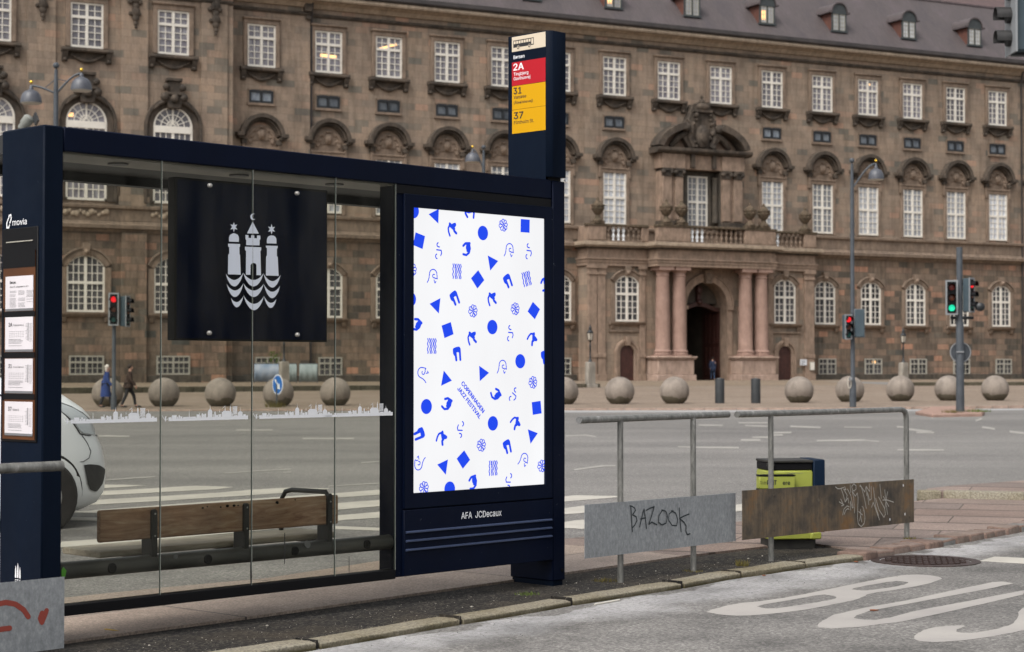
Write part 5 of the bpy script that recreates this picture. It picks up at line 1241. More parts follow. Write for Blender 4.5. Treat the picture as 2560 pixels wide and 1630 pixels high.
# entablature and balcony
def band(b, z0, z1, o_):
    b.box(PC-10.35-o_, PC-5.25, DB-.25-o_, .1, z0, z1); b.box(PC+5.25, PC+9.9+o_, DB-.25-o_, .1, z0, z1); b.box(PC-5.25-o_*.99, PC+5.25+o_*.99, DC-.55-o_, .1, z0+.001, z1-.001)
b = MB(); band(b, 8.76, 9.0, 0); band(b, 9.0, 9.22, .05); band(b, 9.22, 9.32, .13)
b.build('architrave', M['portal_stone'], pal, bevel=.01)
b = MB(); band(b, 9.32, 10.0, -.03); b.build('frieze', M['portal_stone'], pal)
b = MB(); band(b, 10.0, 10.12, .14); b.build('dentil_band', M['trim_dark'], pal)
b = MB()
band(b, 10.12, 10.22, .34); band(b, 10.22, 10.42, .46); band(b, 10.42, 10.5, .38)
b.build('balcony_cornice', M['trim_pale'], pal, bevel=.02)
b = MB(); band(b, 10.5, 10.62, .06); b.build('balcony_floor', M['trim'], pal)
def baluster(x, y):
    b = MB(); b.lathe([(.10,10.62),(.10,10.7),(.06,10.74),(.12,10.9),(.125,10.98),(.055,11.12),(.055,11.16),(.125,11.30),(.12,11.38),(.06,11.52),(.10,11.56),(.10,11.62)], (x,y,0), 10); return b
yb, yc = DB-.15, DC-.42
pw = []
def bal_run(x0, x1, y, white):
    nb = int((x1-x0)/.40)
    for i in range(nb):
        x = x0 + (x1-x0)*(i+.5)/nb
        baluster(x, y).build('baluster', M['baluster_white'] if i in white else M['trim'], pal)
bal_run(PC-8.75, PC-5.75, yb, (1,2,3)); bal_run(PC-2.35, PC+2.35, yc, (0,1,2)); bal_run(PC+5.75, PC+8.7, yb, (0,1))
b = MB()
for x0, x1, y in ((PC-10.3, PC-8.8, yb), (PC-5.8, PC-5.2, yb), (PC-5.2, PC-2.4, yc), (PC+2.4, PC+5.2, yc), (PC+5.2, PC+5.8, yb), (PC+8.75, PC+9.85, yb)):
    b = MB(); b.box(x0, x1, y-.2, y+.25, 10.62, 11.62); b.build('balcony_pier', M['portal_stone'], pal, bevel=.02)
for x_ in (-10.3, 9.65):
    b = MB(); b.box(PC+x_, PC+x_+.2, yb+.25, .1, 10.62, 11.62); b.build('balcony_pier', M['portal_stone'], pal, bevel=.02)
b = MB(); b.box(PC-10.4, PC-5.2, yb-.26, yb+.3, 11.62, 11.8); b.box(PC+5.2, PC+9.95, yb-.26, yb+.3, 11.62, 11.8); b.box(PC-5.3, PC+5.3, yc-.26, yc+.3, 11.622, 11.802)
b.build('balcony_rail', M['urn'], pal, bevel=.03)
def urn(x, y):
    b = MB(); b.box(x-.42,x+.42,y-.3,y+.3,11.8,12.0)
    b.lathe([(.40,12.0),(.36,12.1),(.22,12.25),(.15,12.42),(.18,12.46),(.33,12.62),(.44,12.85),(.46,13.02),(.50,13.06),(.50,13.16),(.36,13.2),(.30,13.32),(.18,13.42),(.10,13.5),(.12,13.58),(.03,13.72)], (x,y,0), 16)
    for k in range(8):
        a_ = k*math.pi/4; b.ball((x+.42*math.cos(a_), y+.42*math.sin(a_), 12.9), .10, 6, 5)
    return b
for x, y in ((PC-9.4, yb), (PC-4.38, yc), (PC-3.07, yc), (PC+2.98, yc), (PC+4.23, yc), (PC+8.95, yb)):
    urn(x, y).build('urn', M['urn'], pal, ang=30)
# windows and doors of the side bays
for x in (PC-6.93, PC+7.06):
    fb, zc, xs = win_frame(1.97, 3.38, 2, 3, 4, 2.0, .55)
    for v in range(len(fb.v)): fb.v[v] = (fb.v[v][0]+x, fb.v[v][1]+DB, fb.v[v][2]+4.74)
    wo = fb.build('window', M['frame_white'], pal, smooth=False)
    pb = pane_mesh(1.97, 3.38, zc, xs)
    for v in range(len(pb.v)): pb.v[v] = (pb.v[v][0]+x, pb.v[v][1]+DB, pb.v[v][2]+4.74)
    pb.build('pane', M['pane_dark'], wo, smooth=False)
    sb = arch_sur(.985, 3.38, .55, .34, .16, True, 1.5)
    for v in range(len(sb.v)): sb.v[v] = (sb.v[v][0]+x, sb.v[v][1]+DB, sb.v[v][2]+4.72)
    sb.build('window_surround', M['trim'], pal, bevel=.015)
    dx = x - .02
    b = MB(); A = [(dx-.60,.42)] + [(dx-.60*math.cos(math.pi*i/12), 2.42+.60*math.sin(math.pi*i/12)) for i in range(13)] + [(dx+.60,.42)]
    b.prism(A, 'y', DB-.035, DB+.0); 
    for k in (-.3, 0, .3): b.box(dx+k-.012, dx+k+.012, DB-.045, DB-.034, .5, 2.6)
    dr = b.build('door', M['door_red'], pal, smooth=False)
    b = MB(); nn_ = 14
    for r0, r1, o_ in ((.60,.82,.16),(.82,1.02,.26)):
        A = [(dx-r1*math.cos(math.pi*i/nn_), 2.42+r1*math.sin(math.pi*i/nn_)) for i in range(nn_+1)]; B_ = [(dx-r0*math.cos(math.pi*i/nn_), 2.42+r0*math.sin(math.pi*i/nn_)) for i in range(nn_+1)]
        b.strip(A, B_, 'y', DB-o_, DB); b.box(dx-r1,dx-r0,DB-o_,DB,.3,2.42); b.box(dx+r0,dx+r1,DB-o_,DB,.3,2.42)
    b.prism([(dx-.14,2.98),(dx+.14,2.98),(dx+.22,3.65),(dx-.22,3.65)], 'y', DB-.4, DB)
    b.build('door_surround', M['portal_stone'], pal, bevel=.012)
    b = MB(); b.box(dx-1.5, dx+1.5, DB-.14, DB, 3.98, 4.12); b.build('sill_band', M['trim'], pal)
# plaque and notice box
b = MB(); b.box(PC+8.4-.0, PC+8.98, DB-.27, DB-.2, 1.55, 2.0); pq = b.build('plaque', M['sign_white'], pal)
b = MB()
for k, (x0,x1) in enumerate(((.06,.50),(.06,.42),(.06,.34))): b.box(PC+8.4+x0, PC+8.4+x1, DB-.275, DB-.268, 1.86-.12*k, 1.90-.12*k)
b.build('plaque_lettering', M['ink'], pq)
b = MB(); b.box(PC+9.25,PC+9.7,DB-.32,DB-.22,1.15,1.8); nb_ = b.build('notice_box', M['frame_grey'], pal, bevel=.02)
b = MB(); b.box(PC+9.30,PC+9.65,DB-.33,DB-.318,1.2,1.75); b.build('notice_paper', M['frame_white'], nb_)

# ---- aedicule above the balcony
YA = -.15
for s in (-1, 1):
    b = MB(); b.box(PC+s*2.65-.95, PC+s*2.65+.95, -.75, 0, 11.8, 16.0)
    b.box(PC+s*3.15-.38, PC+s*3.15+.38, -.95, -.74, 12.4, 15.6)
    b.box(PC+s*2.1-.32, PC+s*2.1+.32, -.95, -.74, 12.4, 15.6)
    b.build('aedicule_pier', M['portal_stone'], pal, bevel=.02)
for s in (-1, 1):
    for x in (PC+s*3.15, PC+s*2.1):
        b = MB(); b.box(x-.44,x+.44,-1.12,0,16.0,16.2); b.box(x-.36,x+.36,-1.02,0,15.6,16.0)
        for q in (-1,1): b.ball((x+q*.34,-.98,15.92), .2, 8, 6)
        b.build('aedicule_capital', M['trim_dark'], pal, bevel=.02)
    b = MB(); b.box(PC+s*2.65-1.02, PC+s*2.65+1.02, -1.05, 0, 11.8, 12.3); b.build('aedicule_base', M['trim_dark'], pal, bevel=.02)
b = MB(); b.box(PC-3.75, PC+3.75, -.85, 0, 16.2, 17.3)
for s in (-1,1): b.box(PC+s*2.65-1.0, PC+s*2.65+1.0, -1.05, 0, 16.201, 17.299)
b.build('aedicule_entablature', M['portal_stone'], pal, bevel=.02)
b = MB()
for s in (-1,1): b.box(PC+s*.95-.16, PC+s*.95+.16, -1.1, 0, 16.3, 17.35)
b.prism([(0,17.3),(-1.15,17.32),(-1.4,17.5),(-1.4,17.72),(0,17.78)], 'x', PC-4.2, PC+4.2)
# broken segmental pediment
n = 12
for s in (-1, 1):
    A = []; B_ = []
    for i in range(n+1):
        u = i/n; ang_ = R(8) + (R(66)-R(8))*u
        rx, rz = 4.15, 2.35
        A.append((PC + s*rx*math.cos(ang_), 17.55 + rz*math.sin(ang_)))
        B_.append((PC + s*(rx-.52)*math.cos(ang_), 17.55 + (rz-.52)*math.sin(ang_)))
    b.strip(A, B_, 'y', -1.25, 0)
    b.ball((PC+s*1.45,-.9,19.35), .36, 10, 7)
    b.tube([(PC+s*2.6,-.5,17.9),(PC+s*2.0,-.6,18.6),(PC+s*1.3,-.7,19.0)], [.2,.26,.2], 8)
b.build('broken_pediment', M['trim_dark'], pal, bevel=.02)
b = MB()
b.prism([(PC-3.4,17.75),(PC+3.4,17.75),(PC+2.4,18.9),(PC+1.2,19.4),(PC-1.2,19.4),(PC-2.4,18.9)], 'y', -.22, 0)
b.build('pediment_field', M['portal_stone'], pal, smooth=False)
b = MB(); rr = random.Random(4)
b.prism([(PC-1.75,18.7),(PC-1.0,17.75),(PC+1.0,17.75),(PC+1.75,18.7),(PC+1.45,19.5),(PC+1.1,20.1),(PC+.80,20.9),(PC+.72,21.15),(PC-.72,21.15),(PC-.80,20.9),(PC-1.1,20.1),(PC-1.45,19.5)], 'y', -.75, 0)
b.ball((PC,-.85,18.7), .72, 14, 10, (.85,.4,1.25)); b.ball((PC,-1.1,18.7), .42, 12, 8, (.8,.35,1.3))
for s in (-1, 1):
    b.tube([(PC+s*.75,-.8,17.9),(PC+s*1.1,-.8,18.6),(PC+s*.9,-.8,19.6),(PC+s*1.25,-.7,20.0)], [.18,.22,.18,.1], 8)
    for i in range(8): b.ball((PC+s*rr.uniform(.4,1.1), -.85, 17.95+i*.34), rr.uniform(.12,.24), 7, 5)
b.box(PC-.82,PC+.82,-1.0,0,20.55,20.75)
b.ball((PC,-.75,20.95), .62, 12, 8, (1,.6,.55)); b.ball((PC,-.75,21.35), .22, 10, 6)
for k in (-2,-1,1,2): b.tube([(PC+k*.26,-.8,20.75),(PC+k*.30,-.8,21.15),(PC,-.78,21.4)], [.07,.08,.05], 6)
b.box(PC-.04,PC+.04,-.8,-.72,21.5,21.85); b.box(PC-.14,PC+.14,-.8,-.72,21.64,21.72)
b.build('cartouche_with_crown', M['trim_dark'], pal, bevel=0)
fb, zc, xs = win_frame(1.80, 3.9, 2, 4, 4, 1.95, False)
for v in range(len(fb.v)): fb.v[v] = (fb.v[v][0]+PC, fb.v[v][1], fb.v[v][2]+11.9)
wo = fb.build('window', M['frame_white'], pal, smooth=False)
pb = pane_mesh(1.80, 3.9, zc, xs)
for v in range(len(pb.v)): pb.v[v] = (pb.v[v][0]+PC, pb.v[v][1], pb.v[v][2]+11.9)
pb.build('pane', M['pane_pale'], wo, smooth=False)
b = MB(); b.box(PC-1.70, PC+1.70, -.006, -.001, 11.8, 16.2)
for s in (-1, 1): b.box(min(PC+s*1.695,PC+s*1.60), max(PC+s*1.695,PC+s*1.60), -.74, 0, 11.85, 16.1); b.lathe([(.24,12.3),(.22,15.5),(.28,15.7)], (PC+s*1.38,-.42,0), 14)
b.build('dark_niche', M['plinth_dark'], pal)  # dark stone lines the niche back and the inner pier faces
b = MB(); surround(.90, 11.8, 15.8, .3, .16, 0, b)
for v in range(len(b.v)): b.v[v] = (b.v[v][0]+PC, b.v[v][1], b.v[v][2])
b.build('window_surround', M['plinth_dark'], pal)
# ---------------------------------------------------------------- lettering and drawn marks
def frame_mat(org, xd, up):
    xd = Vector(xd).normalized(); up = Vector(up).normalized(); n = xd.cross(up)
    return Matrix(((xd.x, up.x, n.x, org[0]), (xd.y, up.y, n.y, org[1]), (xd.z, up.z, n.z, org[2]), (0,0,0,1)))
import os
FONT = None
try:      # the grotesque that ships inside Blender itself; the built-in face is the fallback
    FONT = bpy.data.fonts.load(os.path.join(bpy.utils.resource_path('LOCAL'), 'datafiles', 'fonts', 'Inter.woff2'))
except Exception:
    FONT = None
def text_mesh(s, width, height, bold=0.0, italic=0):
    cu = bpy.data.curves.new('t', 'FONT')
    if FONT: cu.font = FONT; cu.body = s; cu.size = 1; cu.resolution_u = 3
    cu.shear = italic
    tmp = bpy.data.objects.new('t', cu); me = bpy.data.meshes.new_from_object(tmp); bpy.data.objects.remove(tmp)
    vs = [v.co.copy() for v in me.vertices]
    x0 = min(v.x for v in vs); x1 = max(v.x for v in vs); y0 = min(v.y for v in vs); y1 = max(v.y for v in vs)
    sx = width / (x1-x0) if width else height/(y1-y0)
    sy = height / (y1-y0) if height else sx
    for v in me.vertices: v.co = ((v.co.x-x0)*sx, (v.co.y-y0)*sy, 0)
    if bold:      # heavier strokes: the same outlines shifted a hair each way
        vv = [tuple(v.co) for v in me.vertices]; ff = [tuple(p.vertices) for p in me.polygons]
        V = []; F_ = []
        for k, (dx, dy) in enumerate(((0,0),(bold,0),(-bold,0),(0,bold*.7),(0,-bold*.7))):
            o_ = len(V); V += [(x+dx*sx, y+dy*sy, z+k*.00008) for x, y, z in vv]; F_ += [tuple(i+o_ for i in f) for f in ff]
        me = bpy.data.meshes.new('t'); me.from_pydata(V, [], F_); me.update()
    return me
def text(name, s, org, xd, up, width, height, mt, parent, bold=0.0):
    me = text_mesh(s, width, height, bold); me.transform(frame_mat(org, xd, up)); me.materials.clear(); me.materials.append(mt)
    o = bpy.data.objects.new(name, me); col.objects.link(o)
    if parent: o.parent = parent
    return o
def multi_text(name, items, mt, parent):
    # items: (s, org, xd, up, w, h, bold) joined into one mesh
    b = MB()
    for s, org, xd, up, wd, h, bold in items:
        me = text_mesh(s, wd, h, bold); Mx = frame_mat(org, xd, up)
        b.add([tuple(Mx @ v.co) for v in me.vertices], [tuple(p.vertices) for p in me.polygons])
        bpy.data.meshes.remove(me)
    me = bpy.data.meshes.new(name); me.from_pydata(b.v, [], b.f); me.update(); me.materials.append(mt)
    o = bpy.data.objects.new(name, me); col.objects.link(o)
    if parent: o.parent = parent
    return o
def ribbons(b, strokes, wd, Mx, z0=0.0, dz=.00012):
    k = 0
    for st in strokes:
        w_ = wd
        if isinstance(st, tuple) and isinstance(st[0], list): st, w_ = st
        pts = [Vector((p[0], p[1])) for p in st]
        for a, c in zip(pts, pts[1:]):
            if (c-a).length < 1e-7: continue
            d = (c-a).normalized(); n = Vector((-d.y, d.x)) * w_/2
            z = z0 + k*dz; k += 1
            q = [a-n, c-n, c+n, a+n]
            b.add([tuple(Mx @ Vector((v.x, v.y, z))) for v in q], [(0,1,2,3)])
        for p in pts:
            z = z0 + k*dz; k += 1
            if k > 60: k = 0
            b.add([tuple(Mx @ Vector((p.x + w_/2*math.cos(i*math.pi/4), p.y + w_/2*math.sin(i*math.pi/4), z))) for i in range(8)], [tuple(range(8))])
    return b
def arc(cx, cy, r, a0, a1, n=10): return [(cx + r*math.cos(R(a0+(a1-a0)*i/n)), cy + r*math.sin(R(a0+(a1-a0)*i/n))) for i in range(n+1)]

# ---------------------------------------------------------------- bus shelter (local x along it, y away from the bus lane)
SA = math.atan2(.71991221, .69406514)
S0 = Vector((-.59138546, 10.87, 0))
sh = thing('bus_shelter', 'dark navy bus shelter with glass wall, lit white and blue poster and route sign', 'bus shelter', tuple(S0), SA)
# left blade pillar
b = MB(); b.box(-2.52, -2.405, 0, .40, .10, 2.615)
pil = b.build('pillar', M['navy_blade'], sh, bevel=.008)
b = MB(); b.box(-2.50, -2.42, .03, .37, -.15, .10); b.build('pillar_foot', M['navy'], pil)
b = MB(); b.box(-2.526, -2.519, .042, .378, 1.022, 2.107); case = b.build('timetable_case', M['black'], pil, bevel=.003)
b = MB(); b.box(-2.529, -2.5255, .058, .362, 1.035, 1.99)
cb = b.build('case_backing', M['case_back'], pil)
b = MB()
for z in (1.251, 1.461, 1.668): b.box(-2.531, -2.5285, .058, .362, z-.014, z+.014)
b.box(-2.531,-2.5285,.058,.362,1.905,1.99); b.box(-2.531,-2.5285,.35,.362,1.23,1.70)
b.build('case_divider', M['black'], pil)
b = MB(); b.box(-2.5315,-2.5295,.08,.335,2.035,2.040); b.build('case_rail', M['frame_grey'], pil)
for k, (z1_, z0_, title, num, sub) in enumerate(((1.862,1.685,'Børsen',None,'Zone 01, stoppested nr. 671'), (1.654,1.478,None,'2A','Tingbjerg (Gavlhusvej)'), (1.443,1.268,None,'31','Vanløse (Ålekistevej)'), (1.226,1.054,None,'37','Flintholm St.'))):
    d0, d1 = .335, .071
    b = MB(); b.box(-2.5325, -2.5315, d1, d0, z0_, z1_); sheet_ = b.build('timetable_sheet', M['paper'], pil)
    b = MB(); b.box(-2.5332, -2.5326, d1, d0, z0_, z0_+.012); b.build('sheet_footer', M['ink_grey'], sheet_)
    it = []
    X = -2.5334; xd = (0,-1,0); up = (0,0,1)
    if title:
        it.append((title, (X, d0-.045, z1_-.038), xd, up, .055, .013, .01)); it.append((sub, (X, d0-.045, z1_-.060), xd, up, .175, .0105, 0))
    else:
        it.append((num, (X, d0-.035, z1_-.047), xd, up, .032 if num != '2A' else .034, .019, .015)); it.append((sub, (X, d0-.078, z1_-.047), xd, up, .10 if k != 3 else .06, .011, 0))
    multi_text('sheet_heading', it, M['ink'], sheet_)
    b = MB(); r_ = random.Random(k)
    if title:
        for c_ in range(3):
            for j in range(14):
                if (c_ == 1 and j in (4,5,9)) or (c_ == 2 and j in (6,8,10,11,12,13)) or (c_ == 0 and j in (2,5)): continue
                y0_ = d0 - .043 - c_*.080; L = r_.uniform(.05,.068); z = z1_ - .075 - j*.0062
                b.box(X, X+.0005, y0_-L, y0_, z-.0012, z)
    else:
        for j in range(4):
            for c_ in range(7):
                b.box(X, X+.0005, d0-.04-c_*.021-.012, d0-.04-c_*.021, z1_-.072-j*.009-.0016, z1_-.072-j*.009)
        for j in range(6):
            if j == 4: continue
            b.box(X, X+.0005, d0-.035-r_.uniform(.11,.14), d0-.035, z1_-.112-j*.0065-.0016, z1_-.112-j*.0065)
        b.box(X, X+.0005, .112, .117, z0_+.055, z1_-.03)
        for j in range(12): b.box(X, X+.0005, .119, .119+r_.uniform(.008,.026), z1_-.034-j*.0072-.0012, z1_-.034-j*.0072)
        for j in range(14): b.box(X, X+.0005, .080, .106, z1_-.034-j*.0068-.001, z1_-.034-j*.0068)
    b.build('sheet_print', M['ink_grey'], sheet_, smooth=False)
# operator mark and small city arms
text('lettering', 'movia', (-2.5225, .288, 2.122), (0,-1,0), (0,0,1), .136, .032, M['decal'], pil, .006)
b = MB()
Mx = frame_mat((-2.5225, .348, 2.112), (0,-1,0), (0,0,1))
def P2(b, poly): b.add([tuple(Mx @ Vector((p[0], p[1], 0))) for p in poly], [tuple(range(len(poly)))])
P2(b, [(0,.026),(.018,.054),(.027,.054),(.010,.026),(.010,.008),(.022,.006),(.027,.018),(.035,.018),(.028,-.002),(.002,-.002)])
P2(b, [(.024,.066),(.048,.072),(.052,.044),(.038,.022),(.029,.024),(.043,.046),(.041,.062),(.033,.060),(.026,.046),(.018,.046)])
b.build('operator_mark', M['decal'], pil, smooth=False)
b = MB()
Mx = frame_mat((-2.5225, .245, .305), (0,-1,0), (0,0,1))
for x0, h in ((.002,.085),(.022,.098),(.042,.080)):
    P2(b, [(x0,.03),(x0+.014,.03),(x0+.012,h-.012),(x0+.007,h+.008),(x0+.002,h-.012)])
for j in range(3):
    for i in range(3): P2(b, [(.0+.019*i,.024-j*.009),(.009+.019*i,.016-j*.009),(.019+.019*i,.024-j*.009),(.009+.019*i,.021-j*.009)])
b.build('small_city_arms', M['decal'], pil, smooth=False)

# beam, roof
b = MB(); b.box(-2.404, 1.222, 0, .09, 2.49, 2.614); b.build('front_beam', M['navy'], sh, bevel=.006)
b = MB(); b.box(-2.50, 1.30, .06, 1.02, 2.505, 2.60); b.build('roof', M['roof_in'], sh)
b = MB(); b.box(-2.404, 1.18, .028, .345, 2.480, 2.4895); b.build('soffit_panel', M['soffit'], sh)
b = MB(); b.box(-2.50, 1.30, .93, 1.02, 2.455, 2.60); b.build('rear_beam', M['roof_in'], sh)
for t_ in (-1.95, -1.15, -.45):
    b = MB(); b.prism([(t_+.055*math.cos(i*math.pi/8), .20+.055*math.sin(i*math.pi/8)) for i in range(16)], 'z', 2.472, 2.4805); b.build('spotlight', M['ink_grey'], sh)
# glass back wall
edges = [-2.4035, -1.807, -1.204, -.605, -.139]
for i, (a, c) in enumerate(zip(edges, edges[1:])):
    b = MB(); b.box(a+.002, c-.002, .004, .012, .195, 2.492); g_ = b.build('glass_pane', M['glass'], sh, smooth=False)
    b = MB(); b.box(c-.0020, c+.0003, .003, .013, .2, 2.49); b.build('pane_edge', M['glass_edge'], g_, smooth=False)
    b = MB(); b.box(c+.0004, c+.0014, .003, .013, .2, 2.49); b.build('pane_edge', M['glass_edge_pale'], g_, smooth=False)
b = MB(); b.box(-2.404, -.137, 0, .07, .148, .204); b.build('bottom_rail', M['black'], sh, bevel=.004)
# skyline sticker band, once per pane
def skyline(t0, wd, b, cut=0):
    S = .000432 * wd / .597; Z = .000351; bz = 1.115
    def X(x): return t0 + (x - 1020) * S
    def Zz(y): return bz + (437 - y) * Z
    def pg(p, y_=.0285):
        y_ = y_ - .026
        p = [q for q in p]
        if max(X(q[0]) for q in p) < cut or max(X(q[0]) for q in p) > t0 + wd: return
        b.add([(X(q[0]), y_, Zz(q[1])) for q in p], [tuple(range(len(p)))])
    pg([(1125,437),(1125,403),(2340,380),(2340,412),(2340,437)])
    pg([(1060,405),(1125,402),(1125,410),(1060,412)], .0284); pg([(1022,350),(1030,352),(1062,408),(1055,408)], .0284)
    pg([(1068,437),(1068,365),(1100,365),(1086,372),(1086,437)], .0283)
    for x0, x1, y in ((1120,1165,380),(1170,1240,350),(1245,1265,375),(1272,1288,350),(1295,1325,370),(1540,1588,345),(1590,1605,365),(1615,1638,335),(1640,1660,345),(1662,1685,338),(1710,1778,310),(1790,1800,350),(1812,1832,312),(1835,1870,360),(1878,1915,350),(1926,2080,318),(2085,2095,345),(2110,2170,370),(2178,2252,340),(2262,2300,360),(2305,2335,385)):
        pg([(x0,405),(x1,405),(x1,y),(x0,y)], .0283)
    for i in range(17):
        x0 = 1335 + i*12; pg([(x0,405),(x0+8,405),(x0+8,378),(x0,378)], .0282)
    pg([(1335,405),(1535,400),(1535,382),(1335,388)], .0281)
    for x, yb_, yt in ((1429,380,270),(1583,345,312),(1745,270,205),(1822,312,300),(1892,320,275),(1976,310,198),(2061,318,180),(2214,330,245)):
        pg([(x-4,yb_),(x+4,yb_),(x,yt)], .0280)
    pg([(1712+33+33*math.cos(math.pi*i/8), 312-42*math.sin(math.pi*i/8)) for i in range(9)], .0280)
    pg([(2178,342),(2252,340),(2240,318),(2214,308),(2190,318)], .0280)
    pg([(2050,330),(2072,330),(2068,235),(2054,235)], .0279); pg([(1940,322),(2065,318),(2040,300),(1945,300)], .0279)
    pg([(1970,310),(1982,310),(1978,235),(1974,235)], .0278)
    for k in range(-3, 4):
        if k: pg([(1976,222),(1976+k*13,232+abs(k)*8),(1976+k*13+3,236+abs(k)*8)], .0279)
    for j in range(11): pg([(2095,243+j*11),(2166,240+j*11),(2166,248+j*11),(2095,250+j*11)], .0279)
    pg([(2093,235),(2168,233),(2168,240),(2093,242)], .0277)
for t0, wd, cut in ((-2.4035,.594,-2.40), (-1.807,.597,-5), (-1.204,.597,-5)):
    b = MB(); skyline(t0 + .003, wd, b, cut); b.build('skyline_sticker', M['decal'], sh, smooth=False)
b = MB(); skyline(-.605 - .128, .597, b, -.603); b.build('skyline_sticker', M['decal'], sh, smooth=False)
# dark panel with the city arms behind the glass
b = MB(); b.box(-1.655, -.585, .10, .168, 1.545, 2.425); bp = b.build('arms_panel', M['black'], sh, bevel=.004)
b = MB(); b.box(-1.642, -.597, .0985, .101, 1.556, 2.412); b.build('panel_face', M['panel_navy'], bp, bevel=.001)
b = MB()
for p in EMBLEM:
    b.add([(q[0], .0030, q[1]) for q in p], [tuple(range(len(p)))])
b.build('city_arms', M['decal_grey'], bp, smooth=False)
for t_, z in BOLTS:
    b = MB(); b.lathe([(.0125,0),(.0125,.012),(.009,.018),(.003,.02)], (0,0,0), 16, Matrix.Translation((t_, .003, z)) @ Matrix.Rotation(R(90), 4, 'X'))
    b.build('panel_bolt', M['bolt'], bp)

# bench behind the glass
b = MB(); b.tube([(-2.41,.062,.370),(-.10,.062,.363)], .0445, 28)
bt = b.build('bench', M['tube_iron'], sh, ang=30)
def sxp(x, d):   # helper: along-shelter position of a knob seen at reference x
    return x
for t_ in (-2.096, -1.49, -.888, -.35):
    b = MB(); b.lathe([(.026,-.02),(.026,.008),(.026,.014),(.021,.016),(.019,.014),(.004,.014)], (0,0,0), 18, Matrix.Translation((t_, .027, .366)) @ Matrix.Rotation(R(90), 4, 'X')); b.build('end_cap', M['black'], bt)
b = MB(); b.lathe([(.022,0),(.022,.004),(.004,.005)], (0,0,0), 16, Matrix.Translation((-.798, .022, .397)) @ Matrix.Rotation(R(70), 4, 'X')); b.build('round_sticker', M['ink_grey'], bt)
b = MB()
n = 4; cr = .022
def rrect(x0, x1, z0, z1, r, n=4):
    P = []
    for cx, cz, a0 in ((x1-r,z1-r,0),(x0+r,z1-r,90),(x0+r,z0+r,180),(x1-r,z0+r,270)):
        for i in range(n+1): P.append((cx + r*math.cos(R(a0+90*i/n)), cz + r*math.sin(R(a0+90*i/n))))
    return P
b = MB(); b.prism(rrect(.052, .088, .496, .662, .012), 'x', -2.144, -.540)
b.build('backrest', M['wood_dark'], bt, bevel=.004, ang=30)
b = MB(); b.prism(rrect(.16, .53, .403, .438, .015), 'x', -2.07, -.465)
b.build('seat', M['wood_pale'], bt, bevel=.004, ang=30)
for t_ in (-1.822, -1.216, -.616):
    b = MB(); b.prism(rrect(t_-.0165, t_+.0165, .38, .652 if t_ < -1 else .675, .016), 'y', .034, .0515)
    b.box(t_-.0165, t_+.0165, .0515, .13, .39, .494); b.box(t_-.0155,t_+.0155,.10,.50,.384,.4025)
    k = b.build('bracket', M['iron'], bt, ang=30)
for t_ in (-1.822, -1.216, -.616):
    b = MB()
    for z in (.628, .512): b.lathe([(.0055,0),(.0045,.004),(.001,.005)], (0,0,0), 10, Matrix.Translation((t_+.002, .034, z)) @ Matrix.Rotation(R(90), 4, 'X'))
    b.build('screw', M['steel'], bt)
b = MB(); b.tube([(-.616,.05,.60),(-.616,.05,.655),(-.616,.075,.682),(-.616,.38,.680),(-.616,.44,.668),(-.616,.47,.63),(-.616,.48,.43)], .014, 12); b.build('armrest', M['iron'], bt)

rb = random.Random(21)
for t_, z, r_ in ((-1.50,.640,.007),(-1.47,.645,.005),(-1.38,.638,.006),(-1.335,.642,.010),(-1.29,.641,.009),(-1.262,.640,.006),(-.99,.643,.010),(-.985,.636,.005),(-.86,.650,.005)):
    b = MB(); b.ball((t_, .0522, z), r_, 8, 5, (1.3,.12,.8)); b.build('burn_mark', M['black'], bt)
b = MB(); b.ball((-1.700, .018, .395), .013, 10, 6, (1.2,.15,1)); b.build('chalky_blot', M['ink_grey'], bt)
b = MB(); b.prism([(-2.395,.340),(-2.375,.345),(-2.368,.375),(-2.385,.395),(-2.396,.380)], 'y', .0135, .0155); b.build('green_sticker', M['lime_sticker'], bt)
for t_, z0, z1_, s_ in ((-1.212,.21,.36,.006),(-1.207,.21,.29,.004),(-.975,.30,.475,.006),(-.50,.20,.31,.003)):
    b = MB(); b.prism([(t_-s_*.3,z0),(t_+s_*.3,z0),(t_+s_,(z0+z1_)/2),(t_+s_*.4,z1_),(t_-s_*.3,z1_),(t_-s_*.6,(z0+z1_)/2)], 'y', .0028, .0036); b.build('dark_drip', M['bin_dark'], sh)

# advert light box
b = MB(); b.box(-.137, 1.226, .012, .15, .155, 2.484); lb = b.build('advert_box', M['navy'], sh, bevel=.004)
fo, fi = [(-.076,.557),(1.222,.557),(1.222,2.436),(-.076,2.436)], [(.0,.648),(1.155,.648),(1.155,2.358),(.0,2.358)]
b = MB(); b.ring(fo, fi, 'y', -.008, .013); b.build('poster_frame', M['navy'], lb, bevel=.003)
b = MB(); b.ring([(-.074,.560),(1.220,.560),(1.220,2.433),(-.074,2.433)], [(-.071,.563),(1.217,.563),(1.217,2.430),(-.071,2.430)], 'y', -.0084, -.0075); b.build('frame_edge_wear', M['navy_blade'], lb, smooth=False)
b = MB(); b.box(-.137, 1.222, .004, .013, 2.437, 2.488); b.build('shadow_gap', M['black'], lb)
b = MB(); b.box(-.079, 1.226, -.008, .013, .158, .549); b.build('lower_panel', M['navy'], lb, bevel=.003)
for z in (.418, .366, .313):
    b = MB(); b.prism([(-.008,z-.008),(-.020,z-.005),(-.020,z+.001),(-.008,z+.007)], 'x', -.066, 1.240 - .03); b.build('vent_slat', M['slat'], lb)
text('maker_lettering', 'AFA  JCDecaux', (.395, -.0095, .470), (1,0,0), (0,0,1), .352, .040, M['decal'], lb, .012)
b = MB(); b.box(-.002, 1.157, .0055, .008, .646, 2.36); po = b.build('poster', M['poster'], lb, smooth=False)
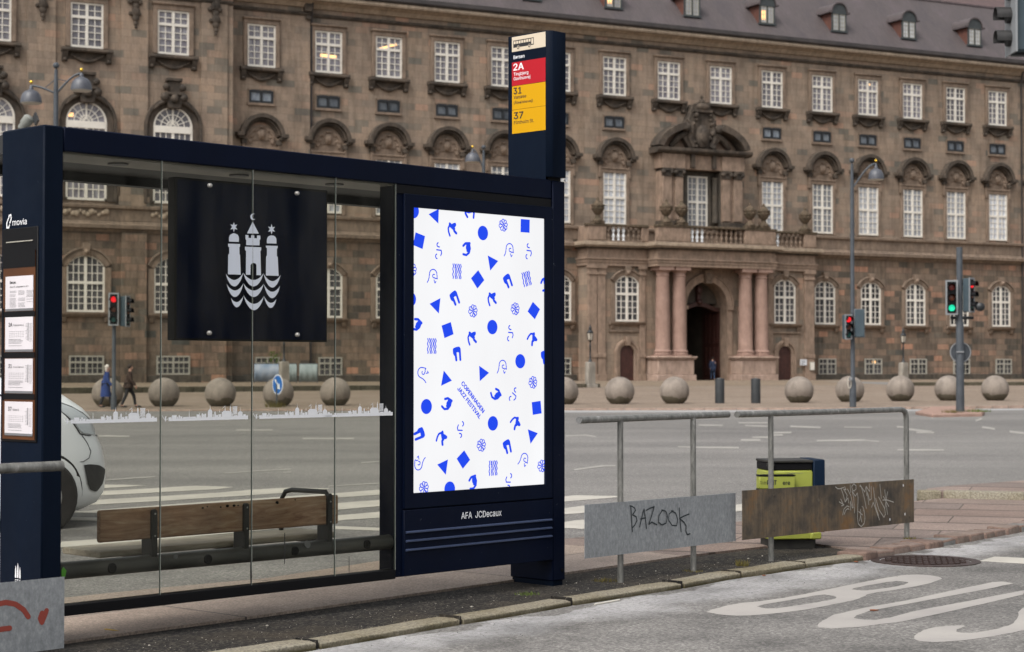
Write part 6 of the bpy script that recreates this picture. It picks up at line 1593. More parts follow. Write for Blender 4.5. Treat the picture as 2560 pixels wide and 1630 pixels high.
# printed shapes
b = MB()
def base_frame(t_, z, rot, s=1.0):
    return Matrix.Translation((t_, .0040, z)) @ Matrix.Rotation(R(90), 4, 'X') @ Matrix.Rotation(R(rot), 4, 'Z') @ Matrix.Scale(s, 4)
for p in POSTER_POLYS: b.add([(q[0], .0042, q[1]) for q in p], [tuple(range(len(p)))])
def glyph(k, t_, z, rot):
    Mx = base_frame(t_, z, rot)
    if k == 'circle':
        b.add([tuple(Mx @ Vector((.0455*math.cos(i*math.pi/16), .0455*math.sin(i*math.pi/16), 0))) for i in range(32)], [tuple(range(32))])
    elif k == 'flower':
        st = []
        for i in range(8):
            a = R(i*45+10); c = (.027*math.cos(a), .027*math.sin(a))
            loop = [(c[0] + .0115*math.cos(a+R(-150+300*j/8)), c[1] + .0115*math.sin(a+R(-150+300*j/8))) for j in range(9)]
            st.append([(.009*math.cos(a-.35), .009*math.sin(a-.35))] + loop)
        st.append(arc(0,0,.0065,0,360,10))
        ribbons(b, st, .0055, Mx)
    elif k == 'waves':
        st = []
        for i in range(5):
            x = -.032 + i*.016
            st.append([(x + .0032*math.sin(j*math.pi/3), -.045 + .09*j/16) for j in range(17)])
        ribbons(b, st, .0065, Mx)
    elif k in ('face', 'facem'):
        st = [[(-.045,-.038),(-.036,-.026),(-.030,-.010),(-.027,.008)] + arc(.004,.012,.031,180,20,9) + [(.036,.004),(.037,-.012)], [(.036,-.014),(.024,-.010),(.016,-.014)], [(.008,-.022),(.016,-.040),(.024,-.030)], arc(.006,.002,.011,60,300,7)]
        if k == 'facem': st = [[(-p[0], p[1]) for p in s_] for s_ in st]; st = [[(-p[0], p[1]) for p in s_] for s_ in st]; Mx = Mx @ Matrix.Rotation(R(75 if rot == 0 else -10), 4, 'Z')
        ribbons(b, st, .0062, Mx)
    elif k == 'cjr':
        st = [arc(-.002,.037,.012,100,270,6), [(-.018,.006),(.020,.004)], [(.020,.004),(.024,-.012),(.016,-.028)], arc(-.014,-.034,.014,110,260,6)]
        st[0] = [(p[0], p[1]) for p in st[0]] + [(.006,.024)]
        ribbons(b, st, .0078, Mx)
    elif k == 'fig':
        st = [([(-.020,.034),(-.004,.022),(.010,.030),(.026,.034)], .017), ([(-.018,.030),(.006,.010),(.024,.030)], .022), ([(-.022,.026),(-.034,.004),(-.030,-.018),(-.020,-.040)], .013), ([(.012,.018),(.016,-.008),(.034,-.022)], .017), ([(-.016,.022),(.014,.004)], .022)]
        ribbons(b, st, .014, Mx)
    elif k == 'nine':
        st = [([(-.030,.018),(-.010,.034),(.026,.036)], .016), ([(.008,.030),(.004,.004)], .024), ([(.022,.034),(.028,.004),(.020,-.022),(-.004,-.038),(-.032,-.034)], .015), ([(.012,.006),(.006,-.010)], .022)]
        ribbons(b, st, .014, Mx)
    elif k == 'emm':
        st = [([(-.030,.028),(-.028,.006),(-.020,-.004)], .018), ([(-.028,.028),(-.010,.034),(-.006,.020)], .020), ([(-.006,.034),(.012,.036)], .022), ([(-.018,.014),(-.010,-.036)], .018), ([(.018,.032),(.024,-.034)], .017), ([(.004,.020),(.014,.022)], .020)]
        ribbons(b, st, .014, Mx)
for g_ in POSTER_GLYPHS: glyph(g_[0], g_[1], g_[2], g_[3])
b.build('printed_shape', M['poster_blue'], po, smooth=False)
ang_ = R(-44.4); xd = (math.cos(ang_), 0, math.sin(ang_)); up = (-math.sin(ang_), 0, math.cos(ang_))
multi_text('festival_lettering', [('COPENHAGEN', (.405, .0038, 1.297), xd, up, .262, .027, .035), ('JAZZ FESTIVAL', (.372, .0038, 1.265), xd, up, .268, .027, .035)], M['poster_blue'], po)

# right column and route sign
b = MB(); b.box(1.228, 1.345, -.006, .38, .02, 2.610); rc = b.build('column', M['navy'], sh, bevel=.006)
b = MB(); b.box(1.24, 1.335, .01, .37, -.2, .03); b.build('column_foot', M['navy_blade'], rc)
b = MB(); b.lathe([(.011,0),(.011,.004),(.006,.005),(.005,.001)], (0,0,0), 14, Matrix.Translation((1.312,-.006,.085)) @ Matrix.Rotation(R(90), 4, 'X')); b.build('lock', M['black'], rc)
b = MB(); b.prism([(1.173,.004),(1.205,-.028),(1.330,-.028),(1.335,.346),(1.173,.346)], 'z', 2.632, 3.582)
rs = b.build('route_sign', M['navy_blade'], sh, bevel=.003)
b = MB(); b.box(1.20, 1.32, .01, .33, 2.55, 2.64); b.build('sign_neck', M['black'], rs)
X0 = 1.1722
b = MB(); b.box(X0-.0006, X0+.001, .005, .309, 2.60, 3.576); b.build('sign_face', M['navy_blade'], rs, smooth=False)
b = MB(); b.box(X0-.0016, X0, .006, .308, 3.476, 3.574); wp = b.build('bus_symbol_panel', M['sign_cream'], rs, smooth=False)
b = MB(); b.box(X0-.0016, X0, .006, .308, 3.251, 3.406); rp = b.build('route_panel', M['sign_red'], rs, smooth=False)
b = MB(); b.box(X0-.0016, X0, .006, .306, 3.0935, 3.2485); yp1 = b.build('route_panel', M['sign_yellow'], rs, smooth=False)
b = MB(); b.box(X0-.0016, X0, .006, .306, 2.935, 3.0915); yp2 = b.build('route_panel', M['sign_yellow'], rs, smooth=False)
XT = X0 - .0022; xd = (0,-1,0); up = (0,0,1)
text('stop_name', 'Børsen', (XT, .292, 3.427), xd, up, .098, .023, M['decal'], rs, .014)
multi_text('route_lettering', [('2A', (XT, .293, 3.352), xd, up, .092, .044, .02), ('Tingbjerg', (XT, .291, 3.311), xd, up, .132, .027, .008), ('Gavlhusvej', (XT, .291, 3.281), xd, up, .150, .027, .008)], M['decal'], rp)
multi_text('route_lettering', [('31', (XT, .291, 3.195), xd, up, .070, .042, .022), ('Vanløse', (XT, .290, 3.163), xd, up, .112, .022, .006), ('(Ålekistevej)', (XT, .290, 3.125), xd, up, .172, .028, .006)], M['ink'], yp1)
multi_text('route_lettering', [('37', (XT, .288, 3.030), xd, up, .082, .044, .022), ('Flintholm St.', (XT, .288, 2.996), xd, up, .178, .023, .006)], M['ink'], yp2)
b = MB(); Mx = frame_mat((XT, .295, 3.490), (0,-1,0), (0,0,1))
P2(b, [(0,.012),(.185,.012),(.185,.060),(0,.060)])
b.build('bus_symbol', M['ink'], wp, smooth=False)
b = MB(); Mx = frame_mat((XT-.0006, .295, 3.490), (0,-1,0), (0,0,1))
for i in range(7): P2(b, [(.005+.0225*i,.036),(.0225+.0225*i,.036),(.0225+.0225*i,.054),(.005+.0225*i,.054)])
P2(b, [(.164,.018),(.181,.018),(.181,.055),(.164,.055)])
b.build('bus_symbol_windows', M['sign_cream'], wp, smooth=False)
for rr_, mt_, off in ((.0125,'sign_cream',.0010),(.0105,'ink',.0014),(.0055,'sign_cream',.0018)):
    b = MB(); Mx = frame_mat((XT-off, .295, 3.490), (0,-1,0), (0,0,1))
    for cx in (.045, .146): P2(b, [(cx+rr_*math.cos(i*math.pi/10), .010+rr_*math.sin(i*math.pi/10)) for i in range(20)])
    b.build('bus_symbol_wheels', M[mt_], wp, smooth=False)
b = MB(); b.box(1.335, 1.350, -.02, -.005, 2.612, 2.622); b.build('cable_tip', M['decal'], rs)

# ---------------------------------------------------------------- railings
def railing(label, p, q, u0, u1, zr, posts, plate, platem, bend, postm, pl_tilt=0.0, n_screws=True, rr_=.0225):
    P = Vector((*p,0)); d = Vector((q[0]-p[0], q[1]-p[1], 0)).normalized()
    th = thing('guard_railing', label, 'railing', tuple(P), math.atan2(d.y, d.x), 'guard railings along the kerb')
    b = MB()
    if bend:
        pts = [(u0,0,zr+.0),(u1-.10,0,zr-.008),(u1-.05,0,zr-.014),(u1-.018,0,zr-.03),(u1-.003,0,zr-.06),(u1,0,zr-.10),(u1,0,0-.08)]
    else: pts = [(u0,0,zr),(u1,0,zr+.002)]
    b.tube(pts, rr_, 20); b.build('rail', M['pipe'] , th, ang=50)
    for k, u in enumerate(posts):
        b = MB(); b.tube([(u,0,-.1),(u,0,zr-.005)], .020, 18); b.build('post', M[postm], th, ang=50)
    (a, zb1, c, zb2, hgt) = plate
    b = MB(); b.add([(a,-.028,zb1),(c,-.028,zb2),(c,-.023,zb2),(a,-.023,zb1),(a,-.028,zb1+hgt),(c,-.028,zb2+hgt),(c,-.023,zb2+hgt),(a,-.023,zb1+hgt)], [(0,3,2,1),(4,5,6,7),(0,1,5,4),(1,2,6,5),(2,3,7,6),(3,0,4,7)])
    pl = b.build('plate', M[platem], th, smooth=False)
    if n_screws:
        for u in posts + ([u1] if bend else []):
            b = MB()
            for f in (.14, .86):
                zc_ = zb1 + (zb2-zb1)*(u-a)/(c-a) + hgt*f
                b.lathe([(.010,0),(.009,.003),(.002,.004)], (0,0,0), 12, Matrix.Translation((u,-.028,zc_)) @ Matrix.Rotation(R(90), 4, 'X'))
            b.build('rivet', M[platem], pl)
    return th, pl
DFA, plA = railing('grey galvanised railing whose plate carries the black scrawl BAZOOK', (.713,11.967), (1.258,12.624), -.448, 1.296, 1.061, [0, .853], (-.42,.178,1.35,.160,.343), 'galv', False, 'pipe', 0, False)
DFB, plB = railing('railing with rounded end and brown rusted plate scrawled in pale marker', (1.892,13.291), (3.222,14.873), -.452, 2.075, 1.063, [0], (-.424,.170,2.148,.130,.352), 'rust', True, 'pipe')
Mx = Matrix.Translation((0,-.0285,0)) @ Matrix.Rotation(R(90), 4, 'X')
b = MB(); ribbons(b, BAZOOK, .009, Mx); b.build('scrawled_name', M['scrawl_black'], plA, smooth=False)
b = MB(); ribbons(b, TAG, .0072, Mx); b.build('scrawled_tag', M['scrawl_white'], plB, smooth=False)
for u, z in TAG_SPOTS:
    b = MB(); b.ball((u,-.0287,z), .009, 7, 4, (1,.12,1.3)); b.build('paint_spot', M['decal'], plB)
# rail of the left railing, partly in the frame
u_ = Vector((math.cos(SA), math.sin(SA), 0)); pv = Vector((-math.sin(SA), math.cos(SA), 0))
pL = S0 + u_*(-4.3) + pv*(-.15)
pR = S0 + u_*(-2.5) + pv*(-.15)
DFC, plC = railing('galvanised railing at the left edge with red spray paint on its plate', (pL.x,pL.y), (pR.x,pR.y), 0, 1.80, .912, [.45, 1.35], (.03,.020,1.80,.022,.349), 'galv', False, 'pipe', 0, False, .025)
b = MB()
Mx = Matrix.Translation((0,-.0285,0)) @ Matrix.Rotation(R(90), 4, 'X')
for st_ in ([(1.20,.20),(1.33,.235),(1.42,.27),(1.48,.275),(1.53,.262),(1.575,.23),(1.60,.195)], [(1.25,.155),(1.36,.142),(1.46,.150),(1.50,.15)], [(1.675,.205),(1.665,.18),(1.675,.16),(1.69,.19),(1.70,.215)]):
    b = MB(); ribbons(b, [st_], .026, Mx); b.build('spray_scrawl', M['spray_red'], plC, smooth=False)
# ---------------------------------------------------------------- bin behind the rusty plate
bn = thing('waste_bin', 'lime green and navy litter bin with deposit bottle shelf behind the rusty plate', 'bin', (2.178, 14.32, 0), R(9))
b = MB(); b.box(-.185,.175,-.14,.16,-.02,.062); b.build('base', M['bin_dark'], bn, bevel=.008)
b = MB(); b.prism([(-.215,-.175),(.125,-.175),(.125,-.19),(.205,-.19),(.205,.2),(-.215,.2)], 'z', .062, .115); b.build('drip_tray', M['lime'], bn, bevel=.01)
b = MB(); b.box(-.21,.145,-.165,.18,.115,.595); b.build('body', M['lime'], bn, bevel=.012)
b = MB(); b.box(.146,.24,-.175,.19,.115,.680); b.build('side_shell', M['bin_navy'], bn, bevel=.008)
b = MB(); b.box(-.208,.145,-.155,.18,.597,.655); b.build('opening_band', M['black'], bn, bevel=.006)
b = MB(); b.box(-.212,.148,-.17,.19,.656,.676); b.box(-.225,-.17,-.185,-.14,.630,.655); b.build('lid', M['bin_dark'], bn, bevel=.005)
b = MB(); b.box(-.315,-.03,-.26,-.168,.462,.558); bs_ = b.build('bottle_shelf', M['lime'], bn, bevel=.006)
b = MB(); b.box(-.316,-.028,-.262,-.166,.559,.569); b.box(-.316,-.028,-.258,-.17,.452,.461); b.build('shelf_rim', M['black'], bs_)
multi_text('shelf_lettering', [('Til din', (-.312,-.2612,.497), (1,0,0), (0,0,1), .050, .026, 0), ('PANT', (-.255,-.2612,.494), (1,0,0), (0,0,1), .075, .033, .04), ('ere', (-.130,-.2612,.492), (1,0,0), (0,0,1), .058, .024, .02)], M['ink'], bs_)
text('bin_lettering', '- OPKLÆBNING FORBUDT -', (-.07,-.1662,.570), (1,0,0), (0,0,1), .14, .008, M['ink_grey'], bn)

# ---------------------------------------------------------------- granite spheres
lab = ['granite sphere behind the walking couple, farthest left', 'granite sphere second from the left, left of the dark arms panel foot',
 'granite sphere third from the left, left of the blue arrow sign', 'granite sphere straight behind the blue arrow sign', 'granite sphere right of the blue arrow sign, seen through the last glass pane',
 'granite sphere half hidden by the right edge of the shelter column', 'granite sphere in front of the small arched door left of the portal', 'granite sphere in front of the left column pedestal, mossy foot',
 'granite sphere first to the right of the two dark bollards', 'granite sphere behind the tall lamp post on the right', 'granite sphere between the lamp post and the signal post, right side',
 'granite sphere behind the right hand traffic signal post', 'granite sphere farthest right in the row']
vis = [0,1,2,3,4,8,9,10,11,12,13,14,15]
b = MB(); prof = []
rS = .60
for i in range(25):
    a = -math.pi/2 + R(32) + (math.pi - R(32)) * i/24
    prof.append((max(.001, rS*math.cos(a)), rS*math.sin(a) + rS*math.cos(R(32)) ))
b.lathe(prof, (0,0,-.01), 40)
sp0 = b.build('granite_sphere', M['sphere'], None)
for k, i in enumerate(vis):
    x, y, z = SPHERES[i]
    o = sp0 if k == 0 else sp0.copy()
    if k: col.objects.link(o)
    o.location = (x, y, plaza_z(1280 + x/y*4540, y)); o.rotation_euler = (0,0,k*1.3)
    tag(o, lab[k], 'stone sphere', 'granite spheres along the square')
b = MB(); b.lathe([(.195,0),(.195,.98),(.185,1.01),(.09,1.03)], (0,0,0), 28)
bo = thing('bollard', 'charcoal cylindrical bollard nearer the portal, the left of the pair', 'bollard', (8.539,74.69,-.085), 0, 'pair of bollards at the entrance')
b.build('post', M['bollard'], bo)
b = MB(); b.lathe([(.09,1.025),(.09,1.035),(.02,1.045)], (0,0,0), 20); b.build('cap_plate', M['steel'], bo)
dup(bo, (10.025,74.74,-.085), 0, 'charcoal cylindrical bollard, the right of the pair')

# ---------------------------------------------------------------- people
def skin_obj(name, joints, bones, mt, parent, sub=2, loc=(0,0,0)):
    me = bpy.data.meshes.new(name)
    names = list(joints); idx = {n: i for i, n in enumerate(names)}
    me.from_pydata([joints[n][0] for n in names], [(idx[a], idx[c]) for a, c in bones], []); me.update()
    o = bpy.data.objects.new(name, me); col.objects.link(o)
    if parent: o.parent = parent
    md = o.modifiers.new('skin', 'SKIN'); 
    if not me.skin_vertices: 
        bm = bmesh.new(); bm.from_mesh(me); bm.verts.layers.skin.verify(); bm.to_mesh(me); bm.free()
    for i, n in enumerate(names):
        r = joints[n][1]; r = r if isinstance(r, tuple) else (r, r)
        me.skin_vertices[0].data[i].radius = r
    me.skin_vertices[0].data[0].use_root = True
    md.use_smooth_shade = True
    s_ = o.modifiers.new('sub', 'SUBSURF'); s_.levels = sub; s_.render_levels = sub
    me.materials.append(mt)
    return o
def person(label, loc, face, H, coat, coatlen, trous, hair, stride=.35, lean=.04, longhair=False, sz=1.0):
    # local +x is the walking direction
    th = thing('person', label, 'person', loc, face)
    k = H/1.75
    def s(p, r): 
        return (tuple(c*k for c in p), tuple(q*k for q in r) if isinstance(r, tuple) else r*k)
    st = stride
    J = {'pelvis': s((0,0,.92),(.13,.15)), 'belly': s((lean*.4,0,1.08),(.11,.14)), 'chest': s((lean,0,1.30),(.12,.17)), 'neckb': s((lean+.01,0,1.45),(.065,.075)), 'neck': s((lean+.02,0,1.52),.055), 'headm': s((lean+.04,0,1.62),(.095,.078)), 'headt': s((lean+.035,0,1.70),(.075,.065)),
     'nose': s((lean+.145,0,1.605),.012)}
    B = [('pelvis','belly'),('belly','chest'),('chest','neckb'),('neckb','neck'),('neck','headm'),('headm','headt'),('headm','nose')]
    legs = {}; LB = []; arms = {}; AB = []
    for sd, y, sg in (('l', .09, 1), ('r', -.09, -1)):
        fx = sg*st*.5
        legs['hip'+sd] = s((0, y, .88), .095); legs['knee'+sd] = s((fx*.55+.06, y, .50), .062); legs['ank'+sd] = s((fx, y, .09), .042); legs['toe'+sd] = s((fx+.17, y, .035), .032)
        LB += [('pelvis','hip'+sd),('hip'+sd,'knee'+sd),('knee'+sd,'ank'+sd),('ank'+sd,'toe'+sd)]
        ax = -sg*st*.35
        arms['sho'+sd] = s((lean, y*2.1, 1.41), .062); arms['elb'+sd] = s((lean+ax*.4-.02, y*2.7, 1.12), .045); arms['wri'+sd] = s((lean+ax+.06, y*2.6, .90), .032)
        hx, hz = lean+ax+.08, .83
        arms['palm'+sd] = s((hx, y*2.55, hz), (.03,.018))
        AB += [('chest','sho'+sd),('sho'+sd,'elb'+sd),('elb'+sd,'wri'+sd),('wri'+sd,'palm'+sd)]
        for fi_ in range(4):
            arms['f%d%s' % (fi_, sd)] = s((hx-.025+.017*fi_+.005, y*2.5, hz-.075-(.008 if fi_ in (1,2) else 0)), .008); AB.append(('palm'+sd, 'f%d%s' % (fi_, sd)))
        arms['th'+sd] = s((hx+.05, y*2.45, hz-.02), .009); AB.append(('palm'+sd, 'th'+sd))
    allj = dict(J); allj.update(legs); allj.update(arms)
    skin_obj('body', allj, B + LB + AB, M['skin'], th)
    g = .022*k
    def fat(d, keys, e): return {q: (d[q][0], tuple(x+e for x in d[q][1]) if isinstance(d[q][1], tuple) else d[q][1]+e) for q in keys}
    tj = {'pelvis': allj['pelvis']}; tj = fat(allj, ['pelvis'] + [q for q in legs if q[:3] != 'toe'], .014*k)
    skin_obj('trousers', tj, [x for x in LB if not x[1].startswith('toe')], M[trous], th)
    for sd in 'lr':
        a, t_ = legs['ank'+sd][0], legs['toe'+sd][0]
        b = MB(); b.ball(((a[0]+t_[0])/2+.02, a[1], .045*k), .065*k, 10, 6, (2.1,.75,.65)); b.build('shoe', M['shoe'], th)
    cj = fat(allj, ['chest','belly','pelvis','neckb','shol','elbl','wril','shor','elbr','wrir'], .026*k)
    skin_obj('coat', cj, [('chest','belly'),('belly','pelvis'),('chest','neckb')] + [x for x in AB if x[1][:3] in ('sho','elb','wri')], M[coat], th)
    # skirt of the coat
    b = MB(); n = 16; rings = []
    for z, rx, ry in ((1.12,.165,.185),(.98,.18,.20),(coatlen+.1,.21,.225),(coatlen,.215,.23)):
        rings.append([(rx*k*math.cos(2*math.pi*i/n), ry*k*math.sin(2*math.pi*i/n), z*k) for i in range(n)])
    for r_ in rings: b.v += r_
    for i in range(3):
        for j in range(n): b.f.append((i*n+j, i*n+(j+1)%n, (i+1)*n+(j+1)%n, (i+1)*n+j))
    b.build('coat_skirt', M[coat], th, ang=60)
    hx, hz = (lean+.025)*k, 1.665*k
    b = MB(); b.ball((hx-.018*k, 0, hz+.012*k), .102*k, 14, 9, (1.0,.9,1.0))
    # cut the face free: keep hair behind and above
    b2 = MB(); keep = [f for f in b.f if not (sum(b.v[i][0] for i in f)/len(f) > hx+.035*k and sum(b.v[i][2] for i in f)/len(f) < hz+.055*k) and sum(b.v[i][2] for i in f)/len(f) > hz-.07*k]
    b2.v = b.v; b2.f = keep
    if longhair: b2.ball((hx-.05*k,0,hz-.09*k), .085*k, 10, 7, (.7,1,1.3))
    b2.build('hair', M[hair], th)
    b = MB()
    for sd in (-1,1): b.ball((hx+.082*k, sd*.032*k, hz-.02*k), .011*k, 8, 5)
    b.build('eyes', M['shoe'], th)
    return th
person('person with white hair in a long blue coat walking on the left', (-15.30,68.4,-.12), R(8), 1.60, 'coat_blue', .45, 'trousers', 'hair_white', .45, .05, True)
person('person in a dark brown jacket walking just right of the blue coat', (-14.46,68.5,-.12), R(8), 1.62, 'coat_brown', .80, 'trousers', 'hair_dark', .55, .05)
person('person in navy jacket and jeans walking into the portal archway', (15.10,136.6,.43), R(100), 1.72, 'jacket_navy', .78, 'jeans', 'hair_dark', .3, .03)

# ---------------------------------------------------------------- street lamps
def lamp(label, loc, rot, zfork, arms, ztop, rshade=.33, base=True):
    th = thing('street_lamp', label, 'street lamp', loc, rot, 'street lamps with domed shades')
    z0 = 0
    b = MB(); b.lathe([(.13,0),(.13,.9),(.10,1.0),(.085,1.1),(.075,zfork),(.05,ztop-.12)], (0,0,0), 16)
    b.build('pole', M['pole'], th)
    b = MB(); b.ball((0,0,ztop), .10, 14, 9); b.build('finial', M['pole'], th)
    for dx, zs, zk, brace in arms:   # shade centre offset, shade top, knob height
        b = MB()
        pts = [(0,0,zfork)]
        for i in range(1, 9):
            u = i/8; pts.append((dx*(u**.9), 0, zfork + (zk-.12-zfork)*math.sin(u*math.pi/2)))
        b.tube(pts, .035, 8)
        if brace: b.tube([(0,0,ztop-.42),(dx*.42,0,zfork+(zk-zfork)*.52)], .016, 6)
        ar = b.build('arm', M['pole'], th)
        b = MB(); b.ball((dx,0,zk), .055, 10, 7); b.build('gilded_knob', M['gold'], ar)
        b = MB(); R_ = rshade
        prof = [(R_, zs-.40),(R_*1.0,zs-.36),(R_*.95,zs-.24),(R_*.82,zs-.12),(R_*.6,zs-.04),(R_*.33,zs+.0),(.07,zs+.02),(.065,zs+.08),(.045,zs+.12),(.03,zk-.1)]
        b.lathe(prof, (dx,0,0), 24); s_ = b.build('shade', M['shade'], th)
        b = MB(); b.lathe([(.05,zs-.445),(R_*.9,zs-.43),(R_*.98,zs-.40)], (dx,0,0), 24); b.build('opal_bowl', M['shade_rim'], s_)
    return th
zb_ = -.17
lamp('twin armed street lamp rising over the left end of the shelter roof', (-14.36,57.0,zb_), 0, 10.02-zb_, [(-.78, 10.12-zb_, 10.38-zb_, True), (.80, 10.52-zb_, 10.77-zb_, True)], 10.90-zb_)
lamp('street lamp just left of the route sign, seen above the shelter beam', (-1.254,80.0,-.06), R(0), 10.2, [(-.49, 10.92, 11.20, False)], 11.17, .33)
lr = lamp('tall single armed lamp post carrying a small signal on the right', (13.00,69.3,-.12), R(0), 8.35, [(.92, 9.10, 9.42, False)], 9.42, .30)
b = MB(); b.box(-.16,-.08,-.28,-.02,1.02,1.14) ; b.build('clamp', M['housing_edge'], lr)
# white looped strap tied to the post
b = MB(); pts=[(-.15+.07*math.cos(R(a))*.9,-.12,.85+.20*math.sin(R(a))) for a in range(0,361,24)]; b.tube(pts, .022, 6, caps=False)
tag(b.build('looped_strap', M['pebble']), 'pale looped strap hanging on the tall lamp post', 'strap').location = (13.00,69.3,-.05)

# traffic signals
def head(th, loc, rot, lit, h=1.08, wd=.30, visor=True):
    """three lamp head facing local -y"""
    T = Matrix.Translation(loc) @ Matrix.Rotation(rot, 4, 'Z')
    b = MB(); b.box(-wd/2,wd/2,-.10,.14,0,h,T); hd = b.build('signal_head', M['housing'], th, bevel=.015)
    b = MB(); b.ring([(-wd/2-.02,-.02),(wd/2+.02,-.02),(wd/2+.02,h+.02),(-wd/2-.02,h+.02)], [(-wd/2+.035,.035),(wd/2-.035,.035),(wd/2-.035,h-.035),(-wd/2+.035,h-.035)], 'y', -.125, -.09, T); b.build('head_rim', M['housing_edge'], hd)
    b = MB(); b.box(-wd/2+.034,wd/2-.034,-.112,-.102,.036,h-.036,T); b.build('head_face', M['black'], hd)
    for k, (on, off) in enumerate((('green_on','green_off'),('amber_off','amber_off'),('red_on','red_off'))):
        z = h*(.19 + .31*k); nm = ('green','amber','red')[k]
        b = MB(); b.lathe([(.105,0),(.100,.02),(.06,.035),(.01,.04)], (0,0,0), 20, T @ Matrix.Translation((0,-.112,z)) @ Matrix.Rotation(R(90),4,'X'))
        b.build(nm + '_lens', M[on if lit == nm else off], hd)
        b = MB(); n = 12
        A = [(.125*math.cos(R(200 - 220*i/n)), z + .125*math.sin(R(200-220*i/n))) for i in range(n+1)]
        B_ = [(.117*math.cos(R(200 - 220*i/n)), z + .117*math.sin(R(200-220*i/n))) for i in range(n+1)]
        b.strip(A, B_, 'y', -.30, -.11, T)
        b.build('visor', M['black'], hd)
    return hd
ts = thing('traffic_signal', 'traffic signal showing red, seen through the first glass pane', 'traffic signal', (-14.53,66.3,-.19), 0, 'traffic signals of the crossing')
b = MB(); b.lathe([(.11,0),(.11,.5),(.075,.6),(.07,4.25)], (0,0,0), 14); b.build('pole', M['pole'], ts)
head(ts, (.03,-.12,3.12), 0, 'red', 1.16, .34); head(ts, (.40,.0,3.08), R(75), None, 1.1)
for z_ in (3.2, 4.1):
    b = MB(); b.box(0,.42,-.03,.03,z_,z_+.06); b.build('bracket', M['pole'], ts)
ts = thing('traffic_signal', 'traffic signal on the island at far right, left head showing green', 'traffic signal', (14.70,59.6,-.06), 0, 'traffic signals of the crossing')
b = MB(); b.lathe([(.14,0),(.13,1.0),(.125,2.9),(.10,3.0),(.10,5.40)], (0,0,0), 16); b.build('pole', M['pole'], ts)
head(ts, (-.30,-.12,3.19), R(-8), 'green', 1.10, .36); head(ts, (.27,-.12,3.27), R(48), 'red', 1.10)
b = MB(); b.tube([(-.3,0,3.08),(.45,0,3.08)], .05, 8); b.build('bracket', M['cast'], ts)
b = MB(); b.tube([(-.3,0,4.2),(.3,0,4.2)], .035, 8); b.build('bracket', M['cast'], ts)
b = MB(); b.lathe([(.1,0),(.14,.12),(.14,.3),(.06,.36)], (0,0,0), 14, Matrix.Translation((.55,-.25,3.42)) @ Matrix.Rotation(R(90),4,'X')); b.build('round_hood', M['cast'], ts)
b = MB(); b.lathe([(.33,0),(.33,.015)], (0,0,0), 36, Matrix.Translation((.05,.16,1.95)) @ Matrix.Rotation(R(90),4,'X')); ds = b.build('sign_back', M['pole'], ts)
b = MB(); b.ring([(.05+.345*math.cos(i*math.pi/18),1.95+.345*math.sin(i*math.pi/18)) for i in range(36)], [(.05+.315*math.cos(i*math.pi/18),1.95+.315*math.sin(i*math.pi/18)) for i in range(36)], 'y', .12, .155); b.build('sign_rim', M['housing_edge'], ds)
b = MB(); b.box(-.15,.10,-.15,-.11,1.94,1.98); b.build('sign_clamp', M['housing_edge'], ds)
ts = thing('traffic_signal', 'small traffic signal with red light mounted low on the tall lamp post', 'traffic signal', (12.86,69.1,2.45), 0, 'traffic signals of the crossing')
head(ts, (-.12,-.05,.02), R(20), 'red', .92, .26); head(ts, (.36,-.05,.10), R(170), None, 1.05, .36)
b = MB(); b.box(-.1,.36,-.02,.04,.1,.14); b.build('bracket', M['pole'], ts)
# near signal hanging in at the top right corner
ts = thing('traffic_signal', 'large black traffic signal hanging in from the top right corner, seen side on', 'traffic signal', (7.98,28.0,6.26), 0, 'traffic signals of the crossing')
b = MB(); b.box(-.24,.30,-.20,.20,.0,1.15); hd = b.build('signal_head', M['housing'], ts, bevel=.03)
b = MB(); b.box(-.27,-.235,-.30,.30,-.02,1.2); b.build('backing_board', M['housing_edge'], hd)
b = MB(); b.box(-.25,.05,-.05,.05,-.05,.0); b.build('foot_bracket', M['cast'], hd)
for k in range(3):
    z = .22 + .36*k; b = MB(); n = 12; T = Matrix.Translation((-.27,0,z)) @ Matrix.Rotation(R(-90),4,'Z')
    A = [(.135*math.cos(R(200-220*i/n)), .135*math.sin(R(200-220*i/n))) for i in range(n+1)]; B_ = [(.125*math.cos(R(200-220*i/n)), .125*math.sin(R(200-220*i/n))) for i in range(n+1)]
    b.strip(A, B_, 'y', -.23, 0, T); b.lathe([(.12,0),(.12,.06)], (0,0,0), 16, T @ Matrix.Rotation(R(90),4,'X')); b.build('visor', M['van_black'], hd)
b = MB(); b.tube([(.1,0,1.1),(.1,.0,1.5),(.8,0,1.75),(4.5,0,1.9)], .07, 10); b.build('mast_arm', M['pole'], ts)
b = MB(); b.lathe([(.16,-6.4),(.12,1.95)], (4.5,0,0), 14); b.build('pole', M['pole'], ts)

# blue arrow sign
sg = thing('arrow_sign', 'round blue sign with white arrow pointing down right on a thin post', 'road sign', (-8.97,69.3,-.19), 0)
b = MB(); b.tube([(0,0,0),(0,0,.95)], .035, 10); b.tube([(0,.04,.5),(0,.04,1.2)], .03, 8); b.build('post', M['pole'], sg)
b = MB(); T = Matrix.Translation((.04,-.02,.93)) @ Matrix.Rotation(R(-52),4,'Z')
b.lathe([(.385,0),(.385,.012)], (0,0,0), 40, T @ Matrix.Rotation(R(90),4,'X')); d_ = b.build('disc', M['sign_white'], sg)
b = MB(); b.lathe([(.345,0),(.345,.003)], (0,0,0), 40, T @ Matrix.Translation((0,-.013,0)) @ Matrix.Rotation(R(90),4,'X')); b.build('blue_field', M['sign_blue'], d_)
b = MB(); T2 = T @ Matrix.Translation((0,-.018,0)) @ Matrix.Rotation(R(45),4,'Y')
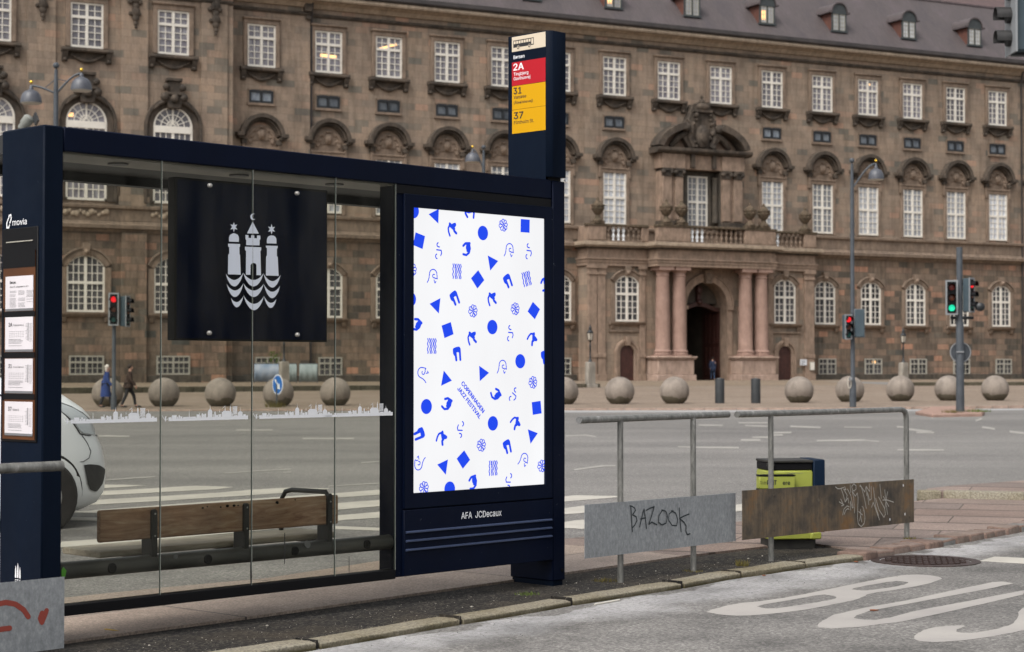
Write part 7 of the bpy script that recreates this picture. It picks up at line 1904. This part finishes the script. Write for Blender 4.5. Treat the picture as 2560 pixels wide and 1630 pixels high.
b.prism([(-.27,-.045),(.06,-.045),(.06,-.145),(.27,0),(.06,.145),(.06,.045),(-.27,.045)], 'y', 0, .002, T2); b.build('white_arrow', M['sign_white'], d_)

# lanterns on stone plinths
def lantern(label, loc, s=1.0):
    th = thing('lantern_post', label, 'lantern', loc, FA, 'lanterns on stone plinths')
    b = MB(); b.box(-.34,.34,-.34,.34,0,.22); b.prism([(-.24,.22),(.24,.22),(.22,1.45),(.17,1.52),(-.17,1.52),(-.22,1.45)], 'y', -.23, .23); b.build('plinth', M['lantern_stone'], th, bevel=.02)
    b = MB(); b.lathe([(.13,1.52),(.10,1.62),(.055,1.7),(.05,2.4),(.075,2.44),(.05,2.5),(.045,2.72),(.16,2.80)], (0,0,0), 12); b.build('post', M['cast'], th)
    b = MB(); b.lathe([(.13,2.82),(.19,3.22)], (0,0,0), 6); g_ = b.build('lantern_glass', M['shade_rim'], th, smooth=False)
    b = MB()
    for i in range(6):
        a = i*math.pi/3; b.tube([(.135*math.cos(a),.135*math.sin(a),2.8),(.20*math.cos(a),.20*math.sin(a),3.24)], .016, 5)
    b.lathe([(.21,3.22),(.22,3.27),(.12,3.40),(.09,3.42),(.09,3.50),(.12,3.53),(.05,3.62),(.02,3.74)], (0,0,0), 6); b.build('lantern_cap', M['cast'], g_)
    return th
lantern('black lantern on grey stone plinth left of the small arched door', (4.62,107.3,.19))
lantern('black lantern on stone plinth behind the spheres at right', (25.1,116.5,.18))
lantern('stone lantern plinth standing in front of the blue banners', (-12.25,97.6,.19))

# fence panels with banners in front of the wing
def banner(label, px0, px1, m_, y=112.0):
    x0, x1 = (px0-1280)/4540*y, (px1-1280)/4540*y; cx = (x0+x1)/2; hw = (x1-x0)/2
    th = thing('fence_panel', label, 'fence panel', (cx, y, .42), 0, 'banner hung fence panels')
    b = MB()
    for sx in (-1,1): b.tube([(sx*hw,0,0),(sx*hw,0,1.2)], .025, 6)
    b.tube([(-hw,0,1.2),(hw,0,1.2)], .025, 6); b.tube([(-hw,0,.1),(hw,0,.1)], .025, 6); b.build('frame', M['pole'], th)
    b = MB(); n = 14
    for i in range(n+1):
        x = -hw + 2*hw*i/n; w_ = .03*math.sin(i*1.3); b.v += [(x,-.03+w_,.12),(x,-.03-w_*.5,1.17)]
    for i in range(n): b.f.append((2*i,2*i+2,2*i+3,2*i+1))
    o = b.build('banner', M[m_], th); md = o.modifiers.new('t','SOLIDIFY'); md.thickness = .006
banner('blue and white bannered fence panel, left of the stone lantern plinth', 636, 699, 'banner')
banner('narrow pale banner panel just right of the stone lantern plinth', 718, 742, 'banner_grey')
banner('grey green banner panel beside the cellar window, rightmost of three', 749, 794, 'banner_grey')
b = MB(); r_ = random.Random(9)
for i in range(260):
    x, y, z = r_.gauss(0,.25), r_.gauss(0,.2), r_.uniform(.3,1.9)
    s_ = r_.uniform(.05,.1); a = r_.uniform(0,6.28)
    b.add([(x,y,z),(x+s_*math.cos(a),y+s_*math.sin(a),z+s_*.6),(x+s_*.3,y-s_*.4,z+s_*1.5)], [(0,1,2)])
sb_ = thing('shrub', 'small green shrub behind the blue and white banner', 'shrub', (-15.0,114.2,.42), 0)
b.build('crown', M['leaf'], sb_, smooth=False)
b = MB(); b.tube([(0,0,0),(.05,0,.7),(-.03,.02,1.4)], [.04,.03,.015], 6); b.build('trunk', M['wood_dark'], sb_)

# security camera on a pole, seen over the shelter end
sc_ = thing('security_camera', 'grey security camera just above the left end of the shelter', 'security camera', (-10.62,40.0,-.13), 0)
b = MB(); b.lathe([(.07,0),(.06,6.55)], (-.05,0,0), 12); b.build('pole', M['pole'], sc_)
T = Matrix.Translation((-.10,-.05,6.93)) @ Matrix.Rotation(R(38),4,'Y')
b = MB(); b.lathe([(.075,-.19),(.09,-.17),(.09,-.09),(.12,-.05),(.125,.12),(.07,.17)], (0,0,0), 18, T); b.build('housing', M['cam_body'], sc_)
b = MB(); b.lathe([(.07,-.205),(.07,-.19)], (0,0,0), 16, T); b.build('lens', M['cast'], sc_)
b = MB(); b.prism([(.04,7.02),(.10,7.16),(.17,6.98),(.10,6.86)], 'y', -.08, .06); b.tube([(-.05,0,6.5),(-.05,0,6.8)], .05, 8); b.build('bracket', M['cast'], sc_)

# ---------------------------------------------------------------- white van on the road behind the shelter
VA = R(43)
hv = Vector((math.cos(VA), math.sin(VA), 0)); lv = Vector((-math.sin(VA), math.cos(VA), 0))
wc = Vector((-4.17, 16.1, 0)) 
van_o = wc + hv*.85 + lv*.86
van = thing('parked_van', 'white van on the road behind the shelter, front corner showing beside the navy pillar', 'van', (van_o.x, van_o.y, -.08), VA)
XR = -4.55
levels = [(.14,-.35,.80),(.18,-.15,.86),(.24,-.01,.90),(.34,.06,.92),(.46,.07,.93),(.60,.06,.935),(.74,.03,.93),(.86,-.03,.925),(.96,-.06,.92),(1.04,-.10,.91),(1.11,-.17,.89),(1.17,-.26,.86),(1.23,-.35,.83),(1.28,-.72,.82),(1.42,-1.02,.79),(1.64,-1.45,.75),(1.84,-1.85,.71),(1.95,-2.2,.62)]
def ring_pts(z, xf, W):
    pts = []; L = .95; n = 14; e = 2.7
    xr = XR + max(0, (z-1.2))*.35
    pts.append((xr+.12, -W)) 
    for i in range(n+1):
        u = i/n; x = (xf - L) + L*math.sin(u*math.pi/2)**.9
        f = min(1, max(0, (x-(xf-L))/L)); wv = W * max(0, (1 - f**e))**(1/e)
        pts.append((x, -wv))
    for i in range(n, -1, -1):
        u = i/n; x = (xf - L) + L*math.sin(u*math.pi/2)**.9
        f = min(1, max(0, (x-(xf-L))/L)); wv = W * max(0, (1 - f**e))**(1/e)
        if wv > 1e-4: pts.append((x, wv))
    pts.append((xr+.12, W)); pts.append((xr, W-.12)); pts.append((xr, -W+.12))
    return pts
rings = [ring_pts(*l) for l in levels]; n = min(len(r) for r in rings)
b = MB()
for r_, l in zip(rings, levels): b.v += [(p[0], p[1], l[0]) for p in r_[:n]]
for i in range(len(levels)-1):
    for j in range(n): b.f.append((i*n+j, i*n+(j+1)%n, (i+1)*n+(j+1)%n, (i+1)*n+j))
b.f.append(tuple(range(n-1,-1,-1))); b.f.append(tuple((len(levels)-1)*n+j for j in range(n)))
b.build('body', M['van_white'], van, ang=55, merge=True)
def side_surf(x, z, off=.005):
    for (z0,x0,w0),(z1,x1,w1) in zip(levels, levels[1:]):
        if z0 <= z <= z1 or (z < .14 and z0 == .14):
            u = max(0,(z-z0)/(z1-z0)); xf = x0+(x1-x0)*u; W = w0+(w1-w0)*u; break
    f = (x-(xf-.95))/.95; e = 2.7
    if f <= 0: return (x, -W-off, z)
    f = min(f, .9999); wv = W*(1-f**e)**(1/e)
    return (x + off*.7, -wv - off, z)
def patch(name, poly, mt, off=.006, sub=8, parent=van):
    # poly in (x,z): grid fill between the lower and upper chains
    lo, hi = poly; b = MB(); m_ = 10
    def samp(c, u):
        u *= len(c)-1; i = min(int(u), len(c)-2); f = u-i; return (c[i][0]+(c[i+1][0]-c[i][0])*f, c[i][1]+(c[i+1][1]-c[i][1])*f)
    for i in range(m_+1):
        a, c = samp(lo, i/m_), samp(hi, i/m_)
        for j in range(sub+1):
            v = j/sub; b.v.append(side_surf(a[0]+(c[0]-a[0])*v, a[1]+(c[1]-a[1])*v, off))
    for i in range(m_):
        for j in range(sub): k = i*(sub+1)+j; b.f.append((k, k+1, k+sub+2, k+sub+1))
    return b.build(name, M[mt], parent, ang=60)
patch('fog_lamp_surround', ([(-.40,.43),(-.36,.37),(-.27,.345),(-.17,.41)], [(-.45,.60),(-.38,.605),(-.24,.59),(-.10,.54)]), 'van_black', .008)
patch('headlight', ([(-.66,1.09),(-.53,.99),(-.45,.89),(-.22,.86)], [(-.62,1.17),(-.50,1.12),(-.36,1.05),(-.20,.93)]), 'headlight', .008)
def line(name, pts, r_=.006):
    b = MB(); b.tube([side_surf(x, z, .002) for x, z in pts], r_, 5); b.build(name, M['seamline'], van)
line('bonnet_gap', [(-1.3,1.24),(-.95,1.22),(-.66,1.17),(-.50,1.12),(-.37,1.06),(-.25,.99)], .010)
line('headlamp_gap', [(-.70,1.13),(-.60,1.04),(-.53,.97),(-.46,.88),(-.34,.86),(-.16,.85)], .007)
line('wing_gap', [(-.44,.87),(-.38,.80),(-.34,.72),(-.37,.66),(-.45,.63),(-.95,.63)], .004)
line('bumper_gap', [(-.36,.74),(-.06,.73)], .004)
for xw in (-.85, -3.65):
    for sd in (-1, 1):
        T = Matrix.Translation((xw, sd*.80, .33)) @ Matrix.Rotation(R(90)*sd, 4, 'X')
        if sd == 1: pass
        b = MB(); b.lathe([(.15,-.10),(.30,-.11),(.33,-.08),(.335,.0),(.33,.08),(.30,.11),(.20,.115)], (0,0,0), 32, Matrix.Translation((xw, sd*.845, .33)) @ Matrix.Rotation(R(90), 4, 'X'))
        wh = b.build('wheel', M['tyre'], van)
        b = MB(); b.lathe([(.155,-.03),(.15,.03),(.05,.05),(.02,.06)], (0,0,0), 20, Matrix.Translation((xw, sd*.94, .33)) @ Matrix.Rotation(R(90 if sd < 0 else -90), 4, 'X')); b.build('rim', M['steel'], wh)
        b = MB(); n_ = 20
        A = [(xw+.40*math.cos(math.pi*i/n_), .33+.40*math.sin(math.pi*i/n_)) for i in range(n_+1)]
        if sd == -1:
            A2 = [(xw-.40,.21)] + [(p[0],p[1]) for p in reversed(A)] + [(xw+.40,.21)]
            bb = MB(); bb.v = [side_surf(p[0], max(.14,p[1]), .004) for p in A2]; bb.f = [tuple(range(len(A2)))]; bb.build('wheel_arch', M['tyre'], van, smooth=False)
b = MB(); b.add([(-1.55,-.79,1.30),(-3.1,-.80,1.30),(-3.1,-.735,1.72),(-1.98,-.72,1.72)], [(0,1,2,3)]); 
for i, v in enumerate(b.v): b.v[i] = (v[0], v[1]-.035, v[2])
b.build('side_window', M['car_glass'], van, smooth=False)
b = MB(); b.prism([(-1.02,1.245),(-1.94,1.775),(-1.96,1.76),(-1.04,1.23)], 'y', -.62, .62)
for i, v in enumerate(b.v): b.v[i] = (v[0]+.05, v[1], v[2]+.02)
b.build('windscreen', M['car_glass'], van)
